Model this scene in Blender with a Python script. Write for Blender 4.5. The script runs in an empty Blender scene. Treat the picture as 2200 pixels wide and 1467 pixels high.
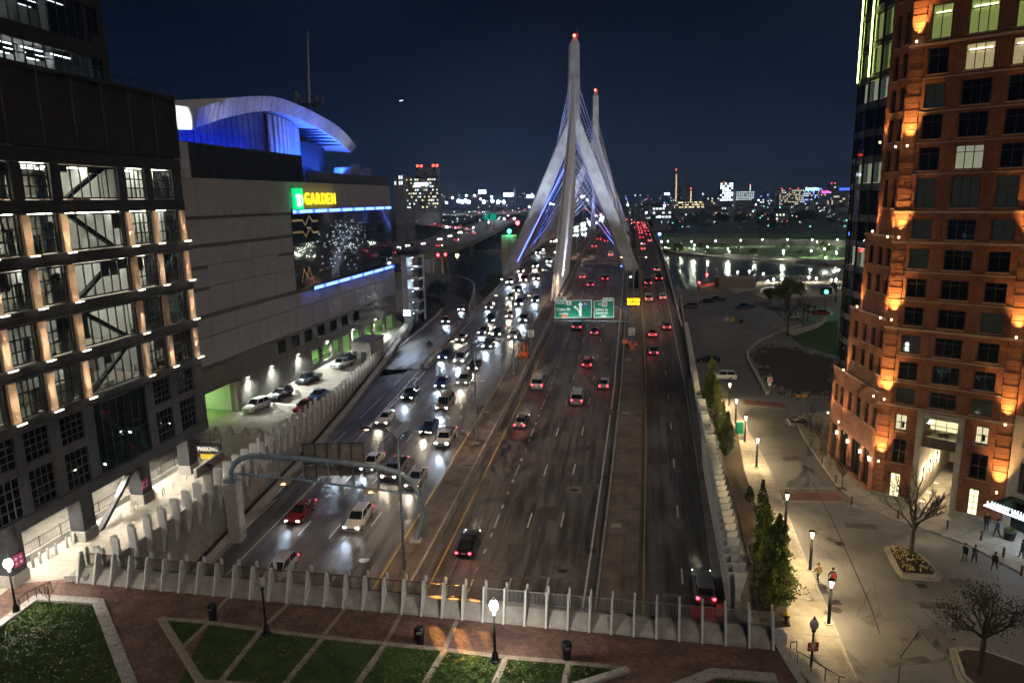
import bpy, math, random
from mathutils import Vector, Matrix
R = math.radians
rnd = random.Random(7)
sc = bpy.context.scene
COL = sc.collection

# ------------------------------------------------------------------ camera
F_PX, CX, CY, CAM_H = 1500.0, 1100.0, 733.5, 30.0
_down = Vector((140.0, 7366.5, 1500.0)).normalized()       # world down in (right, down, forward)
_up = -_down
_yw = (Vector((0, 0, 1)) - _up * _up.z).normalized()
_xw = _yw.cross(_up).normalized()
if _xw.x < 0:
    _xw = -_xw
cam = bpy.data.objects.new('camera', bpy.data.cameras.new('camera'))
COL.objects.link(cam)
cam.data.sensor_width = 36.0
cam.data.lens = 36.0 * F_PX / 2200.0
cam.data.clip_start = 0.5
cam.data.clip_end = 20000.0
_m = Matrix(((_xw.x, -_xw.y, -_xw.z), (_yw.x, -_yw.y, -_yw.z), (_up.x, -_up.y, -_up.z)))
cam.matrix_world = Matrix.Translation((0, 0, CAM_H)) @ _m.to_4x4()
sc.camera = cam

# ------------------------------------------------------------------ night sky
w = bpy.data.worlds.new('World'); sc.world = w; w.use_nodes = True
nt = w.node_tree; nt.nodes.clear()
o_ = nt.nodes.new('ShaderNodeOutputWorld'); bg = nt.nodes.new('ShaderNodeBackground')
tc = nt.nodes.new('ShaderNodeTexCoord'); sp = nt.nodes.new('ShaderNodeSeparateXYZ')
rp = nt.nodes.new('ShaderNodeValToRGB'); nz = nt.nodes.new('ShaderNodeTexNoise')
mp = nt.nodes.new('ShaderNodeMapping'); mp.inputs['Scale'].default_value = (1.6, 1.6, 4.0)
mx = nt.nodes.new('ShaderNodeMix'); mx.data_type = 'RGBA'; mx.blend_type = 'ADD'
r2 = nt.nodes.new('ShaderNodeValToRGB')
nt.links.new(tc.outputs['Generated'], sp.inputs[0]); nt.links.new(sp.outputs['Z'], rp.inputs['Fac'])
cr = rp.color_ramp
cr.elements[0].position = 0.0; cr.elements[0].color = (0.0080, 0.0190, 0.047, 1)
cr.elements[1].position = 0.62; cr.elements[1].color = (0.0003, 0.0010, 0.0036, 1)
for p, c in ((0.05, (0.0054, 0.0150, 0.040)), (0.12, (0.0020, 0.0078, 0.0235)), (0.24, (0.0007, 0.0032, 0.0115)), (0.36, (0.0003, 0.0015, 0.0056))):
    e = cr.elements.new(p); e.color = (*c, 1)
nt.links.new(tc.outputs['Generated'], mp.inputs[0]); nt.links.new(mp.outputs[0], nz.inputs['Vector'])
nz.inputs['Scale'].default_value = 2.2; nz.inputs['Detail'].default_value = 6
r2.color_ramp.elements[0].position = 0.5; r2.color_ramp.elements[0].color = (0, 0, 0, 1)
r2.color_ramp.elements[1].position = 0.85; r2.color_ramp.elements[1].color = (0.004, 0.007, 0.013, 1)
nt.links.new(nz.outputs['Fac'], r2.inputs['Fac'])
mx.inputs['Factor'].default_value = 1.0
nt.links.new(rp.outputs['Color'], mx.inputs[6]); nt.links.new(r2.outputs['Color'], mx.inputs[7])
nt.links.new(mx.outputs[2], bg.inputs['Color']); bg.inputs['Strength'].default_value = 0.5
nt.links.new(bg.outputs[0], o_.inputs[0])
# broad warm fill added for city light behind the camera: the only sun lamp
sl = bpy.data.lights.new('fill_sun', 'SUN'); sl.energy = 0.30; sl.angle = R(14); sl.color = (1.0, 0.86, 0.72)
so = bpy.data.objects.new('fill_sun', sl); COL.objects.link(so); so.rotation_euler = Vector((-0.36, 0.72, -1.0)).to_track_quat('-Z', 'Y').to_euler()

vs = sc.view_settings
sc.display_settings.display_device = 'sRGB'
vs.view_transform = 'Standard'; vs.look = 'None'; vs.exposure = 1.0; vs.gamma = 1.0; vs.use_curve_mapping = False
cy = sc.cycles
cy.use_denoising = True
try:
    cy.denoiser = 'OPENIMAGEDENOISE'; cy.denoising_input_passes = 'RGB_ALBEDO_NORMAL'; cy.denoising_prefilter = 'ACCURATE'
except Exception:
    pass
cy.use_light_tree = True
cy.use_adaptive_sampling = True; cy.adaptive_threshold = 0.08; cy.adaptive_min_samples = 24
cy.max_bounces = 4; cy.diffuse_bounces = 1; cy.glossy_bounces = 2; cy.transmission_bounces = 2; cy.transparent_max_bounces = 8; cy.volume_bounces = 0
cy.sample_clamp_indirect = 4.0
cy.caustics_reflective = False; cy.caustics_refractive = False

# ------------------------------------------------------------------ geometry helpers
def raydir(x, y):
    v = Vector((x - CX, y - CY, F_PX))
    return Vector((_xw.dot(v), _yw.dot(v), _up.dot(v)))
def G(x, y, z=0.0):
    """world point of height z seen at that place of the photograph"""
    r = raydir(x, y); t = (z - CAM_H) / r.z
    return Vector((r.x * t, r.y * t, z))
def A(x, y, Y):
    r = raydir(x, y); t = Y / r.y
    return Vector((r.x * t, Y, CAM_H + r.z * t))
def lerp_tab(t, tab):
    if t <= tab[0][0]: return tab[0][1]
    for (a, va), (b, vb) in zip(tab, tab[1:]):
        if t <= b: return va + (vb - va) * (t - a) / (b - a)
    return tab[-1][1]
PROF = [(30, -7.3), (63, -5.75), (92.5, -3.4), (142.8, 0.2), (215, 5.4), (240, 7.0), (265, 8.4), (300, 9.6), (345, 10.3), (420, 10.5), (3000, 10.5)]
SHIFT = [(30, -2.0), (57, -1.3), (85, -0.6), (115, 0.0), (200, 0.3)]
def zr(Y): return lerp_tab(Y, PROF)
def hx(Y, u): return 0.172 * Y + lerp_tab(Y, SHIFT) + u
def H(Y, u, dz=0.0): return Vector((hx(Y, u), Y, zr(Y) + dz))
HANG = -math.atan(0.172)                                      # heading of the highway (rotation about z)
def road_at(x, y):
    r = raydir(x, y); Y = 40.0
    while Y < 1200:
        if CAM_H + r.z / r.y * Y - zr(Y) < 0: break
        Y += 0.1
    X = r.x / r.y * Y
    return Y, X - 0.172 * Y - lerp_tab(Y, SHIFT)

class MB:
    def __init__(s): s.v = []; s.f = []
    def add(s, vs_, fs):
        b = len(s.v); s.v += [tuple(p) for p in vs_]; s.f += [tuple(i + b for i in f) for f in fs]; return s
    def box(s, x0, x1, y0, y1, z0, z1):
        return s.add([(x0, y0, z0), (x1, y0, z0), (x1, y1, z0), (x0, y1, z0), (x0, y0, z1), (x1, y0, z1), (x1, y1, z1), (x0, y1, z1)],
                     [(0, 3, 2, 1), (4, 5, 6, 7), (0, 1, 5, 4), (1, 2, 6, 5), (2, 3, 7, 6), (3, 0, 4, 7)])
    def bbox(s, x0, x1, y0, y1, z0, z1, b=0.03):
        """box with chamfered vertical and top edges"""
        r0 = [(x0 + b, y0), (x1 - b, y0), (x1, y0 + b), (x1, y1 - b), (x1 - b, y1), (x0 + b, y1), (x0, y1 - b), (x0, y0 + b)]
        r1 = [(x0 + 2 * b, y0 + b), (x1 - 2 * b, y0 + b), (x1 - b, y0 + 2 * b), (x1 - b, y1 - 2 * b), (x1 - 2 * b, y1 - b), (x0 + 2 * b, y1 - b), (x0 + b, y1 - 2 * b), (x0 + b, y0 + 2 * b)]
        n = 8; V = [(x, y, z0) for x, y in r0] + [(x, y, z1 - b) for x, y in r0] + [(x, y, z1) for x, y in r1]
        Fs = [tuple(range(n - 1, -1, -1)), tuple(range(2 * n, 3 * n))]
        for k in range(2):
            for i in range(n): Fs.append((k * n + i, k * n + (i + 1) % n, (k + 1) * n + (i + 1) % n, (k + 1) * n + i))
        return s.add(V, Fs)
    def prism(s, poly, z0, z1):
        n = len(poly); V = [(p[0], p[1], z0) for p in poly] + [(p[0], p[1], z1) for p in poly]
        return s.add(V, [tuple(range(n - 1, -1, -1)), tuple(range(n, 2 * n))] + [(i, (i + 1) % n, n + (i + 1) % n, n + i) for i in range(n)])
    def extrude(s, pts, off):
        """polygon of 3-D points pushed along the vector off"""
        n = len(pts); o = Vector(off); V = [tuple(p) for p in pts] + [tuple(Vector(p) + o) for p in pts]
        return s.add(V, [tuple(range(n - 1, -1, -1)), tuple(range(n, 2 * n))] + [(i, (i + 1) % n, n + (i + 1) % n, n + i) for i in range(n)])
    def quad(s, a, b, c, d): return s.add([a, b, c, d], [(0, 1, 2, 3)])
    def tube(s, pts, rad, n=6, cap=True):
        P = [Vector(p) for p in pts]
        if not isinstance(rad, (list, tuple)): rad = [rad] * len(P)
        V = []; ref = None
        for i, p in enumerate(P):
            t = (P[min(i + 1, len(P) - 1)] - P[max(i - 1, 0)])
            t = t.normalized() if t.length > 1e-9 else Vector((0, 0, 1))
            if ref is None: ref = Vector((0, 0, 1)) if abs(t.z) < 0.9 else Vector((1, 0, 0))
            a = t.cross(ref).normalized(); b = a.cross(t).normalized(); ref = b
            for k in range(n):
                an = 2 * math.pi * k / n
                V.append(p + (a * math.cos(an) + b * math.sin(an)) * rad[i])
        m = len(P); Fs = []
        for i in range(m - 1):
            for k in range(n): Fs.append((i * n + k, i * n + (k + 1) % n, (i + 1) * n + (k + 1) % n, (i + 1) * n + k))
        if cap: Fs += [tuple(range(n - 1, -1, -1)), tuple(range((m - 1) * n, m * n))]
        return s.add(V, Fs)
    def lathe(s, prof, n=12, c=(0, 0, 0)):
        V = []; Fs = []
        for r_, z in prof:
            for k in range(n):
                an = 2 * math.pi * k / n; V.append((c[0] + r_ * math.cos(an), c[1] + r_ * math.sin(an), c[2] + z))
        m = len(prof)
        for i in range(m - 1):
            for k in range(n): Fs.append((i * n + k, i * n + (k + 1) % n, (i + 1) * n + (k + 1) % n, (i + 1) * n + k))
        Fs += [tuple(range(n - 1, -1, -1)), tuple(range((m - 1) * n, m * n))]
        return s.add(V, Fs)
    def ring_loft(s, rings, cap=True):
        n = len(rings[0]); V = [p for r_ in rings for p in r_]; Fs = []
        for i in range(len(rings) - 1):
            for k in range(n): Fs.append((i * n + k, i * n + (k + 1) % n, (i + 1) * n + (k + 1) % n, (i + 1) * n + k))
        if cap: Fs += [tuple(range(n - 1, -1, -1)), tuple(range((len(rings) - 1) * n, len(rings) * n))]
        return s.add(V, Fs)
    def mesh(s, name, mat=None, smooth=False):
        me = bpy.data.meshes.new(name); me.from_pydata(s.v, [], s.f); me.update()
        if mat is not None: me.materials.append(mat)
        if smooth:
            me.polygons.foreach_set('use_smooth', [True] * len(me.polygons))
            try: me.set_sharp_from_angle(angle=R(40))
            except Exception: pass
        return me

def link(o, parent=None):
    COL.objects.link(o)
    if parent is not None: o.parent = parent
    return o
def obj(name, g, mat=None, parent=None, loc=(0, 0, 0), rz=0.0, smooth=False, scale=None):
    me = g.mesh(name, mat, smooth) if isinstance(g, MB) else g
    o = link(bpy.data.objects.new(name, me), parent); o.location = loc; o.rotation_euler = (0, 0, rz)
    if scale is not None: o.scale = scale
    return o
def setmat(o, mat):
    o.material_slots[0].link = 'OBJECT'; o.material_slots[0].material = mat; return o
def tag(o, label, cat, group=None, kind=None):
    o['label'] = label; o['category'] = cat
    if group: o['group'] = group
    if kind: o['kind'] = kind
    return o
def thing(name, label, cat, loc=(0, 0, 0), rz=0.0, group=None, scale=None):
    o = link(bpy.data.objects.new(name, None)); o.empty_display_size = 0.3
    o.location = loc; o.rotation_euler = (0, 0, rz)
    if scale: o.scale = scale
    return tag(o, label, cat, group)
def structure(name, g, mat, label=None):
    o = obj(name, g, mat); o['kind'] = 'structure'
    if label: o['label'] = label
    return o
def stuff(o): o['kind'] = 'stuff'; return o
def copy_tree(o, parent=None):
    c = o.copy(); COL.objects.link(c); c.parent = parent
    for ch in o.children: copy_tree(ch, c)
    return c
def lamp(kind, loc, energy, color, parent=None, size=0.1, spot=None, blend=0.5, aim=None, name='lamp_light', sy=None):
    l = bpy.data.lights.new(name, kind); l.energy = energy; l.color = color
    if kind == 'AREA':
        l.size = size
        if sy: l.shape = 'RECTANGLE'; l.size_y = sy
    else: l.shadow_soft_size = size
    if kind == 'SPOT': l.spot_size = R(spot or 90); l.spot_blend = blend
    o = link(bpy.data.objects.new(name, l), parent); o.location = loc
    if aim is not None: o.rotation_euler = Vector(aim).to_track_quat('-Z', 'Y').to_euler()
    return o

# ------------------------------------------------------------------ materials
MATS = {}
def _nodes(name):
    m = bpy.data.materials.new(name); m.use_nodes = True; MATS[name] = m
    t = m.node_tree; b = t.nodes['Principled BSDF']; return m, t, b
def noise_col(t, c0, c1, scale, detail=5, lo=0.35, hi=0.65, coord='Object', stretch=None, rough=0.6):
    tc = t.nodes.new('ShaderNodeTexCoord'); n = t.nodes.new('ShaderNodeTexNoise'); r = t.nodes.new('ShaderNodeValToRGB')
    n.inputs['Scale'].default_value = scale; n.inputs['Detail'].default_value = detail; n.inputs['Roughness'].default_value = rough
    src = tc.outputs[coord]
    if coord == 'World':
        pass
    if stretch:
        mp = t.nodes.new('ShaderNodeMapping'); mp.inputs['Scale'].default_value = stretch; t.links.new(src, mp.inputs[0]); src = mp.outputs[0]
    t.links.new(src, n.inputs['Vector']); t.links.new(n.outputs['Fac'], r.inputs['Fac'])
    r.color_ramp.elements[0].position = lo; r.color_ramp.elements[0].color = (*c0, 1)
    r.color_ramp.elements[1].position = hi; r.color_ramp.elements[1].color = (*c1, 1)
    return r.outputs['Color'], n.outputs['Fac'], src
def mixc(t, a, b, fac, mode='MIX'):
    m = t.nodes.new('ShaderNodeMix'); m.data_type = 'RGBA'; m.blend_type = mode
    if isinstance(fac, float): m.inputs[0].default_value = fac
    else: t.links.new(fac, m.inputs[0])
    for s, i in ((a, 6), (b, 7)):
        if isinstance(s, tuple): m.inputs[i].default_value = (*s, 1)
        else: t.links.new(s, m.inputs[i])
    return m.outputs[2]
def bump(t, b, h, strength=0.3, dist=0.02):
    n = t.nodes.new('ShaderNodeBump'); n.inputs['Strength'].default_value = strength; n.inputs['Distance'].default_value = dist
    t.links.new(h, n.inputs['Height']); t.links.new(n.outputs[0], b.inputs['Normal'])
def plain(name, col, rough=0.6, metal=0.0, var=0.25, scale=1.5, spec=0.5, stain=True):
    """a colour broken up by broad stains and fine grain"""
    m, t, b = _nodes(name)
    lo = tuple(c * (1 - var) for c in col); hi = tuple(min(1, c * (1 + var * 0.7)) for c in col)
    c1, f1, src = noise_col(t, lo, hi, scale)
    if stain:
        c2, f2, _ = noise_col(t, (0.72, 0.70, 0.68), (1, 1, 1), scale * 0.35, 6, 0.3, 0.6, stretch=(1, 1, 0.35))
        c1 = mixc(t, c1, c2, 1.0, 'MULTIPLY')
    t.links.new(c1, b.inputs['Base Color'])
    b.inputs['Roughness'].default_value = rough; b.inputs['Metallic'].default_value = metal
    b.inputs['Specular IOR Level'].default_value = spec
    n = t.nodes.new('ShaderNodeTexNoise'); n.inputs['Scale'].default_value = scale * 30; t.links.new(src, n.inputs['Vector'])
    bump(t, b, n.outputs['Fac'], 0.12, 0.01)
    return m
def emit(name, col, strength):
    m, t, b = _nodes(name)
    b.inputs['Base Color'].default_value = (*[min(1, c) for c in col], 1)
    b.inputs['Emission Color'].default_value = (*col, 1); b.inputs['Emission Strength'].default_value = strength
    b.inputs['Roughness'].default_value = 0.4
    return m
def glass(name, tint=(0.8, 0.85, 0.85), clear=0.75, rough=0.03):
    """thin window glass: mostly see-through, with a mirror share that grows at a slant"""
    m, t, b = _nodes(name); t.nodes.remove(b)
    out = t.nodes['Material Output']
    tr = t.nodes.new('ShaderNodeBsdfTransparent'); tr.inputs[0].default_value = (*[c * clear for c in tint], 1)
    gl = t.nodes.new('ShaderNodeBsdfGlossy'); gl.inputs['Roughness'].default_value = rough; gl.inputs[0].default_value = (0.9, 0.95, 1, 1)
    lw = t.nodes.new('ShaderNodeLayerWeight'); lw.inputs['Blend'].default_value = 0.5      # same from both sides of the thin pane
    pw = t.nodes.new('ShaderNodeMath'); pw.operation = 'POWER'; pw.inputs[1].default_value = 4.0; t.links.new(lw.outputs['Facing'], pw.inputs[0])
    fr = t.nodes.new('ShaderNodeMath'); fr.operation = 'MULTIPLY_ADD'; fr.inputs[1].default_value = 0.45; fr.inputs[2].default_value = 0.04; t.links.new(pw.outputs[0], fr.inputs[0])
    nz = t.nodes.new('ShaderNodeTexNoise'); nz.inputs['Scale'].default_value = 1.1; bp = t.nodes.new('ShaderNodeBump'); bp.inputs['Strength'].default_value = 0.05
    tc = t.nodes.new('ShaderNodeTexCoord'); t.links.new(tc.outputs['Object'], nz.inputs['Vector']); t.links.new(nz.outputs['Fac'], bp.inputs['Height']); t.links.new(bp.outputs[0], gl.inputs['Normal'])
    mx = t.nodes.new('ShaderNodeMixShader'); t.links.new(fr.outputs[0], mx.inputs[0]); t.links.new(tr.outputs[0], mx.inputs[1]); t.links.new(gl.outputs[0], mx.inputs[2])
    t.links.new(mx.outputs[0], out.inputs[0])
    return m
def brickmat(name, c1, c2, mortar, scale=1.0, bw=0.22, bh=0.075, rough=0.85, coord='Object', rot=None, var=0.4):
    m, t, b = _nodes(name)
    tc = t.nodes.new('ShaderNodeTexCoord'); mp = t.nodes.new('ShaderNodeMapping'); br = t.nodes.new('ShaderNodeTexBrick')
    t.links.new(tc.outputs[coord], mp.inputs[0])
    if rot: mp.inputs['Rotation'].default_value = rot
    t.links.new(mp.outputs[0], br.inputs['Vector'])
    br.inputs['Color1'].default_value = (*c1, 1); br.inputs['Color2'].default_value = (*c2, 1); br.inputs['Mortar'].default_value = (*mortar, 1)
    br.inputs['Scale'].default_value = scale; br.inputs['Brick Width'].default_value = bw; br.inputs['Row Height'].default_value = bh
    br.inputs['Mortar Size'].default_value = 0.008; br.inputs['Bias'].default_value = -0.1
    c, f, _ = noise_col(t, (1 - var,) * 3, (1, 1, 1), 0.45, 6, 0.3, 0.62)
    cc = mixc(t, br.outputs['Color'], c, 1.0, 'MULTIPLY')
    t.links.new(cc, b.inputs['Base Color']); b.inputs['Roughness'].default_value = rough
    bump(t, b, br.outputs['Fac'], -0.4, 0.01)
    return m

def asphalt(name, col=0.05, tracks=True):
    m, t, b = _nodes(name)
    c1, f1, src = noise_col(t, (col * 0.72, col * 0.70, col * 0.70), (col * 1.3, col * 1.3, col * 1.32), 0.22, 8, 0.32, 0.68)
    n2 = t.nodes.new('ShaderNodeTexNoise'); n2.inputs['Scale'].default_value = 14; n2.inputs['Detail'].default_value = 4; t.links.new(src, n2.inputs['Vector'])
    r = t.nodes.new('ShaderNodeValToRGB'); r.color_ramp.elements[0].color = (0.75, 0.75, 0.75, 1); r.color_ramp.elements[0].position = 0.3; r.color_ramp.elements[1].color = (1.15, 1.15, 1.15, 1); r.color_ramp.elements[1].position = 0.7
    t.links.new(n2.outputs['Fac'], r.inputs['Fac'])
    c = mixc(t, c1, r.outputs['Color'], 1.0, 'MULTIPLY')
    if tracks:   # oil and tyre polish running along the lanes
        c3, f3, _ = noise_col(t, (0.42, 0.41, 0.41), (1.15, 1.13, 1.1), 1.0, 3, 0.38, 0.6, stretch=(0.9, 0.012, 1))
        # lane direction is turned by the heading of the road
        for nd in t.nodes:
            if nd.bl_idname == 'ShaderNodeMapping':
                nd.vector_type = 'TEXTURE'; nd.inputs['Rotation'].default_value = (0, 0, HANG); nd.inputs['Scale'].default_value = (1.1, 80.0, 1)
        c = mixc(t, c, c3, 1.0, 'MULTIPLY')
    t.links.new(c, b.inputs['Base Color'])
    rr = t.nodes.new('ShaderNodeMapRange'); rr.inputs['To Min'].default_value = 0.42; rr.inputs['To Max'].default_value = 0.70
    t.links.new(f1, rr.inputs['Value']); t.links.new(rr.outputs[0], b.inputs['Roughness'])
    bump(t, b, n2.outputs['Fac'], 0.25, 0.006)
    return m
M = {}
M['asphalt'] = asphalt('asphalt', 0.115)
M['street'] = asphalt('street_asphalt', 0.17, tracks=False)
M['lot'] = asphalt('lot_asphalt', 0.15, tracks=False)
M['concrete'] = plain('concrete', (0.36, 0.34, 0.31), 0.85, var=0.18)
M['concrete_d'] = plain('weathered_concrete', (0.20, 0.18, 0.16), 0.9, var=0.3, scale=0.8)
M['deckplat'] = plain('median_concrete', (0.17, 0.14, 0.12), 0.9, var=0.3, scale=0.6)
M['side'] = plain('pavement_concrete', (0.38, 0.35, 0.30), 0.9, var=0.16)
M['fin'] = plain('fin_concrete', (0.62, 0.63, 0.62), 0.75, var=0.1)
M['granite'] = plain('granite', (0.40, 0.38, 0.36), 0.7, var=0.3, scale=9)
M['granite_b'] = plain('granite_warm', (0.30, 0.25, 0.20), 0.8, var=0.3, scale=6)
M['paint_w'] = plain('worn_white_paint', (0.62, 0.62, 0.60), 0.6, var=0.3, scale=7)
M['paint_y'] = plain('worn_yellow_paint', (0.55, 0.36, 0.06), 0.6, var=0.3, scale=6)
M['joint'] = plain('expansion_joint', (0.17, 0.15, 0.14), 0.8, var=0.3, scale=4)
M['seam'] = plain('tar_seam', (0.02, 0.02, 0.02), 0.7)
M['bronze'] = plain('bronze_rail', (0.14, 0.10, 0.07), 0.5, 0.5, stain=False)
M['galv'] = plain('galvanised_steel', (0.42, 0.44, 0.45), 0.45, 0.6, stain=False)
M['bluesteel'] = plain('blue_grey_steel', (0.17, 0.24, 0.31), 0.5, 0.2)
M['dsteel'] = plain('dark_steel', (0.042, 0.042, 0.046), 0.5, 0.3)
M['dsteel2'] = plain('charcoal_panel', (0.05, 0.05, 0.055), 0.55, 0.2)
M['black'] = plain('black_metal', (0.012, 0.012, 0.013), 0.45, 0.3, stain=False)
M['parkgrass'] = plain('park_grass', (0.06, 0.14, 0.02), 0.9, var=0.35, scale=0.08)
M['tarp'] = plain('grey_tarp', (0.45, 0.46, 0.48), 0.4, var=0.1)
M['green_lit'] = emit('lit_green_panel', (0.0, 0.30, 0.20), 0.5)
M['yellow_lit'] = plain('yellow_reflective', (0.85, 0.5, 0.02), 0.4)
M['rubber'] = plain('rubber', (0.015, 0.015, 0.015), 0.8, stain=False)
M['louver'] = plain('louver_metal', (0.09, 0.087, 0.092), 0.55, 0.2)
M['tan'] = plain('terracotta_pilaster', (0.58, 0.41, 0.28), 0.8, var=0.12)
M['white'] = plain('white_paint', (0.75, 0.75, 0.73), 0.6, var=0.06)
M['interior'] = plain('interior_plaster', (0.55, 0.52, 0.46), 0.9, var=0.1)
M['wood'] = plain('timber', (0.25, 0.15, 0.08), 0.6)
M['glass'] = glass('window_glass')
M['glass_d'] = glass('dark_glass', (0.25, 0.3, 0.32), 0.5)
M['glass_g'] = glass('green_glass', (0.55, 0.8, 0.72), 0.7)
M['glass_t'] = glass('tower_glass', (0.45, 0.5, 0.55), 0.6)
M['tower_glass'] = glass('stair_glass', (0.7, 0.85, 0.95), 0.8)
M['plaza'] = brickmat('plaza_brick', (0.13, 0.065, 0.05), (0.24, 0.125, 0.09), (0.09, 0.07, 0.06), 1.0, 0.36, 0.18, rot=(0, 0, R(36)), var=0.6)
M['brickx'] = brickmat('crossing_brick', (0.20, 0.08, 0.06), (0.26, 0.12, 0.09), (0.12, 0.09, 0.08), 1.0, 0.3, 0.15)
M['rb_brick'] = brickmat('tower_brick', (0.28, 0.09, 0.042), (0.40, 0.145, 0.068), (0.24, 0.14, 0.10), 1.0, 0.42, 0.14, rot=(R(90), 0, 0), var=0.55)
M['quoin'] = plain('quoin_brick', (0.36, 0.14, 0.065), 0.8, var=0.3, scale=5)
M['rb_trim'] = plain('cast_stone', (0.48, 0.34, 0.25), 0.8, var=0.15)
M['rb_frame'] = plain('bronze_window_frame', (0.09, 0.055, 0.04), 0.5, 0.2, stain=False)
M['limestone'] = plain('limestone', (0.50, 0.45, 0.38), 0.85, var=0.12)
M['gprecast'] = plain('precast_panel', (0.32, 0.32, 0.325), 0.9, var=0.10, scale=0.6, stain=False)
M['gprecast2'] = plain('precast_base', (0.17, 0.16, 0.14), 0.9, var=0.2, scale=3.0)
M['gstripe'] = plain('precast_stripe', (0.13, 0.125, 0.12), 0.9, var=0.2)
M['arch'] = plain('arch_cladding', (0.62, 0.62, 0.64), 0.5, 0.15, var=0.12, scale=0.8)
M['navy'] = plain('navy_cladding', (0.045, 0.06, 0.085), 0.6, 0.1)
M['soil'] = plain('mulch', (0.06, 0.042, 0.03), 0.95, var=0.4, scale=6)
M['rock'] = plain('riprap', (0.16, 0.14, 0.11), 0.95, var=0.4, scale=2)
M['bark'] = plain('bark', (0.07, 0.055, 0.045), 0.95, var=0.3, scale=8)
M['far'] = plain('dim_ground', (0.035, 0.037, 0.036), 0.95, var=0.5, scale=0.02)
M['blue_h'] = plain('blue_housing', (0.02, 0.04, 0.25), 0.5)
M['arch_navy'] = plain('gable_cladding', (0.10, 0.12, 0.20), 0.6)
M['far_wall'] = plain('far_wall', (0.16, 0.16, 0.17), 0.9, var=0.3, scale=0.2)
M['orange'] = plain('orange_plastic', (0.75, 0.16, 0.03), 0.5)
M['yellowp'] = plain('yellow_paint', (0.75, 0.5, 0.04), 0.5)
M['redp'] = plain('red_paint', (0.5, 0.03, 0.03), 0.5)
M['green_sign'] = plain('sign_green', (0.0, 0.21, 0.13), 0.5, var=0.05, stain=False)
M['sign_white'] = plain('sign_white', (0.8, 0.8, 0.8), 0.5, var=0.03, stain=False)
M['magenta'] = plain('sign_magenta', (0.55, 0.05, 0.20), 0.5, var=0.05, stain=False)

def leafmat(name, a, b_, scale=1.2):
    m, t, b = _nodes(name)
    c, f, _ = noise_col(t, a, b_, scale, 4, 0.35, 0.65); t.links.new(c, b.inputs['Base Color']); b.inputs['Roughness'].default_value = 0.75
    b.inputs['Specular IOR Level'].default_value = 0.15
    return m
M['leaf'] = leafmat('evergreen_leaf', (0.07, 0.10, 0.02), (0.19, 0.24, 0.05), 2.0)
M['leaf_y'] = leafmat('spring_leaf', (0.06, 0.075, 0.02), (0.14, 0.15, 0.045))
M['leaf_b'] = leafmat('bud_leaf', (0.05, 0.045, 0.02), (0.10, 0.085, 0.04))
M['leaf_d'] = leafmat('dark_leaf', (0.025, 0.035, 0.015), (0.07, 0.085, 0.035), 0.5)
M['blade'] = leafmat('grass_blade', (0.035, 0.075, 0.014), (0.085, 0.15, 0.03), 0.6)
M['lawn'] = leafmat('lawn_soil', (0.030, 0.055, 0.014), (0.07, 0.10, 0.028), 0.9)
M['deadleaf'] = leafmat('fallen_leaf', (0.16, 0.10, 0.05), (0.30, 0.22, 0.12), 3)

# lamp colours
E_ = {}
E_['globe'] = emit('lamp_globe', (1.0, 0.96, 0.86), 14)
E_['warm'] = emit('warm_lens', (1.0, 0.72, 0.38), 4)
E_['soffit'] = emit('soffit_lens', (1.0, 0.93, 0.78), 30)
E_['bar'] = emit('uplight_bar', (1.0, 0.84, 0.60), 4)
E_['office'] = emit('office_strip', (1.0, 0.95, 0.84), 7)
E_['head'] = emit('headlamp_lens', (0.92, 0.97, 1.0), 120)
E_['headfar'] = emit('far_headlamp_lens', (0.92, 0.97, 1.0), 1100)
E_['headw'] = emit('warm_headlamp_lens', (1.0, 0.84, 0.58), 120)
E_['headdim'] = emit('side_headlamp_lens', (0.92, 0.97, 1.0), 8)
E_['tail'] = emit('tail_lamp_lens', (1.0, 0.02, 0.035), 14)
E_['red'] = emit('red_beacon', (1.0, 0.02, 0.01), 60)
E_['redsig'] = emit('red_signal', (1.0, 0.02, 0.03), 20)
E_['greensig'] = emit('green_signal', (0.02, 1.0, 0.35), 20)
E_['blueline'] = emit('blue_line', (0.10, 0.16, 1.0), 4)
E_['blue'] = emit('blue_strip', (0.03, 0.08, 1.0), 2.5)
E_['bluew'] = emit('blue_white_strip', (0.10, 0.20, 1.0), 3.0)
E_['tdgreen'] = emit('sign_green_light', (0.0, 0.62, 0.16), 0.65)
E_['signw'] = emit('sign_white_light', (0.80, 1.0, 0.92), 0.8)
E_['yellow'] = emit('sign_yellow_light', (1.0, 0.80, 0.02), 0.75)
E_['yellowrim'] = emit('sign_amber_rim', (0.55, 0.38, 0.0), 0.5)
E_['sodlens'] = emit('luminaire_lens', (1.0, 0.62, 0.30), 20)
E_['amber'] = emit('amber_led', (1.0, 0.42, 0.01), 4)
E_['flood'] = emit('flood_lens', (0.82, 0.94, 1.0), 40)
E_['lime'] = emit('blind_lime', (0.72, 0.76, 0.22), 0.36)
E_['cream'] = emit('blind_cream', (1.0, 0.74, 0.38), 0.5)
E_['creamb'] = emit('bright_room', (1.0, 0.80, 0.48), 1.2)
E_['pale'] = emit('blind_pale', (0.78, 0.74, 0.50), 0.45)
E_['greyb'] = emit('dim_blind', (0.19, 0.19, 0.14), 0.07)
E_['cool'] = emit('cool_window', (0.80, 0.93, 1.0), 0.75)
E_['coolb'] = emit('cool_bright', (0.80, 0.92, 1.0), 3)
E_['warmw'] = emit('warm_window', (1.0, 0.78, 0.45), 0.7)
E_['stairl'] = emit('stair_tube', (0.7, 0.88, 1.0), 4)
E_['magw'] = emit('magenta_light', (1.0, 0.05, 0.55), 4)
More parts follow.
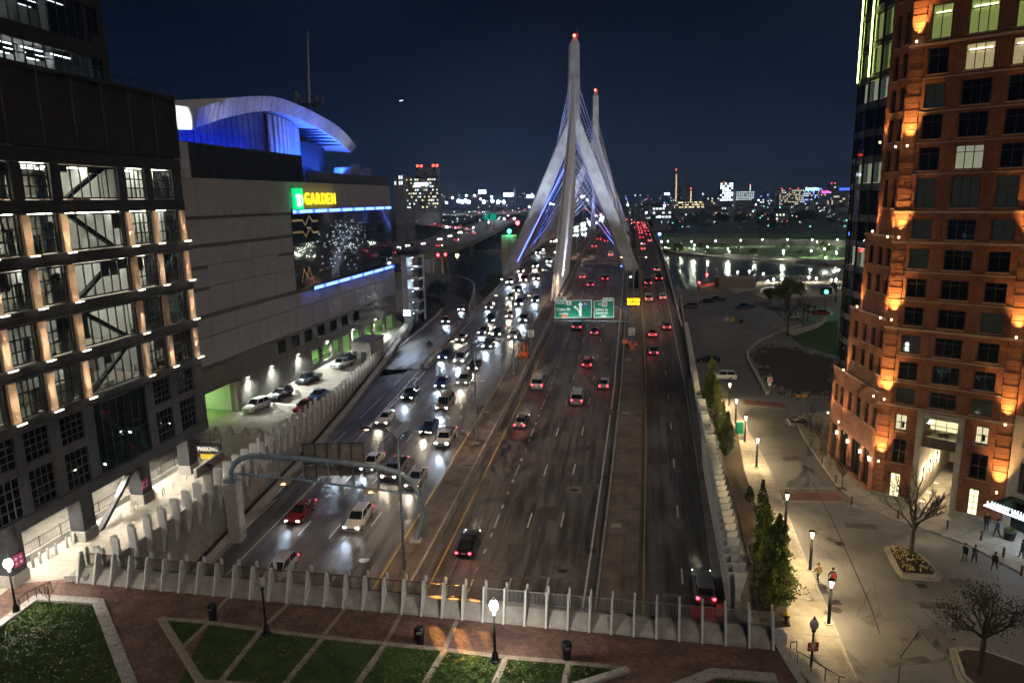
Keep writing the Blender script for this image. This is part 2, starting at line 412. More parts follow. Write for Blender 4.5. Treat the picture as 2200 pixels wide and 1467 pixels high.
E_['cyan'] = emit('cyan_light', (0.15, 0.9, 0.95), 4)
E_['limetube'] = emit('lime_tube', (0.85, 1.0, 0.25), 4)
E_['garage'] = emit('garage_tube', (0.62, 1.0, 0.42), 10)
E_['led'] = emit('white_led', (0.72, 0.86, 1.0), 4)
E_['sodium'] = emit('sodium_lens', (1.0, 0.50, 0.12), 60)
E_['parkl'] = emit('park_lamp_lens', (0.95, 1.0, 0.88), 20)
E_['purple'] = emit('purple_dot', (0.3, 0.25, 1.0), 6)
E_['coolb2'] = emit('yard_flood_lens', (0.80, 0.92, 1.0), 70)
E_['starlight'] = emit('far_light', (0.85, 0.93, 1.0), 1.8)
E_['starwarm'] = emit('far_warm_light', (1.0, 0.72, 0.40), 1.6)
E_['starred'] = emit('far_red_light', (1.0, 0.05, 0.03), 5)
E_['bllight'] = emit('police_blue', (0.05, 0.12, 1.0), 40)
E_['ad'] = emit('lit_billboard', (0.75, 0.85, 1.0), 5)
E_['fairy_glint'] = emit('fairy_glint_light', (0.75, 0.92, 1.0), 1.3)
E_['skyscreen'] = emit('roof_sign', (0.3, 0.85, 1.0), 5)
_TXT = {}
def text_mesh(body, size, mat, ext=0.0, name='lettering', bold=False):
    key = (body, bold)
    if key not in _TXT:
        cu = bpy.data.curves.new(name, 'FONT'); cu.body = body; cu.size = 1.0; cu.extrude = 0.0; cu.align_x = 'LEFT'; cu.resolution_u = 3
        if bold: cu.offset = 0.012
        o = bpy.data.objects.new(name, cu); COL.objects.link(o)
        dg = bpy.context.evaluated_depsgraph_get(); me = bpy.data.meshes.new_from_object(o.evaluated_get(dg))
        bpy.data.objects.remove(o); _TXT[key] = ([v.co.copy() for v in me.vertices], [tuple(p.vertices) for p in me.polygons])
    V, Fs = _TXT[key]; g = MB(); n = len(V); e = max(ext, 0.001)
    edge = {}
    for f in Fs:
        for a_, b_ in zip(f, f[1:] + f[:1]): edge[(a_, b_)] = 1
    rim = [(a_, b_) for a_, b_ in edge if (b_, a_) not in edge]
    g.add([(v.x * size, v.y * size, e) for v in V] + [(v.x * size, v.y * size, -e) for v in V], Fs + [tuple(i + n for i in reversed(f)) for f in Fs] + [(b_, a_, a_ + n, b_ + n) for a_, b_ in rim])
    return g.mesh(name, mat)
for _b in ('S', 'P', 'I', 'R', 'B', 'T', 'G', 'A', 'D', 'E', 'N', 'EXIT 20', 'NORTH', 'Tobin Br', '1/2 MILE', 'TO', 'Sullivan Sq', 'Somerville', '1 MILE', '1', '93', '99', 'SUN-THURS', '8PM-5AM', 'SPEED', 'LIMIT', '55', 'LOVEJOY WHARF', 'PARKING', 'EXIT', 'J', 'O'):
    text_mesh(_b, 1, None, 0.0, 'lettering', True); text_mesh(_b, 1, None, 0.0, 'lettering', False)
for _m in list(bpy.data.meshes): bpy.data.meshes.remove(_m)
def ordinal(n):
    return ['first', 'second', 'third', 'fourth', 'fifth', 'sixth', 'seventh', 'eighth', 'ninth', 'tenth', 'eleventh', 'twelfth', 'thirteenth', 'fourteenth', 'fifteenth', 'sixteenth', 'seventeenth', 'eighteenth', 'nineteenth', 'twentieth'][n] if n < 20 else '%dth' % (n + 1)
# ================================================================== ground, water, roads
def flat(poly, z): return MB().add([(p[0], p[1], z) for p in poly], [tuple(range(len(poly)))])
structure('ground', flat([(-4500, -300), (4500, -300), (4500, 4600), (-4500, 4600)], -9.0), M['far'])
SZ = -2.5                                                     # street level east of the highway
WL = [(-39.0, 30), (-35.0, 52), (-33.0, 62), (-31.3, 75), (-29.9, 85), (-28.6, 95), (-27.4, 110), (-26.3, 130), (-25.6, 150), (-25.2, 170), (-25.6, 188), (-27.5, 210), (-33, 236)]
WR = [(14.0, 30), (17.3, 50), (18.8, 57), (24.1, 83), (31.3, 118), (38.1, 152), (45.0, 185), (55.0, 244)]
structure('pavement', flat([(-260, 10), (-260, 262)] + [(-60, 262), (-40, 240)] + WL[::-1] + [(-41, 18), (-41, 10)], 0.0), M['side'])
structure('lot_ground', flat([(300, 20)] + [(22, 20), (17.9, 46)] + WR[1:] + [(57, 243.5), (70, 243), (85, 262), (110, 275), (150, 290), (300, 320)], SZ), M['lot'])

# river
m, t, b = _nodes('river_water')
b.inputs['Base Color'].default_value = (0.004, 0.006, 0.008, 1); b.inputs['Roughness'].default_value = 0.3
n = t.nodes.new('ShaderNodeTexNoise'); n.inputs['Scale'].default_value = 0.9; n.inputs['Detail'].default_value = 4
tc = t.nodes.new('ShaderNodeTexCoord'); t.links.new(tc.outputs['Object'], n.inputs['Vector']); bump(t, b, n.outputs['Fac'], 0.35, 0.12)
M['water'] = m
structure('river', flat([(-700, 235), (700, 235), (700, 640), (-700, 640)], -5.0), M['water'])
FB = [(-700, 480), (-60, 470), (40, 455), (94, 438), (120, 395), (157, 345), (300, 372), (700, 420)]
g = flat(FB + [(4500, 420), (4500, 4600), (-4500, 4600), (-4500, 480)], -3.0)
structure('far_bank', g, M['far'])
g = MB()
for (a, c) in zip(FB, FB[1:]): g.quad((a[0], a[1], -5.5), (c[0], c[1], -5.5), (c[0], c[1], -2.2), (a[0], a[1], -2.2))
for (a, c) in zip(FB, FB[1:]): g.quad((a[0], a[1], -2.2), (c[0], c[1], -2.2), (c[0], c[1] + 1, -2.2), (a[0], a[1] + 1, -2.2))
tag(obj('river_wall', g, M['concrete_d']), 'grey stone wall along the far bank of the river', 'wall')

YS = [30, 45, 52, 57, 63, 70, 77, 85, 92.5, 100, 108, 115, 122, 128, 135, 142.8, 152, 162, 175, 188, 200, 215, 227, 240, 252, 265, 280, 300, 320, 345, 380, 420, 500, 620, 800, 1100]
def yl(a, c): return [a] + [y for y in YS if a < y < c] + [c]
def hstrip(a, c, ua, ub, dz=0.0):
    g = MB(); ys = yl(a, c); V = []
    for y in ys:
        q0 = ua(y) if callable(ua) else ua; q1 = ub(y) if callable(ub) else ub
        V += [H(y, q0, dz), H(y, q1, dz)]
    g.add(V, [(2 * i, 2 * i + 1, 2 * i + 3, 2 * i + 2) for i in range(len(ys) - 1)]); return g
def hsolid(a, c, u0, u1, z0, z1, top_in=0.0):
    """ribbon with section from (u0,z0) to (u1,z1); z may be a function of Y giving an absolute height"""
    ys = yl(a, c); rings = []
    for y in ys:
        p0 = u0(y) if callable(u0) else u0; p1 = u1(y) if callable(u1) else u1
        zb = z0(y) if callable(z0) else zr(y) + z0; zt = z1(y) if callable(z1) else zr(y) + z1
        rings.append([(hx(y, p0), y, zb), (hx(y, p1), y, zb), (hx(y, p1 - top_in), y, zt), (hx(y, p0 + top_in), y, zt)])
    return MB().ring_loft(rings)
def wl_u(y): 
    X = lerp_tab(y, [(p[1], p[0]) for p in WL]); return X - hx(y, 0)
def wr_u(y):
    X = lerp_tab(y, [(p[1], p[0]) for p in WR]); return X - hx(y, 0)

sb_road = structure('southbound_road', hstrip(30, 1100, lambda y: max(wl_u(y), -47) if y < 128 else -38.6, -22.4), M['asphalt'])
nb_road = structure('northbound_road', hstrip(30, 1100, -18.8, -1.5), M['asphalt'])
ramp_road = structure('exit_ramp_road', hstrip(30, 1100, 2.4, lambda y: min(wr_u(y), 11.2) if y < 170 else 11.2), M['asphalt'])
# on-ramp that curls in from behind the arena
ONR = [(-21.6, 127.5), (-21.0, 140), (-19.6, 155), (-18.0, 172), (-16.4, 190), (-15.8, 205), (-17.2, 220), (-22.0, 234), (-30.0, 243), (-42.0, 248), (-70, 250)]
def ribbon(path, w0, w1, zf, sub=4):
    pts = []
    P = [Vector(p) for p in path]
    for i in range(len(P) - 1):
        p0 = P[max(i - 1, 0)]; p1 = P[i]; p2 = P[i + 1]; p3 = P[min(i + 2, len(P) - 1)]
        for k in range(sub):
            s_ = k / sub
            pts.append(0.5 * ((2 * p1) + (p2 - p0) * s_ + (2 * p0 - 5 * p1 + 4 * p2 - p3) * s_ ** 2 + (3 * p1 - p0 - 3 * p2 + p3) * s_ ** 3))
    pts.append(P[-1]); out = []
    for i, p in enumerate(pts):
        d = (pts[min(i + 1, len(pts) - 1)] - pts[max(i - 1, 0)]).normalized(); nrm = Vector((d.y, -d.x))
        z = zf(i / (len(pts) - 1))
        out.append(((p + nrm * w0).x, (p + nrm * w0).y, (p + nrm * w1).x, (p + nrm * w1).y, z))
    return out
def rib_sheet(r, dz=0.0):
    V = []
    for x0, y0, x1, y1, z in r: V += [(x0, y0, z + dz), (x1, y1, z + dz)]
    return MB().add(V, [(2 * i, 2 * i + 1, 2 * i + 3, 2 * i + 2) for i in range(len(r) - 1)])
def rib_solid(r, zb, zt):
    return MB().ring_loft([[(x0, y0, z + zb), (x1, y1, z + zb), (x1, y1, z + zt), (x0, y0, z + zt)] for x0, y0, x1, y1, z in r])
zon = lambda s_: -0.93 - 0.75 * min(1, s_ * 4)
structure('on_ramp_road', rib_sheet(ribbon(ONR, -4.3, 4.3, zon)), M['asphalt'])
structure('verge_ground', flat([(-24, 128), (hx(128, -38.6), 128), (hx(160, -38.6), 160), (hx(215, -38.6), 215), (hx(262, -38.6), 262), (-60, 262), (-40, 245), (-29, 215), (-26, 188)], -3.0), M['soil'])
for nm, w0, w1, h0, h1, mt in (('ramp_kerb', -5.0, -4.3, -1.5, 0.5, 'concrete'), ('ramp_wall', 4.3, 4.8, -1.8, 1.0, 'concrete_d')):
    rr_ = ribbon(ONR[:6] if nm == 'ramp_kerb' else ONR[:5], w0, w1, zon)
    tag(obj(nm, rib_solid(rr_, h0, h1), M[mt]), 'low concrete kerb wall on the arena side of the curling on-ramp' if nm == 'ramp_kerb' else 'concrete parapet between the on-ramp and the planted slope', 'wall')
# tall curved retaining wall at the far end of the on-ramp, in panels
t_ = thing('curved_retaining_wall', 'tall curved concrete panel wall at the bend of the on-ramp', 'wall', (0, 0, 0))
cw = ribbon(ONR[4:], 4.6, 5.2, lambda s_: -1.6, 5)
for i in range(len(cw) - 1):
    zt = 1.2 + 3.6 * min(1, (i + 1) / 8.0)
    g = MB(); seg = [cw[i], cw[i + 1]]
    e = 0.02
    a_, b__ = seg
    pts = [[(a_[0] * (1 - e) + b__[0] * e, a_[1] * (1 - e) + b__[1] * e), (a_[2] * (1 - e) + b__[2] * e, a_[3] * (1 - e) + b__[3] * e)], [(b__[0] * (1 - e) + a_[0] * e, b__[1] * (1 - e) + a_[1] * e), (b__[2] * (1 - e) + a_[2] * e, b__[3] * (1 - e) + a_[3] * e)]]
    g.prism([pts[0][0], pts[1][0], pts[1][1], pts[0][1]], -3.0, zt + 0.06 * (i % 2))
    obj('wall_panel', g, M['concrete'], t_)
tag(obj('ramp_median_bank', rib_solid(ribbon(ONR[:4], 4.8, 5.6, zon), -2, 0.3), M['concrete_d']), 'low brown bank beside the on-ramp next to the mainline wall', 'bank')

# --- barriers, platforms
tag(obj('highway_barrier', hsolid(127.5, 1100, -39.1, -38.6, lambda y: -4.5 if y < 262 else zr(y) - 2.0, 1.0), M['concrete_d']), 'long concrete barrier on the outer edge of the southbound deck', 'barrier')
med = structure('median_platform', hsolid(30, 1100, -22.4, -19.3, -0.4, 0.14), M['deckplat'])
tag(obj('median_barrier', hsolid(30, 1100, -19.3, -18.8, -0.5, 0.85, 0.12), M['concrete']), 'pale concrete barrier between the median platform and northbound lanes', 'barrier')
tag(obj('northbound_barrier', hsolid(30, 1100, -1.5, -1.15, -0.5, 0.8, 0.06), M['concrete']), 'low pale concrete barrier on the outer edge of the northbound lanes', 'barrier')
plat = structure('ramp_platform', hsolid(30, 196, -1.15, 2.4, -0.5, 0.72), M['deckplat'])
tag(obj('ramp_inner_barrier', hsolid(196, 1100, 2.1, 2.4, -1.8, 0.9), M['concrete_d']), 'concrete barrier on the inner edge of the exit ramp over the river', 'barrier')
tag(obj('ramp_outer_barrier', hsolid(152, 1100, 11.2, 11.7, -1.8, 1.05, 0.08), M['concrete']), 'long curved concrete barrier on the outer edge of the exit ramp', 'barrier')
# raised slabs and seams of the two platforms
for (pu0, pu1, dz, par, a0, a1) in ((-22.2, -20.9, 0.14, med, 56, 185), (-20.75, -19.45, 0.14, med, 56, 185), (-1.0, 0.75, 0.72, plat, 56, 190), (0.95, 2.3, 0.72, plat, 56, 190)):
    y = a0
    while y < a1:
        L = rnd.choice([3.2, 4.1, 5.4, 6.3]); c = min(y + L, a1)
        g = MB(); hh = dz + rnd.uniform(0.03, 0.05)
        g.ring_loft([[tuple(H(q, pu0, dz - 0.05)), tuple(H(q, pu1, dz - 0.05)), tuple(H(q, pu1, hh)), tuple(H(q, pu0, hh))] for q in (y, c - 0.07)])
        obj('slab', g, M['deckplat'], par); y = c
# drainage boxes, hatches on the ramp platform
for y in (62, 69, 101, 128, 157):
    g = MB(); g.add([tuple(H(q, u, 0.78)) for q, u in ((y, -0.7), (y, 0.4), (y + 0.9, 0.4), (y + 0.9, -0.7))], [(0, 1, 2, 3)]); obj('hatch', g, M['concrete'], plat)

# --- markings
def dash(par, y, u, L, wd, mat, name='lane_dash', u2=None):
    g = MB(); u2 = u if u2 is None else u2
    g.quad(H(y, u - wd / 2, 0.006), H(y, u + wd / 2, 0.006), H(y + L, u2 + wd / 2, 0.006), H(y + L, u2 - wd / 2, 0.006)); obj(name, g, mat, par)
for u in (-34.6, -30.95, -27.3):
    y = 57.0 + (u * 3.1) % 3
    while y < 330: dash(sb_road, y, u, 3.0, 0.17, M['paint_w']); y += 12.2
for u in (-13.55, -9.9, -6.25):
    y = 58.5
    while y < 320:
        dash(nb_road, y, u, 3.0, 0.17, M['paint_w'])
        if u < -13:
            for q in (4.2, 7.4, 10.4):
                if y < 190: dash(nb_road, y + q, u, 0.8, 0.22, M['paint_w'], 'lane_dot')
        y += 12.2
y = 60.0
while y < 320: dash(ramp_road, y, 6.6, 2.6, 0.17, M['paint_w']); y += 12.2
def line(par, u, a, c, mat, wd=0.16, name='edge_line'): obj(name, hstrip(a, c, u - wd / 2, u + wd / 2, 0.006), mat, par)
line(sb_road, -38.1, 128, 900, M['paint_w']); line(sb_road, -22.75, 40, 900, M['paint_y'], 0.2)
line(sb_road, -38.3, 62, 104, M['paint_w'], 0.2); 
line(nb_road, -17.55, 40, 900, M['paint_y']); line(nb_road, -2.55, 40, 900, M['paint_w'], 0.2)
line(ramp_road, 2.9, 40, 900, M['paint_y']); line(ramp_road, 9.6, 40, 900, M['paint_w'])
for a, c in ((64, 78), (83, 98), (103, 112), (118, 127)): line(sb_road, -41.2, a, c, M['paint_w'], 0.14, 'shoulder_line')
# hatched gore ahead of the barrier nose
for (y0, u0, y1, u1) in ((96, -38.4, 126, -39.2), (96, -38.4, 126, -37.9)):
    g = MB(); V = []
    for k in range(7):
        q = y0 + (y1 - y0) * k / 6; uu = u0 + (u1 - u0) * k / 6; V += [tuple(H(q, uu - 0.12, 0.006)), tuple(H(q, uu + 0.12, 0.006))]
    g.add(V, [(2 * i, 2 * i + 1, 2 * i + 3, 2 * i + 2) for i in range(6)]); obj('gore_line', g, M['paint_w'], sb_road)
for q in (106, 111, 116, 121):
    s_ = (q - 96) / 30
    g = MB(); ul = -38.4 - 0.8 * s_; ur = -38.4 + 0.5 * s_
    g.quad(H(q, ul, 0.007), H(q + 0.5, ul, 0.007), H(q + 1.6, (ul + ur) / 2, 0.007), H(q + 1.1, (ul + ur) / 2, 0.007))
    g.quad(H(q + 1.1, (ul + ur) / 2, 0.007), H(q + 1.6, (ul + ur) / 2, 0.007), H(q + 0.5, ur, 0.007), H(q, ur, 0.007)); obj('gore_chevron', g, M['paint_w'], sb_road)
# expansion joints
for py in (1243, 996, 926, 858, 803, 762, 727, 697): 
    y, _ = road_at(1180, py); g = hstrip(y, y + (0.55 if py > 1200 else 0.28), -18.6, -1.7, 0.004); obj('joint_strip', g, M['joint'], nb_road)
for py in (1283, 1014, 944, 870, 815, 737, 690):
    y, _ = road_at(1440, py); g = hstrip(y, y + (0.5 if py > 1200 else 0.26), 2.6, 10.3, 0.004); obj('joint_strip', g, M['joint'], ramp_road)
for y in (140, 166): obj('joint_strip', hstrip(y, y + 0.25, -38, -22.9, 0.004), M['joint'], sb_road)
g = MB(); pa = [road_at(*p) for p in ((1182, 748), (1240, 795), (1290, 858), (1320, 895))]; V = []
for y, u in pa: V += [tuple(H(y, u - 0.42, 0.009)), tuple(H(y, u + 0.42, 0.009))]
g.add(V, [(2 * i, 2 * i + 1, 2 * i + 3, 2 * i + 2) for i in range(3)]); obj('repair_strip', g, M['joint'], nb_road)
# concrete squares with manhole covers
for px, py, par in ((1207, 1225, nb_road), (1233, 1052, nb_road), (1297, 772, nb_road)):
    y, u = road_at(px, py); g = MB(); g.quad(H(y - 1, u - 1, 0.005), H(y - 1, u + 1, 0.005), H(y + 1, u + 1, 0.005), H(y + 1, u - 1, 0.005)); obj('patch', g, M['concrete_d'], par)
    g = MB(); c_ = H(y, u, 0.012); g.lathe([(0.5, 0), (0.5, 0.01), (0.42, 0.014)], 16, c_); obj('manhole_cover', g, M['dsteel'], par)
for px, py in ((782, 1203), (1035, 818), (1078, 762)):
    y, u = road_at(px, py); g = MB(); g.lathe([(0.55, 0), (0.55, 0.01), (0.42, 0.014)], 16, H(y, u, 0.008)); obj('manhole_cover', g, M['galv'], sb_road)
# drains by the barrier
for px, py in ((1272, 1183), (1296, 1025)):
    y, u = road_at(px, py); g = MB(); g.quad(H(y - .5, u - .45, .006), H(y - .5, u + .45, .006), H(y + .5, u + .45, .006), H(y + .5, u - .45, .006)); obj('drain_grate', g, M['dsteel'], nb_road)

# ------------------------------------------------------------------ side walls of the cutting
def poly_wall(path, off0, off1, zb, zt, cap=True):
    rings = []
    P = [Vector(p) for p in path]
    for i, p in enumerate(P):
        d = (P[min(i + 1, len(P) - 1)] - P[max(i - 1, 0)]).normalized(); nr = Vector((d.y, -d.x))
        a_ = p + nr * off0; b__ = p + nr * off1
        z0 = zb(p.y) if callable(zb) else zb; z1 = zt(p.y) if callable(zt) else zt
        rings.append([(a_.x, a_.y, z0), (b__.x, b__.y, z0), (b__.x, b__.y, z1), (a_.x, a_.y, z1)])
    return MB().ring_loft(rings)
def dens(path, step):
    out = []
    for a_, b__ in zip(path, path[1:]):
        n = max(1, int((Vector(b__) - Vector(a_)).length / step))
        for k in range(n): out.append((a_[0] + (b__[0] - a_[0]) * k / n, a_[1] + (b__[1] - a_[1]) * k / n))
    out.append(path[-1]); return out
def along(path, s):
    for a_, b__ in zip(path, path[1:]):
        L = (Vector(b__) - Vector(a_)).length
        if s <= L: 
            d = (Vector(b__) - Vector(a_)) / L
            return Vector(a_) + d * s, d
        s -= L
    return Vector(path[-1]), d
WLD = dens(WL[1:11], 2.0)
lw = thing('west_retaining_wall', 'tall concrete retaining wall on the arena side of the highway, topped by fins', 'wall')
for i in range(0, len(WLD) - 1, 2):                            # cast in panels
    seg = WLD[i:i + 3]
    if len(seg) < 2: break
    a_, b__ = Vector(seg[0]), Vector(seg[-1]); d = (b__ - a_).normalized() * 0.03
    seg = [tuple(a_ + d)] + seg[1:-1] + [tuple(b__ - d)]
    obj('wall_panel', poly_wall(seg, -0.35 - 0.02 * (i % 4 == 0), 0.0, lambda y: min(zr(y), -1.5) - 0.6, 0.62), M['concrete'], lw)
obj('wall_core', poly_wall(WLD, -0.3, -0.05, lambda y: min(zr(y), -1.5) - 0.5, 0.5), M['concrete_d'], lw)
obj('base_ledge', poly_wall(dens(WL[1:9], 3), 0.9, 1.9, lambda y: zr(y) - 0.4, lambda y: zr(y) + 0.45), M['concrete'], lw)
obj('gutter', poly_wall(dens(WL[1:9], 3), 0.0, 0.9, lambda y: zr(y) - 0.4, lambda y: zr(y) + 0.08), M['seam'], lw)
# west fins: a hanging blade on the road side and a slab behind
fin_road = MB(); 
prof_ = [(0.02, -1.9), (0.10, -1.95), (0.62, 0.1), (0.62, 2.3), (0.42, 2.55), (0.02, 2.5)]
fin_road.extrude([(0.0 - 0.11, q, z) for q, z in prof_], (0.22, 0, 0)); FR = fin_road.mesh('fin', M['fin'])
fin_back = MB(); prof_ = [(-0.75, 0.0), (-0.37, 0.0), (-0.37, 2.2), (-0.60, 2.25), (-0.75, 2.1)]
fin_back.extrude([(-0.16, q, z) for q, z in prof_], (0.32, 0, 0)); FBk = fin_back.mesh('fin', M['fin'])
s_ = 1.2; k = 0
while True:
    p, d = along(WL[1:11], s_)
    if p.y > 187: break
    ang = math.atan2(d.y, d.x)                                 # local +x along the wall, +y to the left of it
    o = obj('fin', FR, None, lw, (p.x, p.y, 0.0), ang + math.pi); 
    if p.y > 80: o.scale = (1.9, 0.7, 0.75)
    p2, d2 = along(WL[1:11], s_ + 0.75)
    if p2.y < 100: obj('fin', FBk, None, lw, (p2.x, p2.y, 0.0), math.atan2(d2.y, d2.x) + math.pi)
    s_ += 1.95; k += 1
# east wall
WRt = WR[1:7]; WRD = dens(WRt, 2.0)
rw = thing('east_retaining_wall', 'concrete retaining wall beside the exit ramp, topped by overlapping white fins', 'wall')
for i in range(0, len(WRD) - 1, 2):
    seg = WRD[i:i + 3]
    if len(seg) < 2: break
    obj('wall_panel', poly_wall(seg, 0.0, 0.45, lambda y: min(zr(y), SZ) - 0.6, lambda y: max(SZ + 1.0, zr(y) + 0.9) - 0.02 * ((i // 2) % 2)), M['concrete'], rw)
obj('base_ledge', poly_wall(dens(WR[1:5], 3), -0.85, -0.02, lambda y: zr(y) - 0.3, lambda y: zr(y) + 0.4), M['concrete'], rw)
fe = MB(); prof_ = [(0.0, 0.1), (0.35, 0.1), (0.95, 2.35), (-0.2, 2.35)]
fe.extrude([(-0.09, -q, z) for q, z in prof_], (0.18, 0, 0)); FE = fe.mesh('fin', M['fin'])
fe2 = MB(); prof_ = [(-0.30, -2.3), (-0.05, -2.3), (0.55, 0.35), (0.0, 2.2), (-0.7, 2.2)]
fe2.extrude([(-0.09, -q, z) for q, z in prof_], (0.18, 0, 0)); FE2 = fe2.mesh('fin', M['fin'])
s_ = 0.3
while True:
    p, d = along(WRt, s_)
    if p.y > 150: break
    z_ = max(SZ + 0.9, zr(p.y) + 0.7); far_ = p.y > 100
    ang = math.atan2(d.y, d.x)
    o = obj('fin', FE, None, rw, (p.x, p.y, z_), ang + R(20)); o2 = None
    if far_: o.scale = (1, 0.8, 0.7)
    if p.y < 84:
        q_, _d = along(WRt, s_ + 0.5); obj('fin', FE2, None, rw, (q_.x, q_.y, z_), ang + R(20))
    s_ += 1.45
obj('metal_rail', poly_wall(dens(WRt[3:], 4), 0.15, 0.3, lambda y: max(SZ + 1.0, zr(y) + 0.9) + 0.5, lambda y: max(SZ + 1.0, zr(y) + 0.9) + 0.62), M['galv'], rw)

# ------------------------------------------------------------------ plaza with its front parapet
P0 = Vector((-35.6, 53.1)); P1 = Vector((17.4, 42.85)); PD = (P1 - P0).normalized(); PN = Vector((PD.y, -PD.x))   # PN points to the plaza
plaza = structure('plaza', flat([(P0.x, P0.y), (P1.x, P1.y), (18.4, 38), (17.0, 20), (-41, 20), (-41, 52)], 0.004), M['plaza'])
obj('tunnel_roof', MB().prism([(P0.x, P0.y), (P1.x, P1.y), (14, 20), (-41, 20)], -0.6, -0.3), M['concrete_d'], plaza)
obj('portal_wall', MB().prism([(P0 + PN * 0.6)[:], (P1 + PN * 0.6)[:], (P1 + PN * 1.2)[:], (P0 + PN * 1.2)[:]], -1.2, -0.1), M['concrete_d'], plaza)
fw = thing('plaza_parapet', 'battered concrete parapet with white fins and bronze railing at the plaza edge', 'parapet')
LEN = (P1 - P0).length; NB = 35; bay = LEN / NB
PANG = math.atan2(PD.y, PD.x)
# local frame: +x along the wall, -y to the plaza
sec = [(-1.05, 0.0), (-0.98, 0.18), (-0.25, 0.95), (0.10, 0.98), (0.16, 0.0)]
for k in range(0, NB, 3):
    n_ = min(3, NB - k); x0 = k * bay + 0.015; x1 = (k + n_) * bay - 0.015
    g = MB(); g.extrude([(x0, q, z) for q, z in sec], (x1 - x0, 0, 0)); obj('wall_panel', g, M['concrete'], fw, (P0.x, P0.y, 0), PANG)
g = MB(); g.extrude([(x0 * 0 - 0.10, q, z) for q, z in [(-1.22, 0.05), (-1.10, 0.0), (-0.05, 0.9), (-0.05, 1.0), (-0.18, 2.35), (-0.42, 2.45), (-0.62, 1.9), (-1.0, 0.6)]], (0.14, 0, 0)); FF = g.mesh('fin', M['fin'])
g = MB(); g.extrude([(-0.07, q, z) for q, z in [(0.12, 0.2), (0.34, 0.3), (0.42, 2.3), (0.30, 2.55), (0.14, 2.5)]], (0.14, 0, 0)); FF2 = g.mesh('fin', M['fin'])
g = MB(); g.box(0.06, bay - 0.06, 0.0, 0.06, 2.02, 2.10); g.box(0.06, bay - 0.06, 0.0, 0.06, 1.06, 1.13)
for q in range(15):
    x_ = 0.1 + (bay - 0.2) * q / 14; g.box(x_ - 0.011, x_ + 0.011, 0.015, 0.045, 1.13, 2.02)
RP = g.mesh('railing_panel', M['bronze']); RPg = g.mesh('railing_panel', M['galv'])
for k in range(NB + 1):
    p = P0 + PD * (k * bay)
    obj('fin', FF, None, fw, (p.x, p.y, 0), PANG); obj('fin', FF2, None, fw, (p.x, p.y, 0), PANG)
    if k < NB: obj('railing_panel', RP if k < 22 else RPg, None, fw, (p.x, p.y, 0), PANG)
# chalked blue letters along the wall foot
M['chalk'] = plain('blue_chalk', (0.22, 0.42, 0.62), 0.8, var=0.3, stain=False)
for ch, px, py in (('S', 962, 1306), ('P', 1003, 1310), ('J', 1046, 1313), ('I', 1088, 1317), ('R', 1130, 1322), ('O', 1173, 1325), ('I', 1217, 1329)):
    p = G(px, py, 0.5); s0 = (Vector((p.x, p.y)) - P0).dot(PD); q = P0 + PD * s0 + PN * 0.72
    me = text_mesh(ch, 0.5, M['chalk'], 0.004); o = obj('chalk_letter', me, None, fw, (q.x, q.y, 0.42)); o.rotation_euler = (R(46), 0, PANG)

# --- lawns with stone edging
def stone_edge(par, a_, b__, w_, h, name='edging_stone', step=1.5, mat=None, z0=0.004):
    a_ = Vector(a_[:2]); b__ = Vector(b__[:2]); L = (b__ - a_).length; n = max(1, round(L / step)); d = (b__ - a_) / L
    for k in range(n):
        l_ = L / n; g = MB(); g.bbox(0.012, l_ - 0.012, -w_ / 2, w_ / 2, 0, h + rnd.uniform(-0.012, 0.012), 0.02)
        p = a_ + d * (k * l_); obj(name, g, mat or M['granite_b'], par, (p.x, p.y, z0), math.atan2(d.y, d.x))
def pin(poly, x, y):
    c = False; n = len(poly)
    for i in range(n):
        x0, y0 = poly[i][:2]; x1, y1 = poly[(i + 1) % n][:2]
        if (y0 > y) != (y1 > y) and x < (x1 - x0) * (y - y0) / (y1 - y0) + x0: c = not c
    return c
def lawn(name, px, label, nblade, z=0.0, base=0.08):
    P = [G(x, y, z) for x, y in px]; o = structure(name, flat(P, z + base), M['lawn'], label)
    xs = [p.x for p in P]; ys_ = [p.y for p in P]; g = MB(); n = 0
    while n < nblade:
        x = rnd.uniform(min(xs), max(xs)); y = rnd.uniform(min(ys_), max(ys_))
        if not pin(P, x, y): continue
        n += 1; h = rnd.uniform(0.04, 0.10); a_ = rnd.uniform(0, 6.28); c_, s_ = math.cos(a_) * 0.04, math.sin(a_) * 0.04; l_ = rnd.uniform(-0.05, 0.05)
        g.add([(x - c_, y - s_, z + base), (x + c_, y + s_, z + base), (x + l_, y + l_ * 0.7, z + base + h)], [(0, 1, 2)])
    q = obj('grass', g, M['blade'], o); stuff(q)
    g = MB()
    cl_ = [(rnd.uniform(min(xs), max(xs)), rnd.uniform(min(ys_), max(ys_)), rnd.uniform(0.3, 1.3)) for _ in range(max(3, nblade // 700))]
    for _ in range(nblade // 45):
        cc_ = rnd.choice(cl_); x = rnd.gauss(cc_[0], cc_[2]); y = rnd.gauss(cc_[1], cc_[2] * 0.7)
        if pin(P, x, y):
            a_ = rnd.uniform(0, 6.28); r_ = rnd.uniform(0.03, 0.08); zz = z + base + 0.07
            g.add([(x + r_ * math.cos(a_ + k * 1.57), y + r_ * math.sin(a_ + k * 1.57), zz + rnd.uniform(0, 0.03)) for k in range(4)], [(0, 1, 2, 3)])
    if g.v: stuff(obj('fallen_leaves', g, M['deadleaf'], o))
    return o, P
l1, Pp = lawn('west_lawn', [(-120, 1440), (82, 1293), (203, 1303), (285, 1500), (-120, 1560)], 'lawn', 16000)
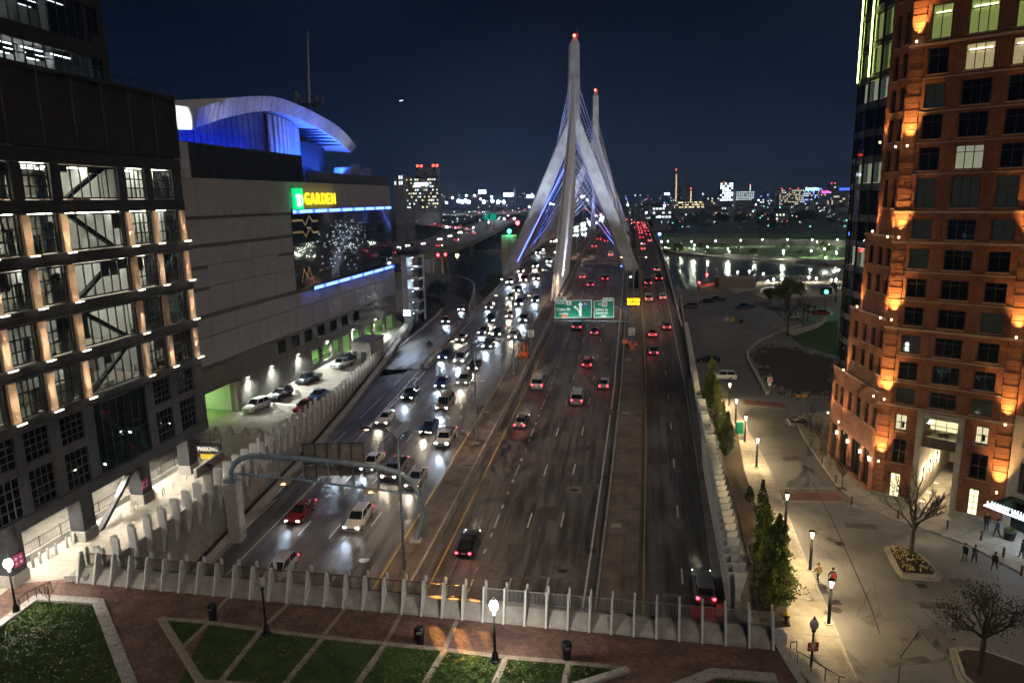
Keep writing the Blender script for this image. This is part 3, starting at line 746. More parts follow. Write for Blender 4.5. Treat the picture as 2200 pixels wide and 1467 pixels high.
stone_edge(plaza, G(-120, 1430), G(82, 1282), 0.75, 0.16, mat=M['granite']); stone_edge(plaza, G(74, 1284), G(216, 1294), 0.75, 0.16, mat=M['granite']); stone_edge(plaza, G(210, 1292), G(295, 1510), 0.8, 0.16, mat=M['granite'])
LT = [(345, 1330), (447, 1338), (562, 1354), (694, 1370), (828, 1384), (956, 1397), (1088, 1413), (1223, 1424), (1352, 1439)]
LBm = [(345, 1330), (389, 1392), (470, 1470), (608, 1475), (764, 1475), (908, 1475), (1060, 1475), (1213, 1475), (1262, 1475)]
for k in range(8):
    q = [LT[k], LT[k + 1], LBm[k + 1], LBm[k]] if k else [LT[0], LT[1], LBm[1]]
    cx_ = sum(p[0] for p in q) / len(q); cy_ = sum(p[1] for p in q) / len(q)
    q = [(cx_ + (x - cx_) * 0.93, cy_ + (y - cy_) * 0.97) for x, y in q]
    if k in (1, 2, 3, 4, 5, 6): q[2] = (q[2][0] - 20, 1500); q[3] = (q[3][0] - 26, 1500)
    lawn('plaza_lawn', q, 'lawn', 3200, 0.0, 0.05)
for k in range(8): stone_edge(plaza, G(*LT[k]), G(*LT[k + 1]), 0.42, 0.10)
for k in range(1, 8): stone_edge(plaza, G(*LT[k]), G(LBm[k][0], LBm[k][1]), 0.45, 0.07)
stone_edge(plaza, G(345, 1328), G(445, 1490), 0.55, 0.14); stone_edge(plaza, G(1350, 1440), G(1225, 1480), 0.5, 0.22, mat=M['granite'])
stone_edge(plaza, G(430, 1466), G(620, 1478), 0.5, 0.1)
lawn('east_lawn', [(1490, 1490), (1548, 1462), (1680, 1472), (1700, 1500)], 'lawn', 2500)
stone_edge(plaza, G(1450, 1480), G(1535, 1446), 0.8, 0.16, mat=M['granite']); stone_edge(plaza, G(1528, 1447), G(1668, 1458), 0.8, 0.16, mat=M['granite'])
# pale paving bands running from the lawn joints to the parapet
for (x0, y0), (x1, y1) in (((562, 1350), (632, 1284)), ((694, 1366), (748, 1298)), ((828, 1380), (866, 1311)), ((956, 1393), (985, 1324)), ((447, 1330), (500, 1272))):
    a_, b__ = G(x0, y0), G(x1, y1); d = (b__ - a_).normalized(); n_ = Vector((d.y, -d.x, 0)) * 0.16
    g = MB(); g.quad(*[tuple(v + Vector((0, 0, 0.008))) for v in (a_ - n_, a_ + n_, b__ + n_, b__ - n_)]); obj('paving_band', g, M['granite_b'], plaza)

# ------------------------------------------------------------------ street, kerbs, pavements on the east side
KL = [(21.6, 30), (22.9, 41.6), (24.4, 48.9), (26.2, 58.2), (28.3, 68), (30.7, 79.1), (34.4, 103.5), (36.5, 118)]
KR = [(80, 103), (44, 101), (40.8, 96), (38.6, 86), (37.2, 78), (36.4, 73), (36.6, 69), (38.4, 65.5), (40.6, 62.8), (42.4, 59.8), (43.6, 55), (45, 47), (47, 38), (60, 24)]
structure('street', flat([(21.6, 24)] + KL + [(60, 118), (80, 103)] + KR[1:], SZ + 0.004), M['street'])
ew = structure('east_pavement', MB().prism([(18.6, 44.0), (19.4, 52), (21.2, 58.5), (25.6, 80), (31.5, 106), (36.5, 118)] + KL[::-1][1:] + [(18.4, 30)], SZ - 0.2, SZ + 0.12), M['side'])
for k in range(len(KL) - 1): stone_edge(ew, KL[k], KL[k + 1], 0.2, 0.22, 'kerb_stone', 2.4, M['granite'], SZ - 0.08)
tp = structure('tower_pavement', MB().prism(KR + [(120, 24), (120, 103)], SZ - 0.2, SZ + 0.12), M['side'])
for k in range(1, len(KR) - 2): stone_edge(tp, KR[k], KR[k + 1], 0.2, 0.22, 'kerb_stone', 2.2, M['granite'], SZ - 0.08)
# joints of the pavement slabs
for k in range(1, len(KL) - 2):
    a_, b__ = Vector(KL[k]), Vector(KL[k + 1]); L = (b__ - a_).length; n = int(L / 2.0)
    for q in range(n):
        p = a_ + (b__ - a_) * (q / n); g = MB(); g.quad((p.x - 3.0, p.y + 0.55, SZ + 0.124), (p.x - 3.0, p.y + 0.58, SZ + 0.124), (p.x - 0.15, p.y + 0.03, SZ + 0.124), (p.x - 0.15, p.y, SZ + 0.124)); obj('slab_joint', g, M['seam'], ew)
structure('planting_bed', MB().prism([(18.7, 47.6), (19.6, 52), (21.5, 60), (25.7, 80), (30.5, 102), (32.6, 112), (33.8, 112), (31.0, 92), (27.6, 79), (24.2, 62.5), (22.5, 54.2), (20.9, 47.9)], SZ, SZ + 0.16), M['soil'])
# brick crossing with pale borders
cxp = [G(x, y, SZ + 0.012) for x, y in ((1652, 1057), (1800, 1055), (1812, 1075), (1660, 1073))]
structure('brick_crossing', flat(cxp, SZ + 0.010), M['brickx'])
cxp2 = [G(x, y, SZ) for x, y in ((1598, 859), (1682, 866), (1690, 876), (1600, 868))]
structure('brick_crossing', flat(cxp2, SZ + 0.010), M['brickx'])
for q in ((1648, 1051, 1798, 1049), (1662, 1078, 1816, 1080), (1597, 855, 1680, 862), (1600, 871, 1692, 880)):
    a_, b__ = G(q[0], q[1], SZ), G(q[2], q[3], SZ); g = MB(); g.quad((a_.x, a_.y, SZ + .012), (b__.x, b__.y, SZ + .012), (b__.x, b__.y + .35, SZ + .012), (a_.x, a_.y + .35, SZ + .012)); o = structure('crossing_border', g, M['side'])
# steps from the plaza down to the pavement
st = thing('plaza_steps', 'granite steps with handrail leading from the plaza to the pavement', 'steps')
for k in range(9):
    x0 = 18.0 + 0.36 * k; obj('step', MB().box(x0, x0 + 0.38, 24, 42.6 - 0.5 * 0, SZ - 0.1, -0.03 - (k + 1) * 0.24 + 0.0), M['granite'], st)
g = MB(); 
for k in range(4): 
    g.tube([(18.3 + k * 0.95, 40.6, -0.2 - k * 0.64), (18.3 + k * 0.95, 40.6, 0.75 - k * 0.64)], 0.025, 6)
g.tube([(18.0, 40.6, 0.95), (18.3, 40.6, 0.75), (21.15, 40.6, -1.17), (21.5, 40.6, -1.25)], 0.028, 6)
obj('handrail', g, M['black'], st)
obj('side_wall', MB().box(17.45, 17.98, 24, 43.2, SZ - 0.2, 0.12), M['granite'], st)
# manholes in the street
for px, py, r_ in ((1805, 1168, 0.45), (1797, 1310, 0.42), (1700, 1062, 0.3), (1740, 1286, 0.35)):
    p = G(px, py, SZ + (0.13 if px == 1740 else 0.01)); g = MB(); g.lathe([(r_, 0), (r_, 0.012), (r_ * 0.8, 0.016)], 18); obj('manhole_cover', g, M['dsteel'], None, p)['kind'] = 'structure'
for px, py in ((1980, 1258), (1795, 1293)):
    p = G(px, py, SZ + 0.012); obj('drain_grate', MB().box(-0.4, 0.4, -0.35, 0.35, 0, 0.01), M['dsteel'], None, p)['kind'] = 'structure'
# crack lines
for pts in ([(1745, 1035), (1790, 1120), (1830, 1210), (1870, 1300), (1890, 1360)], [(1930, 1467), (1935, 1410), (1975, 1355), (2060, 1335)]):
    V = []; g = MB()
    P = [G(x, y, SZ + 0.012) for x, y in pts]
    for p in P: V += [(p.x - 0.05, p.y, p.z), (p.x + 0.05, p.y, p.z)]
    g.add(V, [(2 * i, 2 * i + 1, 2 * i + 3, 2 * i + 2) for i in range(len(P) - 1)]); obj('tar_line', g, M['seam'])['kind'] = 'structure'

# repairs, seams and stains that break up the big sheets
M['patch_d'] = plain('dark_patch', (0.085, 0.083, 0.08), 0.6, var=0.3, scale=2.0)
M['patch_l'] = plain('light_patch', (0.145, 0.14, 0.13), 0.7, var=0.3, scale=2.0)
rn = random.Random(77)
for par, us, n in ((nb_road, (-17, -3), 16), (ramp_road, (3.4, 9.2), 8), (sb_road, (-37.5, -23.5), 12)):
    for k in range(n):
        y = 56 + (k + rn.random()) * (120 / n); u = rn.uniform(*us); L = rn.uniform(1.0, 5.0); wd = rn.uniform(0.5, 1.3)
        g = MB(); g.quad(H(y, u - wd, 0.0045), H(y, u + wd, 0.0045), H(y + L, u + wd, 0.0045), H(y + L, u - wd, 0.0045)); obj('repair_patch', g, M['patch_d'] if k % 3 else M['patch_l'], par)
    for k in range(n):
        y = 55 + rn.random() * 90; u = rn.uniform(*us); g = MB(); V = []
        for q in range(9):
            V += [tuple(H(y + q * 1.6, u + rn.uniform(-0.06, 0.06) - 0.03, 0.0052)), tuple(H(y + q * 1.6, u + rn.uniform(-0.06, 0.06) + 0.03, 0.0052))]
        g.add(V, [(2 * i, 2 * i + 1, 2 * i + 3, 2 * i + 2) for i in range(8)]); obj('tar_seam', g, M['seam'], par)
for k, (px, py, w_, h, a_) in enumerate(((1700, 985, 2.2, 1.4, 0.1), (1760, 1140, 1.2, 3.0, 0.3), (1850, 1130, 3.0, 1.1, -0.2), (1880, 1330, 2.0, 1.2, 0.4), (2010, 1300, 2.6, 0.9, -0.1), (1690, 930, 1.5, 2.4, 0.1), (2060, 1250, 1.2, 1.2, 0.2), (1830, 1420, 1.0, 2.6, 0.2), (1740, 1010, 0.7, 3.2, 0.1), (1950, 1420, 3.2, 0.8, 0.1))):
    p = G(px, py, SZ); o = obj('street_patch', MB().box(-w_ / 2, w_ / 2, -h / 2, h / 2, 0, 0.003), M['patch_l'] if k % 2 else M['patch_d'], None, (p.x, p.y, SZ + 0.0055 + 0.0005 * k), a_); o['kind'] = 'structure'
for k in range(16):
    px, py = rn.uniform(1640, 2080), rn.uniform(930, 1440); p = G(px, py, SZ); V = []; g = MB(); a_ = rn.uniform(-0.6, 0.6) + 1.4
    for q in range(8): c_ = Vector((p.x + math.cos(a_) * q * 0.7 + rn.uniform(-.1, .1), p.y + math.sin(a_) * q * 0.7)); V += [(c_.x - 0.018, c_.y, SZ + 0.0135), (c_.x + 0.018, c_.y, SZ + 0.0135)]
    if pin([(q[0], q[1]) for q in KL] + [(60, 118), (80, 103)] + KR[1:], p.x, p.y) and pin([(q[0], q[1]) for q in KL] + [(60, 118), (80, 103)] + KR[1:], c_.x, c_.y):
        g.add(V, [(2 * i, 2 * i + 1, 2 * i + 3, 2 * i + 2) for i in range(7)]); obj('crack_line', g, M['seam'])['kind'] = 'structure'
for k in range(2, len(KR) - 4):                                # slab joints of the tower pavement
    a_, b_ = Vector(KR[k]), Vector(KR[k + 1]); d = (b_ - a_).normalized(); nn = Vector((-d.y, d.x)); L = (b_ - a_).length
    for q in range(int(L / 1.6)):
        p = a_ + d * (q * 1.6 + 0.4); e = p + nn * 4.2; g = MB(); g.quad((p.x + nn.x * .15, p.y + nn.y * .15, SZ + .124), (p.x + nn.x * .15 + d.x * .03, p.y + nn.y * .15 + d.y * .03, SZ + .124), (e.x + d.x * .03, e.y + d.y * .03, SZ + .124), (e.x, e.y, SZ + .124)); obj('slab_joint', g, M['seam'], tp)
# paving joints of the arcade pavement
for k in range(34):
    y = 50 + k * 1.25; xw = lerp_tab(y, [(p[1], p[0]) for p in WL]) - 0.5; g = MB(); g.quad((xw - 7.0, y + 1.2, 0.004), (xw - 7.0, y + 1.225, 0.004), (xw, y + 0.025, 0.004), (xw, y, 0.004)); obj('paving_joint', g, M['seam'])['kind'] = 'structure'
# ================================================================== buildings
WCACHE = {}
def window(par, x0, x1, z0, z1, nx, ny, y=0.0, fmat=None, pmat=None, bar=0.05, dep=0.10, name='window', edge=0.08):
    """a framed window: bars as the part, one pane object per light"""
    fmat = fmat or M['dsteel']; pmat = pmat or M['glass']
    w_, h = x1 - x0, z1 - z0; key = (round(w_, 2), round(h, 2), nx, ny, bar, dep, fmat.name, pmat.name, edge)
    if key not in WCACHE:
        g = MB(); g.box(0, edge, 0, dep, 0, h); g.box(w_ - edge, w_, 0, dep, 0, h); g.box(edge, w_ - edge, 0, dep, 0, edge); g.box(edge, w_ - edge, 0, dep, h - edge, h)
        iw = (w_ - 2 * edge) / nx; ih = (h - 2 * edge) / ny
        for i in range(1, nx): g.box(edge + iw * i - bar / 2, edge + iw * i + bar / 2, 0.012, dep - 0.012, edge, h - edge)
        for i in range(1, ny): g.box(edge, w_ - edge, 0.02, dep - 0.02, edge + ih * i - bar / 2, edge + ih * i + bar / 2)
        p = MB(); p.box(-iw / 2 + 0.005, iw / 2 - 0.005, 0, 0.012, -ih / 2 + 0.005, ih / 2 - 0.005)
        WCACHE[key] = (g.mesh('window', fmat), p.mesh('pane', pmat), iw, ih)
    fm, pm, iw, ih = WCACHE[key]
    f = obj(name, fm, None, par, (x0, y, z0))
    for i in range(nx):
        for j in range(ny): obj('pane', pm, None, f, (edge + iw * (i + 0.5), dep * 0.5, edge + ih * (j + 0.5)))
    return f
def dirang(d): return math.atan2(d[1], d[0])
def card(par, x0, x1, z0, z1, y, mat, name='blind'):
    return obj(name, MB().box(x0, x1, y, y + 0.03, z0, z1), mat, par)

# ------------------------------------------------------------------ dark steel office block on the left
LBA = dirang((0.161, 1))
lb = thing('office_block', 'dark steel office block with lit tan pilasters and gridded factory windows', 'building', (-40.4, 52.0, 0), LBA)
X0, X1, DEP = -24.0, 27.3, 20.0
PIL = [(-6.3, -5.5), (1.5, 2.3), (5.3, 6.1), (9.3, 10.1), (17.5, 18.3), (21.5, 22.3), (25.9, 26.9)]
WIN = [(-5.2, 1.2), (2.5, 5.1), (6.3, 9.1), (10.3, 17.3), (18.5, 21.3), (22.5, 25.7)]
ROWS = [(30.75, 33.65), (26.25, 29.45), (21.9, 25.05), (17.5, 20.7), (13.1, 16.35)]
BANDS = [(33.72, 34.9), (29.55, 30.65), (25.15, 26.15), (20.8, 21.8), (16.45, 17.4), (12.15, 13.0)]
for z0, z1 in BANDS:
    x = X0
    cuts = [X0, -16, -9.9, -5.9, 1.9, 5.7, 9.7, 13.7, 17.9, 21.9, X1]
    for a_, c in zip(cuts, cuts[1:]):
        obj('spandrel_panel', MB().box(a_ + 0.015, c - 0.015, -0.12, 0.5, z0 + 0.06, z1 - 0.06), M['dsteel'], lb)
    for zz in (z0, z1 - 0.06): obj('flange', MB().box(X0, X1 + 0.12, -0.34, 0.3, zz, zz + 0.06), M['dsteel2'], lb)
piers = [(X0, -5.3), (1.3, 2.4), (5.2, 6.2), (9.2, 10.2), (17.4, 18.4), (21.4, 22.4), (25.8, X1)]
for z0, z1 in ROWS:
    for a_, c in piers: obj('pier', MB().box(a_, c, -0.02, 0.42, z0 - 0.14, z1 + 0.12), M['dsteel'], lb)
for r_, (z0, z1) in enumerate(ROWS):
    for a_, c in WIN:
        big = c - a_ > 4
        window(lb, a_, c, z0, z1, 6 if big else 4, 1 if big else 3, 0.12, M['dsteel'], M['glass'], 0.11 if not big else 0.10, edge=0.14)
        if big:      # diagonal brace just behind the glass
            g = MB(); up = (r_ % 2 == 0); zA, zB = (z0, z1) if up else (z1, z0)
            g.extrude([(a_ + 0.6, 0.5, zA), (a_ + 1.2, 0.5, zA), (c - 0.6, 0.5, zB), (c - 1.2, 0.5, zB)], (0, 0.4, 0)); obj('brace', g, M['dsteel2'], lb)
    if r_ > 0:
        for k, (a_, c) in enumerate(PIL):
            if r_ == 3 and k == 5: obj('pilaster', MB().bbox(a_, c, -0.30, -0.03, z0 - 0.05, z1 + 0.02, 0.02), M['tan'], lb); continue
            obj('pilaster', MB().bbox(a_, c, -0.30, -0.03, z0 - 0.05, z1 + 0.02, 0.02), M['tan'], lb)
            l_ = obj('uplight', MB().box(a_ - 0.05, c + 0.05, -0.72, -0.60, z0 - 0.14, z0 - 0.06), E_['bar'], lb)
            obj('bracket', MB().box(a_ + 0.3, a_ + 0.36, -0.6, -0.1, z0 - 0.16, z0 - 0.12), M['dsteel'], lb)
            if a_ > -6: lamp('SPOT', ((a_ + c) / 2, -0.78, z0 - 0.35), 900 + 240 * ((k * 5 + r_ * 3) % 4), (1.0, 0.80, 0.60), lb, 0.16, 44, 1.0, aim=(0, 0.16, 1), name='uplight_glow')
# lower two storeys
BW = [(9.45, 12.05), (5.3, 8.75)]
for (z0, z1) in BW:
    for a_, c in ((-5, -2), (-1.3, 1.5), (2.4, 5.0), (6.2, 8.9), (18.6, 21.3), (22.6, 25.4)):
        window(lb, a_, c, z0, z1, 4, 4, 0.12, M['dsteel2'], M['glass_d'], 0.09)
for a_, c in ((X0, -5), (-2, -1.3), (1.5, 2.4), (5.0, 6.2), (8.9, 10.2), (17.4, 18.6), (21.3, 22.6), (25.4, X1)):
    obj('pier', MB().box(a_, c, 0.0, 0.42, 5.3, 12.1), M['dsteel2'], lb)
for z0, z1 in ((8.75, 9.45),):
    for a_, c in ((X0, 10.2), (17.4, X1)): obj('spandrel_panel', MB().box(a_, c, 0.02, 0.4, z0, z1), M['dsteel2'], lb)
window(lb, 10.2, 17.4, 5.3, 12.05, 7, 1, 0.14, M['dsteel'], M['glass_g'], 0.07)
g = MB(); g.extrude([(10.4, 0.7, 12.0), (11.2, 0.7, 12.0), (17.2, 0.7, 5.4), (16.4, 0.7, 5.4)], (0, 0.4, 0)); obj('brace', g, M['bluesteel'], lb)
obj('lower_beam', MB().box(X0, X1, -0.05, 0.6, 4.2, 5.25), M['dsteel2'], lb)
obj('soffit', MB().box(X0, X1, 0.6, 8.0, 4.25, 4.5), M['white'], lb)
# ground arcade
for a_ in (-0.6, 7.2, 15.2, 23.2, -8.6):
    obj('column', MB().bbox(a_, a_ + 1.5, 0.05, 1.5, 1.05, 4.25, 0.03), M['dsteel2'], lb)
    obj('column_base', MB().bbox(a_ - 0.08, a_ + 1.58, -0.03, 1.58, 0.0, 1.05, 0.04), M['concrete'], lb)
g = MB(); g.extrude([(9.3, 0.3, 0.0), (9.9, 0.3, 0.0), (15.2, 0.3, 4.2), (14.6, 0.3, 4.2)], (0, 0.5, 0)); obj('strut', g, M['dsteel'], lb)
for k in range(14):
    a_ = X0 + k * 3.7; obj('back_wall_panel', MB().box(a_ + 0.02, a_ + 3.66, 7.6, 7.9, 0, 4.25), M['white'], lb)
obj('ramp_kerb', MB().bbox(X0, 26, 2.4, 2.7, 0, 0.62, 0.02), M['concrete'], lb)
g = MB(); g.box(X0, 26, 2.52, 2.58, 1.55, 1.6); g.box(X0, 26, 2.53, 2.57, 0.72, 0.75)
x = X0
while x < 26: g.box(x, x + 0.02, 2.54, 2.56, 0.75, 1.55); x += 0.16
x = X0
while x < 26: g.box(x, x + 0.06, 2.52, 2.58, 0.6, 1.7); x += 2.4
stuff(obj('arcade_railing', g, M['black'], lb))
for x in (-8, -3.5, 1.5, 5.0, 9.5, 12.5, 17.2, 20.5, 25.4):
    obj('downlight', MB().lathe([(0.16, 0), (0.16, 0.04), (0.1, 0.05)], 12, (x, 1.9, 4.19)), E_['soffit'], lb)
    lamp('SPOT', (x, 1.6, 4.15), 900, (1.0, 0.90, 0.74), lb, 0.15, 150, 0.8, (0, -0.35, -1), 'downlight_glow')
for x in (-6, 0.5, 5.5, 10.5, 14, 19, 22): obj('downlight', MB().lathe([(0.14, 0), (0.14, 0.04), (0.1, 0.05)], 10, (x, 5.2, 4.19)), E_['soffit'], lb)
for x in (1, 10, 19): lamp('POINT', (x, 5.2, 3.9), 420, (1.0, 0.92, 0.8), lb, 0.2, name='downlight_glow')
for a_, zz in ((1.0, 1.6), (16.5, 1.6)):       # round loading-zone notices on the columns
    s_ = obj('notice', MB().box(a_ - 1.3, a_ - 0.4, -0.02, 0.04, zz, zz + 1.0), M['magenta'], lb)
    for i in range(2):
        for j in range(2): o = obj('notice_symbol', MB().lathe([(0.12, 0), (0.12, 0.012)], 12), M['sign_white'], s_, (a_ - 1.1 + 0.45 * i, -0.022, zz + 0.28 + 0.42 * j)); o.rotation_euler = (R(90), 0, 0)
# louvred plant screen, parapet, roof rail
x = X0; k = 0
g0 = MB()
for q in range(30): 
    z_ = 0.10 + q * 0.205; g0.add([(0.06, -0.02, z_), (3.64, -0.02, z_), (3.64, 0.14, z_ + 0.15), (0.06, 0.14, z_ + 0.15)], [(0, 1, 2, 3)])
g0.box(0.0, 0.06, -0.08, 0.2, 0, 6.3); g0.box(3.64, 3.7, -0.08, 0.2, 0, 6.3); g0.box(0.06, 3.64, -0.04, 0.16, 6.2, 6.3); g0.box(0.06, 3.64, 0.14, 0.18, 0, 6.2)
LV = g0.mesh('louver_panel', M['louver'])
while x < X1 - 3: obj('louver_panel', LV, None, lb, (x, 0.15, 35.05)); x += 3.7
obj('parapet_cap', MB().box(X0, X1 + 0.2, -0.05, 0.5, 41.36, 41.56), M['dsteel'], lb)
obj('roof', MB().box(X0, X1, 0.4, DEP, 41.0, 41.3), M['dsteel2'], lb)
obj('end_wall', MB().box(X1 - 0.3, X1, 0.5, DEP, 4.3, 41.3), M['dsteel2'], lb)
g = MB(); g.box(X0, 27.3, 0.3, 0.36, 42.35, 42.45); 
x = X0
while x < 27.4: g.box(x, x + 0.08, 0.3, 0.36, 41.5, 42.4); x += 2.05
obj('roof_rail', g, M['dsteel'], lb)
# floors and rooms behind the glass
for r_, (z0, z1) in enumerate(ROWS):
    obj('floor_slab', MB().box(X0, X1 - 0.4, 0.5, 10.5, z0 - 0.95, z0 - 0.7), M['interior'], lb)
    obj('ceiling', MB().box(X0, X1 - 0.4, 0.5, 10.5, z1 + 0.14, z1 + 0.2), M['dsteel2'] if r_ else M['interior'], lb)
    obj('room_wall', MB().box(X0, X1 - 0.4, 10.3, 10.5, z0 - 0.7, z1 + 0.14), M['interior'], lb)
    bright = [1, 0.75, 0.85, 0.6, 0.35][r_]
    nm = 'office_strip_%d' % r_; em = emit(nm, (1.0, 0.92, 0.76), 26 * bright)
    for y in (1.5, 4.2, 7.4):
        x = -20.0 + (r_ * 1.3 + y) % 2
        while x < 25:
            if (int((x + 20) // 6.5) * 7 + r_ * 5 + int(y)) % 5 and rnd.random() < 0.85: obj('ceiling_light', MB().box(x, x + 2.4, y, y + 0.4, z1 + 0.04, z1 + 0.09), em, lb)
            x += 3.3
    for q in range(15):
        x = rnd.uniform(-8, 25); y = rnd.uniform(1.2, 8); hgt = rnd.choice([0.75, 0.75, 1.1, 1.5, 2.2])
        obj('cabinet' if hgt > 1 else 'desk', MB().box(x, x + rnd.uniform(0.8, 1.9), y, y + rnd.uniform(0.4, 0.9), z0 - 0.7, z0 - 0.7 + hgt), rnd.choice([M['white'], M['wood'], M['dsteel2'], M['white']]), lb)
    for q in range(5):
        x = rnd.choice([2.1, 9.3, 17.9, 22.0, 25.6, 13.2]) + rnd.uniform(-0.3, 0.3); obj('partition', MB().box(x, x + 0.15, rnd.uniform(1, 3), 9, z0 - 0.7, z1 + 0.1), M['white'], lb)
    for a_, c in WIN[1:]:
        nb_ = 6 if c - a_ > 4 else 2; wd_ = (c - a_) / nb_
        for q in range(nb_):
            if rnd.random() < 0.30: dr = rnd.choice([0.5, 0.9, 1.4, 2.4]); obj('roller_blind', MB().box(a_ + wd_ * q + 0.06, a_ + wd_ * (q + 1) - 0.06, 0.30, 0.32, z1 - 0.1 - dr, z1 - 0.1), M['interior'], lb)
    obj('blind', MB().box(4.2, 4.9, 0.32, 0.36, z0, z0 + 2.2), M['white'], lb); obj('blind', MB().box(8.0, 9.0, 0.32, 0.36, z0, z1 - 0.6), M['white'], lb)
    obj('blind', MB().box(24.6, 25.5, 0.32, 0.36, z0, z1 - 0.5), M['white'], lb)
obj('floor_slab', MB().box(X0, X1 - 0.4, 0.6, 10, 4.6, 4.75), M['interior'], lb); obj('room_wall', MB().box(X0, X1 - 0.4, 6.3, 6.5, 4.7, 12.1), M['dsteel2'], lb)
obj('room_lamp', MB().box(23.2, 25.0, 1.2, 1.3, 11.5, 11.6), E_['office'], lb)
card(lb, 22.8, 25.2, 9.6, 11.9, 0.8, E_['pale'], 'curtain'); card(lb, 19, 21, 9.7, 10.9, 0.9, M['redp'], 'banner')
# glazed tower set back on the roof
for k, (z0, z1) in enumerate(((41.6, 45.0), (46.4, 50.0), (51.4, 55.0))):
    YB = 5.9
    x = 0.0; q = 0
    while x < 23.0:
        window(lb, x, x + 1.15, z0, z1, 1, 1, YB, M['dsteel'], M['glass'] if k < 2 else M['glass_d'], 0.05, 0.12, edge=0.04); x += 1.15
    window(lb, 23.3, 25.0, z0 + 0.8, z1 + 0.2, 3, 3, YB, M['dsteel'], M['glass_d'], 0.05, 0.12)
    obj('spandrel_panel', MB().box(-2, 25.4, YB - 0.04, YB + 0.3, z1, z1 + 1.4), M['dsteel'], lb)
    obj('room_wall', MB().box(-2, 25.0, YB + 6, YB + 6.2, z0, z1), M['white'], lb)
    obj('floor_slab', MB().box(-2, 25.0, YB + 0.3, YB + 6, z0 - 0.3, z0 - 0.02), M['interior'], lb)
    e_ = emit('tower_strip_%d' % k, (0.95, 0.97, 1.0), (12, 2.0, 0.5)[k])
    for y in (1.2, 3.0, 4.8):
        for x in (2, 5.5, 9, 12.5, 16, 19.5): obj('ceiling_light', MB().box(x, x + 2.4, YB + y, YB + y + 0.12, z1 - 0.35, z1 - 0.28), e_, lb)
    for x in (3, 7.3, 11, 16.5, 20.2): obj('partition', MB().box(x, x + 0.5, YB + 2.0, YB + 2.5, z0, z1), M['white'], lb)
obj('corner_post', MB().box(25.0, 25.7, 5.8, 6.6, 41.3, 58), M['dsteel'], lb)
obj('end_wall', MB().box(25.3, 25.6, 6.6, DEP, 41.3, 58), M['dsteel'], lb)

# ------------------------------------------------------------------ arena
GA = dirang((0.19, 1))
gd = thing('arena', 'grey precast sports arena with arched blue-lit roof and glass media wall', 'building', (-41.0, 99.0, 0), GA)
GX1 = 70.0
zb = [8.3, 12.2, 15.3, 19.0, 21.9, 24.6, 28.5, 33.6]
for i in range(len(zb) - 1):
    x = -28.0
    while x < GX1 - 0.1:
        c = min(x + 6.1, GX1)
        if zb[i] >= 15.2 and zb[i + 1] <= 28.6 and x >= 20.8: break
        if zb[i] >= 15.2 and zb[i + 1] <= 28.6: c = min(c, 21.4)
        obj('wall_panel', MB().box(x + 0.03, c - 0.03, 0.0, 0.4, zb[i] + 0.04, zb[i + 1] - 0.04), M['gprecast'], gd); x = c
for z_, a_, c, h in ((15.0, -28, GX1, 0.55), (18.8, -28, -3, 0.45), (21.7, -28, -3, 0.45), (24.6, -28, 21.4, 0.5), (28.3, -28, GX1, 0.35), (21.7, 16, 21.4, 0.45)):
    obj('dark_stripe', MB().box(a_, c, -0.035, 0.02, z_ - h / 2, z_ + h / 2), M['gstripe'], gd)
obj('wall_core', MB().box(-28, GX1 - 0.05, 0.42, 1.0, 4.7, 33.5), M['gstripe'], gd)
obj('flank_wall', MB().box(GX1 - 0.5, GX1, 1.0, 50, 0, 33.6), M['gprecast'], gd)
obj('roof', MB().box(-28, GX1, 0.5, 60, 33.3, 33.5), M['dsteel2'], gd)
# dark base with lintel lines
def holes_wall(par, xs, z0, z1, y0, y1, mat, holes, name):
    """wall between x limits cut by rectangular holes given as (xa, xb, za, zb)"""
    cuts = sorted(set([xs[0], xs[1]] + [h[0] for h in holes] + [h[1] for h in holes]))
    for a_, c in zip(cuts, cuts[1:]):
        hs = sorted([h for h in holes if h[0] <= a_ + 1e-6 and h[1] >= c - 1e-6], key=lambda h: h[2]); z = z0
        for h in hs:
            if h[2] > z + 1e-6: obj(name, MB().box(a_, c, y0, y1, z, h[2]), mat, par)
            z = h[3]
        if z < z1 - 1e-6: obj(name, MB().box(a_, c, y0, y1, z, z1), mat, par)
GO = [(-7.6, 0.3, 0.0, 4.5), (25.2, 29.0, 0.9, 3.7), (29.8, 33.4, 0.9, 3.7), (34.2, 37.6, 0.9, 3.7), (38.6, 43.0, 0.0, 3.7), (44.0, 48.0, 0.0, 3.7), (50, 55, 0.0, 3.6), (56, 62, 0.0, 3.6), (63, 68.5, 0, 3.6)]
holes_wall(gd, (-28, GX1), 0.0, 4.9, 0.1, 0.7, M['gprecast2'], GO, 'base_wall')
GW = [(13.8, 16.6), (18.4, 21.4), (23.2, 26.2), (28.2, 31.4), (33.4, 36.6), (38.8, 42.2), (44.6, 48.0)]
holes_wall(gd, (-28, GX1), 5.3, 8.1, 0.1, 0.7, M['gprecast2'], [(a_, c, 5.6, 7.7) for a_, c in GW], 'base_wall')
for z_ in (4.9, 8.1): obj('ledge', MB().box(-28, GX1, -0.12, 0.7, z_, z_ + (0.4 if z_ < 6 else 0.2)), M['concrete_d'], gd)
for k, (a_, c) in enumerate(GW):
    window(gd, a_, c, 5.6, 7.7, 3, 1, 0.25, M['dsteel'], M['glass_d'], 0.06)
    if k in (3, 4): card(gd, a_ + 0.2, c - 0.2, 5.7, 7.5, 1.1, E_['pale'] if k == 4 else E_['cream'], 'curtain')
    if k in (0, 5): obj('ceiling_light', MB().box(a_ + 0.4, c - 0.4, 1.6, 1.7, 7.3, 7.36), E_['office'], gd)
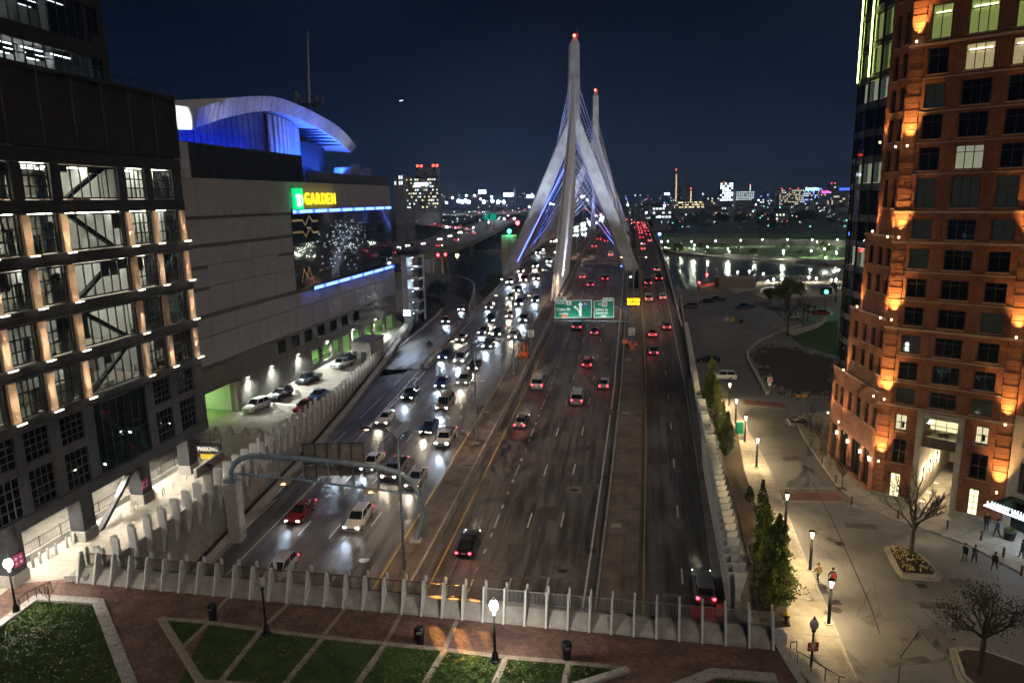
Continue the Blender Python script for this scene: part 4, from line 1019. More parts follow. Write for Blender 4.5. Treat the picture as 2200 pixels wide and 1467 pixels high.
# garage behind the openings
m_, t2, b2 = _nodes('garage_paint'); b2.inputs['Base Color'].default_value = (0.55, 0.62, 0.45, 1); b2.inputs['Roughness'].default_value = 0.7; M['gpaint'] = m_
m_, t2, b2 = _nodes('garage_floor'); b2.inputs['Base Color'].default_value = (0.22, 0.30, 0.16, 1); b2.inputs['Roughness'].default_value = 0.5; M['gfloor'] = m_
for a_, c in ((-8.2, 1.0), (24.6, GX1 - 0.6)):
    obj('garage_floor', MB().box(a_, c, 0.72, 14, -0.1, 0.03), M['gfloor'], gd); obj('garage_wall', MB().box(a_, c, 14, 14.3, 0, 4.6), M['gpaint'], gd)
    obj('garage_ceiling', MB().box(a_, c, 0.75, 14, 4.55, 4.7), M['gpaint'], gd)
    for xx in (a_, c): obj('garage_wall', MB().box(xx - 0.1, xx + 0.1, 0.75, 14, 0, 4.6), M['gpaint'], gd)
    x = a_ + 1.5
    while x < c - 1:
        obj('tube_light', MB().box(x, x + 1.4, 4, 4.2, 4.35, 4.43), E_['garage'], gd); obj('tube_light', MB().box(x, x + 1.4, 9, 9.2, 4.35, 4.43), E_['garage'], gd); x += 4.2
    x = a_ + 0.8
for q in range(4): obj('bay_line', MB().box(-7.5 + q * 2.0, -7.35 + q * 2.0, 1.0, 6.5, 0.032, 0.036), M['paint_y'], gd)
obj('bay_line', MB().box(-7.6, 0.3, 0.9, 1.05, 0.033, 0.037), M['paint_y'], gd); obj('bay_line', MB().box(-7.6, 0.3, 3.2, 3.32, 0.037, 0.041), M['paint_y'], gd)
lamp('AREA', (-3.6, 5, 4.2), 260, (0.66, 1.0, 0.42), gd, 5, aim=(0, -0.25, -1), name='garage_glow')
lamp('AREA', (36, 4, 4.2), 260, (0.66, 1.0, 0.42), gd, 12, aim=(0, -0.3, -1), name='garage_glow', sy=4)
lamp('AREA', (58, 4, 4.2), 200, (0.66, 1.0, 0.42), gd, 12, aim=(0, -0.3, -1), name='garage_glow', sy=4)
for a_, c in ((25.2, 29.0), (29.8, 33.4), (34.2, 37.6)):       # guard rails in the openings
    g = MB(); g.box(a_, c, 0.3, 0.35, 1.85, 1.92); g.box(a_, c, 0.3, 0.35, 0.95, 1.0); x = a_
    while x < c: g.box(x, x + 0.04, 0.31, 0.34, 1.0, 1.85); x += 0.22
    stuff(obj('guard_rail', g, M['black'], gd))
obj('entrance_post', MB().bbox(0.3, 1.4, -0.4, 0.6, 0, 4.4, 0.03), M['concrete'], gd); s_ = obj('notice', MB().box(0.5, 1.15, -0.44, -0.41, 1.4, 2.3), M['magenta'], gd)
for j in range(2): o = obj('notice_symbol', MB().lathe([(0.14, 0), (0.14, 0.012)], 12), M['sign_white'], s_, (0.83, -0.442, 1.65 + 0.4 * j)); o.rotation_euler = (R(90), 0, 0)
obj('orange_box', MB().bbox(-8.5, -7.9, -0.5, 0.1, 0.0, 1.3, 0.03), M['orange'], gd)
# wall lights that rake the alley
for x in (4.0, 11.0, 20.0, 31.5, 43.5, 56):
    l_ = obj('wall_light', MB().box(x - 0.2, x + 0.2, -0.35, 0.05, 4.35, 4.5), M['black'], gd); obj('lens', MB().box(x - 0.15, x + 0.15, -0.3, 0.0, 4.32, 4.348), E_['soffit'], l_)
    lamp('SPOT', (x, -0.25, 4.3), 3600, (0.93, 1.0, 0.90), gd, 0.1, 155, 0.8, (0.1, -0.75, -1), 'wall_light_glow')
# media wall: dark glass lights in a grid
sx0, sx1, sz0, sz1 = 21.6, 69.6, 15.3, 28.2
nxp, nzp = 16, 5
PNm = MB().box(0.03, (sx1 - sx0) / nxp - 0.03, 0, 0.05, 0.03, (sz1 - sz0) / nzp - 0.03).mesh('glass_panel', None)
m_, t2, b2 = _nodes('media_glass'); b2.inputs['Base Color'].default_value = (0.012, 0.02, 0.028, 1); b2.inputs['Roughness'].default_value = 0.06; b2.inputs['Specular IOR Level'].default_value = 0.9; M['media'] = m_
PNm.materials.append(m_)
for i in range(nxp):
    for j in range(nzp): obj('glass_panel', PNm, None, gd, (sx0 + (sx1 - sx0) / nxp * i, 0.12, sz0 + (sz1 - sz0) / nzp * j))
obj('screen_frame', MB().box(sx0 - 0.25, sx0, -0.06, 0.4, sz0 - 0.3, sz1 + 0.3), M['dsteel'], gd)
for z_, n, x0 in ((28.25, 40, 21.8), (14.55, 34, 27.5)):        # runs of blue-white LED blocks
    st_ = (69.3 - x0) / n
    obj('strip_housing', MB().box(x0 - 0.2, 69.5, -0.25, 0.1, z_ - 0.08, z_ + 0.72), M['blue_h'] if 'blue_h' in M else M['dsteel'], gd)
    for k in range(n):
        x = x0 + st_ * k; obj('light_block', MB().box(x + 0.06, x + st_ - 0.06, -0.31, -0.26, z_ + 0.05, z_ + 0.6), E_['bluew'] if (k * 7 + int(z_)) % 5 else E_['blue'], gd)
for x in (30, 46, 62): lamp('AREA', (x, -0.5, 14.6), 40, (0.05, 0.15, 1.0), gd, 14, aim=(0, -0.2, -1), name='strip_glow', sy=0.4)
for x in (30, 46, 62): lamp('AREA', (x, -0.5, 28.6), 30, (0.05, 0.15, 1.0), gd, 14, aim=(0, -0.2, -1), name='strip_glow', sy=0.4)
# glowing specks before the glass, imitating the dots in a tree reflection
g = MB()
for k in range(150):
    x = sx0 + 10 + rnd.gauss(11, 6); z = 16.5 + abs(rnd.gauss(6, 2.2))
    if sx0 + 3 < x < sx1 - 3 and z < 26.5: r_ = rnd.uniform(0.025, 0.07); g.box(x - r_, x + r_, 0.06, 0.10, z - r_, z + r_)
stuff(obj('reflection_specks', g, E_['fairy_glint'], gd))
# gold zig-zag bands with a faint glow at the near end of the screen
M['gold'] = emit('gold_band', (0.32, 0.22, 0.08), 0.16)
for z_ in (26.9, 24.9):
    g = MB(); p = [(21.8, z_), (25.5, z_), (26.6, z_ - 0.9), (28.2, z_ + 0.7), (29.4, z_ - 0.3), (31.5, z_ - 0.3)]
    for (xa, za), (xb, zb_) in zip(p, p[1:]): g.extrude([(xa, 0.05, za), (xb, 0.05, zb_), (xb, 0.05, zb_ + 0.35), (xa, 0.05, za + 0.35)], (0, 0.03, 0))
    obj('gold_band', g, M['gold'], gd)
g = MB(); p = [(23.8, 16.2), (24.8, 18.4), (25.8, 17.0), (26.8, 18.6), (28.0, 16.2)]
for (xa, za), (xb, zb_) in zip(p, p[1:]): g.extrude([(xa, 0.05, za), (xb, 0.05, zb_), (xb, 0.05, zb_ + 0.4), (xa, 0.05, za + 0.4)], (0, 0.03, 0))
obj('gold_band', g, M['gold'], gd)
# lettered sign
sg = obj('sign_box', MB().bbox(22.3, 25.3, -0.55, -0.02, 29.0, 32.5, 0.05), E_['tdgreen'], gd)
g = MB(); 
for q in ([(22.65, 31.5), (23.85, 31.5), (23.85, 31.0), (23.5, 31.0), (23.5, 29.45), (23.0, 29.45), (23.0, 31.0), (22.65, 31.0)],):
    g.extrude([(x, -0.62, z) for x, z in q], (0, 0.06, 0))
obj('letter', g, E_['signw'], sg)
g = MB(); n = 10
outer = [(23.95, 31.5), (24.2, 31.5)] + [(24.2 + 0.78 * math.sin(math.pi * k / n), 30.475 + 1.025 * math.cos(math.pi * k / n)) for k in range(1, n)] + [(24.2, 29.45), (23.62, 29.45), (23.62, 30.9), (23.95, 30.9)]
inner = [(24.12, 31.05), (24.22, 31.05)] + [(24.22 + 0.36 * math.sin(math.pi * k / n), 30.475 + 0.575 * math.cos(math.pi * k / n)) for k in range(1, n)] + [(24.12, 29.9)]
g.extrude([(x, -0.62, z) for x, z in outer], (0, 0.06, 0)); obj('letter', g, E_['signw'], sg)
g = MB(); g.extrude([(x, -0.64, z) for x, z in inner], (0, 0.03, 0)); obj('letter_counter', g, E_['tdgreen'], sg)
xl = 26.2
for ch in 'GARDEN':
    me = text_mesh(ch, 2.9, E_['yellow'], 0.06, 'letter', True); o = obj('letter', me, None, gd, (xl, -0.35, 29.75)); o.rotation_euler = (R(90), 0, 0); o.scale = (0.92, 1.0, 1.0)
    me2 = text_mesh(ch, 2.9, E_['yellowrim'], 0.10, 'letter', True); o2 = obj('letter_can', me2, None, gd, (xl, -0.14, 29.75)); o2.rotation_euler = (R(90), 0, 0); o2.scale = (0.92, 1.0, 1.0)
    xl += {'G': 2.3, 'A': 2.15, 'R': 2.1, 'D': 2.25, 'E': 1.9, 'N': 2.2}[ch]
lamp('AREA', (32, -1.2, 30.6), 60, (1.0, 0.8, 0.1), gd, 12, aim=(0, 1, 0), name='sign_glow', sy=1.5); lamp('AREA', (23.8, -1.4, 30.7), 40, (0.1, 1.0, 0.4), gd, 3, aim=(0, 1, 0), name='sign_glow')
# louvred attic and parapet
x = -2.0
lvx = MB()
for q in range(22): z_ = 0.1 + q * 0.21; lvx.add([(0.04, 0, z_), (2.66, 0, z_), (2.66, 0.12, z_ + 0.15), (0.04, 0.12, z_ + 0.15)], [(0, 1, 2, 3)])
lvx.box(0, 0.04, -0.05, 0.2, 0, 4.7); lvx.box(0.04, 2.66, 0.13, 0.16, 0, 4.7); LVX = lvx.mesh('louver_panel', M['navy'])
while x < 29.5: obj('louver_panel', LVX, None, gd, (x, 1.6, 33.6)); x += 2.7
obj('attic_side', MB().box(29.9, 30.1, 1.7, 12, 33.5, 38.3), M['navy'], gd); obj('attic_roof', MB().box(-2, 30, 1.7, 12, 38.2, 38.35), M['dsteel2'], gd)
obj('attic_end', MB().box(-2.2, -2.0, 1.7, 12, 33.5, 38.3), M['arch'], gd)
obj('parapet', MB().box(29.8, GX1, 0.6, 0.9, 33.6, 35.6), M['navy'], gd)
# roof arch: ribbed fascia, soffit and vault
AT = [(9.4, 44.2), (14.0, 45.5), (19.1, 46.9), (28.0, 48.4), (34.9, 49.0), (45.4, 48.4), (57.5, 46.8), (65.0, 44.8), (69.5, 42.6)]
AB = [(8.4, 41.2), (13.0, 42.4), (18.5, 43.9), (27.6, 45.8), (34.4, 46.5), (44.6, 46.0), (56.0, 44.3), (63.0, 42.6), (67.6, 41.2)]
YA = 8.0
def arch_pt(tab, f):
    i = min(int(f * (len(tab) - 1)), len(tab) - 2); u = f * (len(tab) - 1) - i
    p0 = tab[max(i - 1, 0)]; p1 = tab[i]; p2 = tab[i + 1]; p3 = tab[min(i + 2, len(tab) - 1)]
    return tuple(0.5 * (2 * b_ + (c_ - a_) * u + (2 * a_ - 5 * b_ + 4 * c_ - d_) * u * u + (3 * b_ - a_ - 3 * c_ + d_) * u ** 3) for a_, b_, c_, d_ in zip(p0, p1, p2, p3))
NS = 56
def zab(x): return lerp_tab(x, AB)
for k in range(NS):                                            # fascia in narrow sheets
    a_, c = arch_pt(AT, k / NS), arch_pt(AT, (k + 1) / NS); a2, c2 = arch_pt(AB, k / NS), arch_pt(AB, (k + 1) / NS)
    e = 0.03; off = 0.03 * (k % 2)
    g = MB(); g.extrude([(a2[0] + e, YA + off, a2[1]), (c2[0] - e, YA + off, c2[1]), (c[0] - e, YA - 0.5 + off, c[1]), (a_[0] + e, YA - 0.5 + off, a_[1])], (0, 0.4, 0)); obj('fascia_sheet', g, M['arch'], gd)
g = MB()
V = []
for k in range(NS + 1):
    a2 = arch_pt(AB, k / NS); a_ = arch_pt(AT, k / NS)
    V += [(a2[0], YA + 0.2, a2[1] + 0.05), (a2[0], YA + 16, a2[1] + 1.5), (a_[0], YA + 16, a_[1]), (a_[0], YA, a_[1] - 0.05)]
Fs = []
for k in range(NS):
    b_ = 4 * k
    Fs += [(b_, b_ + 4, b_ + 5, b_ + 1), (b_ + 2, b_ + 6, b_ + 7, b_ + 3)]
g.add(V, Fs); obj('vault', g, M['arch'], gd)
g = MB(); pts = [(5.0, YA + 2.2, 37.8), (5.0, YA + 2.2, 40.4)] + [(x, YA + 2.2, zab(x) + 0.1) for x in range(9, 33, 2)] + [(33.5, YA + 2.2, zab(33.5)), (33.5, YA + 2.2, 37.8)]
g.extrude(pts, (0, 0.4, 0)); obj('gable_wall', g, M['arch_navy'] if 'arch_navy' in M else M['navy'], gd)
for k in range(15): x = 6.5 + k * 1.8; obj('gable_seam', MB().box(x, x + 0.06, YA + 2.13, YA + 2.2, 38.3, zab(x) - 0.2), M['navy'], gd)
obj('light_ledge', MB().box(3, 33, YA - 1.6, YA + 2.2, 37.75, 38.0), M['arch'], gd)
obj('ledge_front', MB().box(3, 29, YA - 1.7, YA - 1.5, 37.9, 39.0), M['arch'], gd)
for x in (8, 11.5, 15, 18.5, 22, 25.5): 
    obj('blue_flood', MB().box(x - 0.25, x + 0.25, YA - 1.3, YA - 0.9, 38.0, 38.4), E_['bluew'], gd)
    lamp('AREA', (x, YA - 0.6, 38.5), 170, (0.02, 0.06, 1.0), gd, 1.2, aim=(0, 0.9, 1), name='blue_flood_glow')
# drum with blue fins
NF = 9
for k in range(NF):
    an0 = math.pi * (0.02 + 0.60 * k / NF); an1 = math.pi * (0.02 + 0.60 * (k + 0.55) / NF)
    cx_, cy_, rx, ry = 38.5, YA + 9.0, 12.5, 10.0
    p = [(cx_ - 5 + (k / NF) * 17.0 + q * 1.0, YA + 1.2 + ((k / NF) ** 2) * 3.0) for q in (0, 1)]
    zt = zab(p[0][0]) - 0.4
    g = MB(); g.box(p[0][0], p[1][0], p[0][1], p[0][1] + 0.35, 38.6, zt); obj('drum_fin', g, M['arch'], gd)
g = MB(); pts = [(33.6 + q * 17.0, YA + 1.6 + q * q * 3.0) for q in [i / 10 for i in range(11)]]
V = []; 
for x, y in pts: V += [(x, y + 0.9, 38.2), (x, y + 0.9, zab(x) - 0.2)]
g.add(V, [(2 * i, 2 * i + 2, 2 * i + 3, 2 * i + 1) for i in range(10)]); obj('drum_wall', g, M['black'], gd)
g = MB(); g.ring_loft([[(x, y - 0.4, 37.4), (x, y + 0.3, 37.4), (x, y + 0.3, 38.6), (x, y - 0.4, 38.6)] for x, y in pts]); obj('drum_sill', g, M['arch'], gd)
obj('drum_post', MB().lathe([(0.6, 0), (0.6, 4.0)], 14, (48.0, YA + 3.5, 33.5)), M['arch'], gd)
g = MB(); g.box(34, 50, YA + 4.2, YA + 4.4, 33.5, 37.4); obj('terrace_glass', g, M['media'], gd)
obj('back_wall', MB().box(49, 66, YA + 6, YA + 6.3, 33.5, 43.0), M['navy'], gd)
for x, pw in ((36, 700), (41, 700), (46, 700), (50, 700), (56, 500)): lamp('AREA', (x, YA - 1.8, 36.2), pw, (0.03, 0.12, 1.0), gd, 1.5, aim=(0.1, 0.8, 1), name='blue_flood_glow')
lamp('AREA', (61, YA + 3, 36.5), 900, (0.06, 0.16, 1.0), gd, 2, aim=(0.1, -0.1, 1), name='blue_flood_glow'); lamp('AREA', (54, YA + 3, 36.5), 900, (0.03, 0.12, 1.0), gd, 2, aim=(0, -0.1, 1), name='blue_flood_glow')
for k in range(6): 
    x = 52 + 2.2 * k; zz = zab(x); obj('soffit_beam', MB().box(x, x + 0.35, YA + 0.4, YA + 7, zz - 0.05, zz + 0.5), M['navy'], gd)
# white end of the arch
g = MB(); g.extrude([(2.0, YA - 0.6, 43.9), (9.3, YA - 0.6, 44.3), (8.2, YA - 0.6, 41.0), (3.0, YA - 0.6, 40.6)], (0, 0.5, 0)); obj('arch_end', g, M['white'], gd)
for x in (16, 28, 40, 52, 63): lamp('SPOT', (x, YA - 5.5, 40.5), 420, (0.75, 0.80, 1.0), gd, 0.4, 100, 0.9, (0, 0.9, 1), 'fascia_flood')
lamp('SPOT', (5.8, YA - 6.0, 38.9), 2500, (0.80, 1.0, 0.98), gd, 0.2, 40, 0.5, (0, 5.4, 3.0), 'end_flood')
# plant on the terrace
for x0_, x1_, h in ((57.5, 62.0, 4.0), (64.0, 69.0, 3.4)):
    o = obj('plant_unit', MB().bbox(x0_, x1_, 4.0, 8, 33.5, 33.5 + h, 0.05), M['galv'], gd)
    for q in range(9): obj('plant_rib', MB().box(x0_ + 0.15 + q * (x1_ - x0_ - 0.3) / 8, x0_ + 0.28 + q * (x1_ - x0_ - 0.3) / 8, 3.9, 4.0, 33.6, 33.5 + h + 0.8), M['galv'], o)
# mast on the roof with its antenna ring
ms = thing('roof_mast', 'slim mast with antenna panels on the arena roof', 'mast', (0, 0, 0)); mp_ = A(664, 235, 165); 
mtop = A(661, 67, 165); mb_ = A(665, 225, 165)
obj('pole', MB().tube([(mb_.x, mb_.y, mb_.z - 6), (mb_.x, mb_.y, mb_.z), (mtop.x, mtop.y, mtop.z)], [0.4, 0.32, 0.12], 8), M['concrete'], ms)
for q in range(2): obj('platform', MB().lathe([(2.6 - q * 0.3, 0), (2.6 - q * 0.3, 0.3), (0.3, 0.35)], 14, (mb_.x, mb_.y, mb_.z - 0.3 - 1.8 * q)), M['dsteel2'], ms)
for q in range(8):
    an = q * 0.785; obj('antenna', MB().box(-0.14, 0.14, -0.1, 0.1, 0, 1.5), M['concrete_d'], ms, (mb_.x + 3.2 * math.cos(an), mb_.y + 3.2 * math.sin(an), mb_.z + rnd.uniform(-0.2, 0.6)), an)
for q in (0.6, 2.2, 3.9): o = obj('dish', MB().lathe([(0.1, 0), (0.4, 0.1), (0.45, 0.25)], 12), M['concrete_d'], ms, (mb_.x + 2.9 * math.cos(q), mb_.y - 2.0, mb_.z + 1.0 + q * 0.3)); o.rotation_euler = (R(90), 0, 0)
obj('beacon_box', MB().box(mb_.x - 0.8, mb_.x + 1.6, mb_.y - 3, mb_.y - 2.7, mb_.z - 2.6, mb_.z - 2.1), E_['bluew'], ms)
# glass stair tower at the arena's far corner
et = thing('stair_tower', 'pale blue-lit glass stair tower at the far corner of the arena', 'tower', (-22.6, 171.0, 0), GA)
for k in range(6):
    z0 = 0.5 + k * 2.75
    obj('glass_panel', MB().box(0.1, 3.4, 0, 0.1, z0, z0 + 2.2), M['tower_glass'] if 'tower_glass' in M else M['glass'], et)
    obj('floor_band', MB().box(0.0, 4.9, -0.05, 4.5, z0 + 2.25, z0 + 2.7), M['arch'], et)
    obj('frosted_panel', MB().box(3.5, 4.8, 0.02, 0.12, z0, z0 + 2.2), M['fin'], et)
    obj('stair_light', MB().box(0.8, 2.8, 2, 2.1, z0 + 2.0, z0 + 2.1), E_['stairl'], et)
for z_ in (3, 9, 15): lamp('POINT', (2.0, 1.4, z_), 130, (0.65, 0.85, 1.0), et, 0.3, name='stair_glow')
obj('core', MB().box(0.2, 4.7, 3.0, 4.4, 0, 17.2), M['arch'], et); obj('cap', MB().bbox(-0.3, 5.2, -0.4, 5, 17.1, 18.0, 0.1), M['dsteel'], et)
# ------------------------------------------------------------------ brick tower on the right
c0 = Vector((39.16, 71.67)); fd = Vector((0.735, -0.678)).normalized(); sd = Vector((0.06, 1.0)).normalized()
bt = thing('brick_tower', 'tall brick apartment tower with orange-lit corners and a stone portal', 'building', (c0.x, c0.y, 0), dirang(fd))
FWID = 11.7; TOP = 54.0
FR_ = [(47.2, 44.1), (43.3, 40.95), (40.1, 37.85), (37.2, 34.95), (34.2, 32.0), (31.3, 28.4), (27.3, 25.35), (24.35, 22.4), (21.4, 19.5), (18.5, 16.6), (15.6, 13.7), (12.75, 10.9), (10.0, 8.35), (50.6, 48.4)]
FC = [(1.5, 3.25, 2), (4.55, 6.9, 3), (8.2, 9.95, 2)]
LOWH = [(1.6, 2.75, 5.3, 7.1), (8.8, 9.95, 5.4, 7.25), (1.6, 2.9, 1.75, 4.35), (8.65, 10.15, 1.8, 4.45), (1.65, 2.65, -2.3, 0.55), (8.85, 9.75, -2.1, 0.7), (3.7, 7.9, SZ, 7.8)]
holes = [(a_, c, z1, z0) for z0, z1 in FR_ for a_, c, n in FC]
holes_wall(bt, (1.15, 10.55), 8.0, TOP, 0, 0.5, M['rb_brick'], holes, 'brick_wall')
holes_wall(bt, (1.15, 10.55), SZ, 8.0, 0, 0.5, M['rb_brick'], LOWH, 'brick_wall')
def quoins(par, x0, x1, z0, z1, y=0.0):
    z = z0; k = 0; ms_ = [MB().box(0, x1 - x0, 0, 0.6, 0.018, 0.60).mesh('quoin_block', M['quoin']), MB().box(0.05, x1 - x0 - 0.05, 0.03, 0.6, 0.018, 0.60).mesh('quoin_block', M['quoin'])]
    while z < z1 - 0.3: obj('quoin_block', ms_[k % 2], None, par, (x0, y - 0.05, z)); z += 0.62; k += 1
quoins(bt, -0.1, 1.14, SZ, TOP); quoins(bt, 10.56, 11.8, SZ, TOP)
LIT = {(0, 0): 'lime', (0, 1): 'lime', (0, 2): 'lime', (1, 1): 'cream', (1, 2): 'cream', (4, 1): 'pale', (5, 0): 'greyb', (5, 1): 'greyb', (5, 2): 'greyb', (6, 0): 'greyb', (6, 2): 'greyb', (12, 0): 'greyb', (12, 2): 'greyb', (10, 0): 'greyb', (2, 0): 'greyb', (13, 0): 'lime', (13, 1): 'lime', (7, 0): 'greyb', (9, 2): 'greyb'}
def rb_window(par, a_, c, z1, z0, n, lit, key):
    f = window(par, a_, c, z1, z0, n, 1, 0.16, M['rb_frame'], M['glass'], 0.07, 0.10, edge=0.07)
    obj('transom', MB().box(0.07, c - a_ - 0.07, 0.02, 0.08, (z0 - z1) * 0.70, (z0 - z1) * 0.70 + 0.07), M['rb_frame'], f)
    obj('room_back', MB().box(0.02, c - a_ - 0.02, 0.55, 0.6, 0.02, z0 - z1 - 0.02), E_[lit] if lit else M['navy'], f)
    obj('sill', MB().box(-0.08, c - a_ + 0.08, -0.24, 0.0, -0.12, -0.02), M['rb_trim'], f)
    if lit in ('lime', 'cream') and c - a_ > 1.2: obj('ceiling_lamp', MB().box(0.25, c - a_ - 0.3, 0.45, 0.52, (z0 - z1) * 0.78, (z0 - z1) * 0.78 + 0.05), E_['office'], f)
    if not lit and key % 5 == 0:                               # scattered fairy lights and lamps inside
        g = MB()
        fx, fz = rnd.uniform(0.2, 0.8) * (c - a_), rnd.uniform(0.2, 0.8) * (z0 - z1)
        for q in range(rnd.randint(5, 20)):
            x = min(max(rnd.gauss(fx, 0.35), 0.1), c - a_ - 0.1); z = min(max(rnd.gauss(fz, 0.4), 0.1), z0 - z1 - 0.1); r_ = rnd.uniform(0.008, 0.026); g.box(x - r_, x + r_, 0.42, 0.44, z - r_, z + r_)
        stuff(obj('fairy_lights', g, E_['fairy_glint'], f))
    return f
for r_, (z0, z1) in enumerate(FR_):
    for k, (a_, c, n) in enumerate(FC): rb_window(bt, a_, c, z1, z0, n, LIT.get((r_, k)), r_ * 3 + k + (1 if k == 1 else 0))
    obj('belt_course', MB().box(1.15, 10.55, -0.06, 0.02, z1 - 0.42, z1 - 0.30), M['rb_trim'], bt)
    for a_, c in ((3.35, 4.45), (7.0, 8.1)):                   # fluted brick between the windows
        for q in range(5): obj('brick_flute', MB().box(a_ + 0.05 + q * 0.21, a_ + 0.15 + q * 0.21, -0.05, 0.02, z1, z0), M['quoin'], bt)
for z_ in (8.0, 16.2, 25.0, 28.0, 43.7): obj('string_course', MB().box(-0.2, 11.9, -0.14, 0.02, z_ - 0.12, z_ + 0.1), M['rb_trim'], bt)
for k, (a_, c, z1, z0) in enumerate(LOWH[:6]):
    if k < 2: f = window(bt, a_, c, z1, z0, 2, 2, 0.16, M['rb_frame'], M['glass'], 0.07); obj('room_back', MB().box(0, c - a_, 0.55, 0.6, 0, z0 - z1), E_['creamb'], f); obj('room_lamp', MB().box(0.55, 0.8, 0.45, 0.5, 0.2, 0.9), M['wood'], f)
    elif k < 4: f = window(bt, a_, c, z1, z0, 2, 2, 0.16, M['rb_frame'], M['glass_d'], 0.08); obj('room_back', MB().box(0, c - a_, 0.55, 0.6, 0, z0 - z1), M['navy'], f); obj('stone_panel', MB().box(0.1, c - a_ - 0.1, -0.1, 0.0, -0.85, -0.1), M['limestone'], f)
    else: f = window(bt, a_, c, z1, z0, 2, 4, 0.10, M['rb_frame'], M['glass'], 0.05); obj('room_back', MB().box(0, c - a_, 0.35, 0.4, 0, z0 - z1), emit('lattice_glow_%d' % k, (1.0, 0.82, 0.42), 3.2), f)
    obj('sill', MB().box(-0.1, c - a_ + 0.1, -0.2, 0.0, -0.12, -0.02), M['rb_trim'], f)
obj('plinth', MB().box(-0.15, 3.7, -0.18, -0.06, SZ, SZ + 0.55), M['granite'], bt); obj('plinth', MB().box(7.9, 11.9, -0.18, -0.06, SZ, SZ + 0.55), M['granite'], bt)
# stone portal
for a_, c in ((3.7, 4.25), (7.35, 7.9)):
    z = SZ
    while z < 7.15: h = min(1.15, 7.2 - z); obj('portal_stone', MB().box(a_, c, -0.18, 0.9, z + 0.01, z + h - 0.01), M['limestone'], bt); z += h
for q in range(4): a_ = 3.7 + q * 1.05; obj('portal_stone', MB().box(a_ + 0.01, a_ + 1.04, -0.18, 0.9, 7.21, 7.8), M['limestone'], bt)
f = window(bt, 4.25, 7.35, 5.0, 7.2, 3, 3, 0.3, M['rb_frame'], M['glass'], 0.05); obj('room_back', MB().box(0, 3.1, 3.4, 3.5, 0, 2.2), E_['creamb'], f)
obj('room_ceiling', MB().box(0, 3.1, 0.2, 3.4, 2.15, 2.2), emit('lobby_ceiling', (1, 0.82, 0.5), 2.2), f); obj('sofa', MB().bbox(1.2, 2.1, 1.0, 1.6, 0, 0.5, 0.06), M['wood'], f); obj('sofa', MB().bbox(0.1, 0.6, 1.0, 1.6, 0, 0.6, 0.06), M['wood'], f)
obj('metal_panel', MB().box(4.25, 7.35, 0.28, 0.5, 4.0, 5.0), M['rb_frame'], bt)
for q in range(14): obj('panel_rib', MB().box(4.35 + q * 0.21, 4.42 + q * 0.21, 0.2, 0.28, 4.05, 4.95), M['rb_frame'], bt)
obj('passage_wall', MB().box(4.0, 4.25, 0.9, 16, SZ, 4.0), M['limestone'], bt); obj('passage_wall', MB().box(7.35, 7.6, 0.9, 16, SZ, 4.0), M['limestone'], bt); obj('passage_end', MB().box(4.0, 7.6, 16, 16.3, SZ, 4.0), M['limestone'], bt)
obj('passage_ceiling', MB().box(4.0, 7.6, 0.5, 16, 4.0, 4.2), M['limestone'], bt); obj('passage_floor', MB().box(4.25, 7.35, -0.1, 16, SZ, SZ + 0.125), M['side'], bt)
for q, y in enumerate((2.2, 5.2, 8.5)):
    s_ = obj('sconce', MB().box(4.26, 4.4, y - 0.12, y + 0.12, -0.2, 1.1), M['black'], bt); obj('sconce_lens', MB().box(4.4, 4.45, y - 0.09, y + 0.09, -0.15, 1.0), E_['warm'], s_)
    lamp('POINT', (4.8, y, 0.5), 190, (1.0, 0.78, 0.45), bt, 0.1, name='sconce_glow')
    for k in range(3): obj('floor_light', MB().lathe([(0.06, 0), (0.06, 0.03)], 8, (4.5 + 0.14 * k, y - 0.9, SZ + 0.13)), E_['warm'], bt)
# orange uplights on the corners
def uplight(par, x, z, e=1500, y=-0.6, aim=(0.0, 0.14, 1.0), sp=60):
    o = obj('uplight', MB().lathe([(0.07, 0), (0.10, 0.16), (0.08, 0.2)], 10, (x, y, z)), E_['warm'], par)
    lamp('SPOT', (x, y, z + 0.25), e, (1.0, 0.53, 0.17), par, 0.12, sp, 1.0, aim, 'uplight_glow')
for z_ in (1.6, 8.5, 17.0, 25.4, 34.3, 43.9):
    uplight(bt, 0.55, z_, 1300 + 700 * ((int(z_) * 7) % 3)); uplight(bt, 11.2, z_ - 0.6, 1000 + 700 * ((int(z_) * 5) % 3))
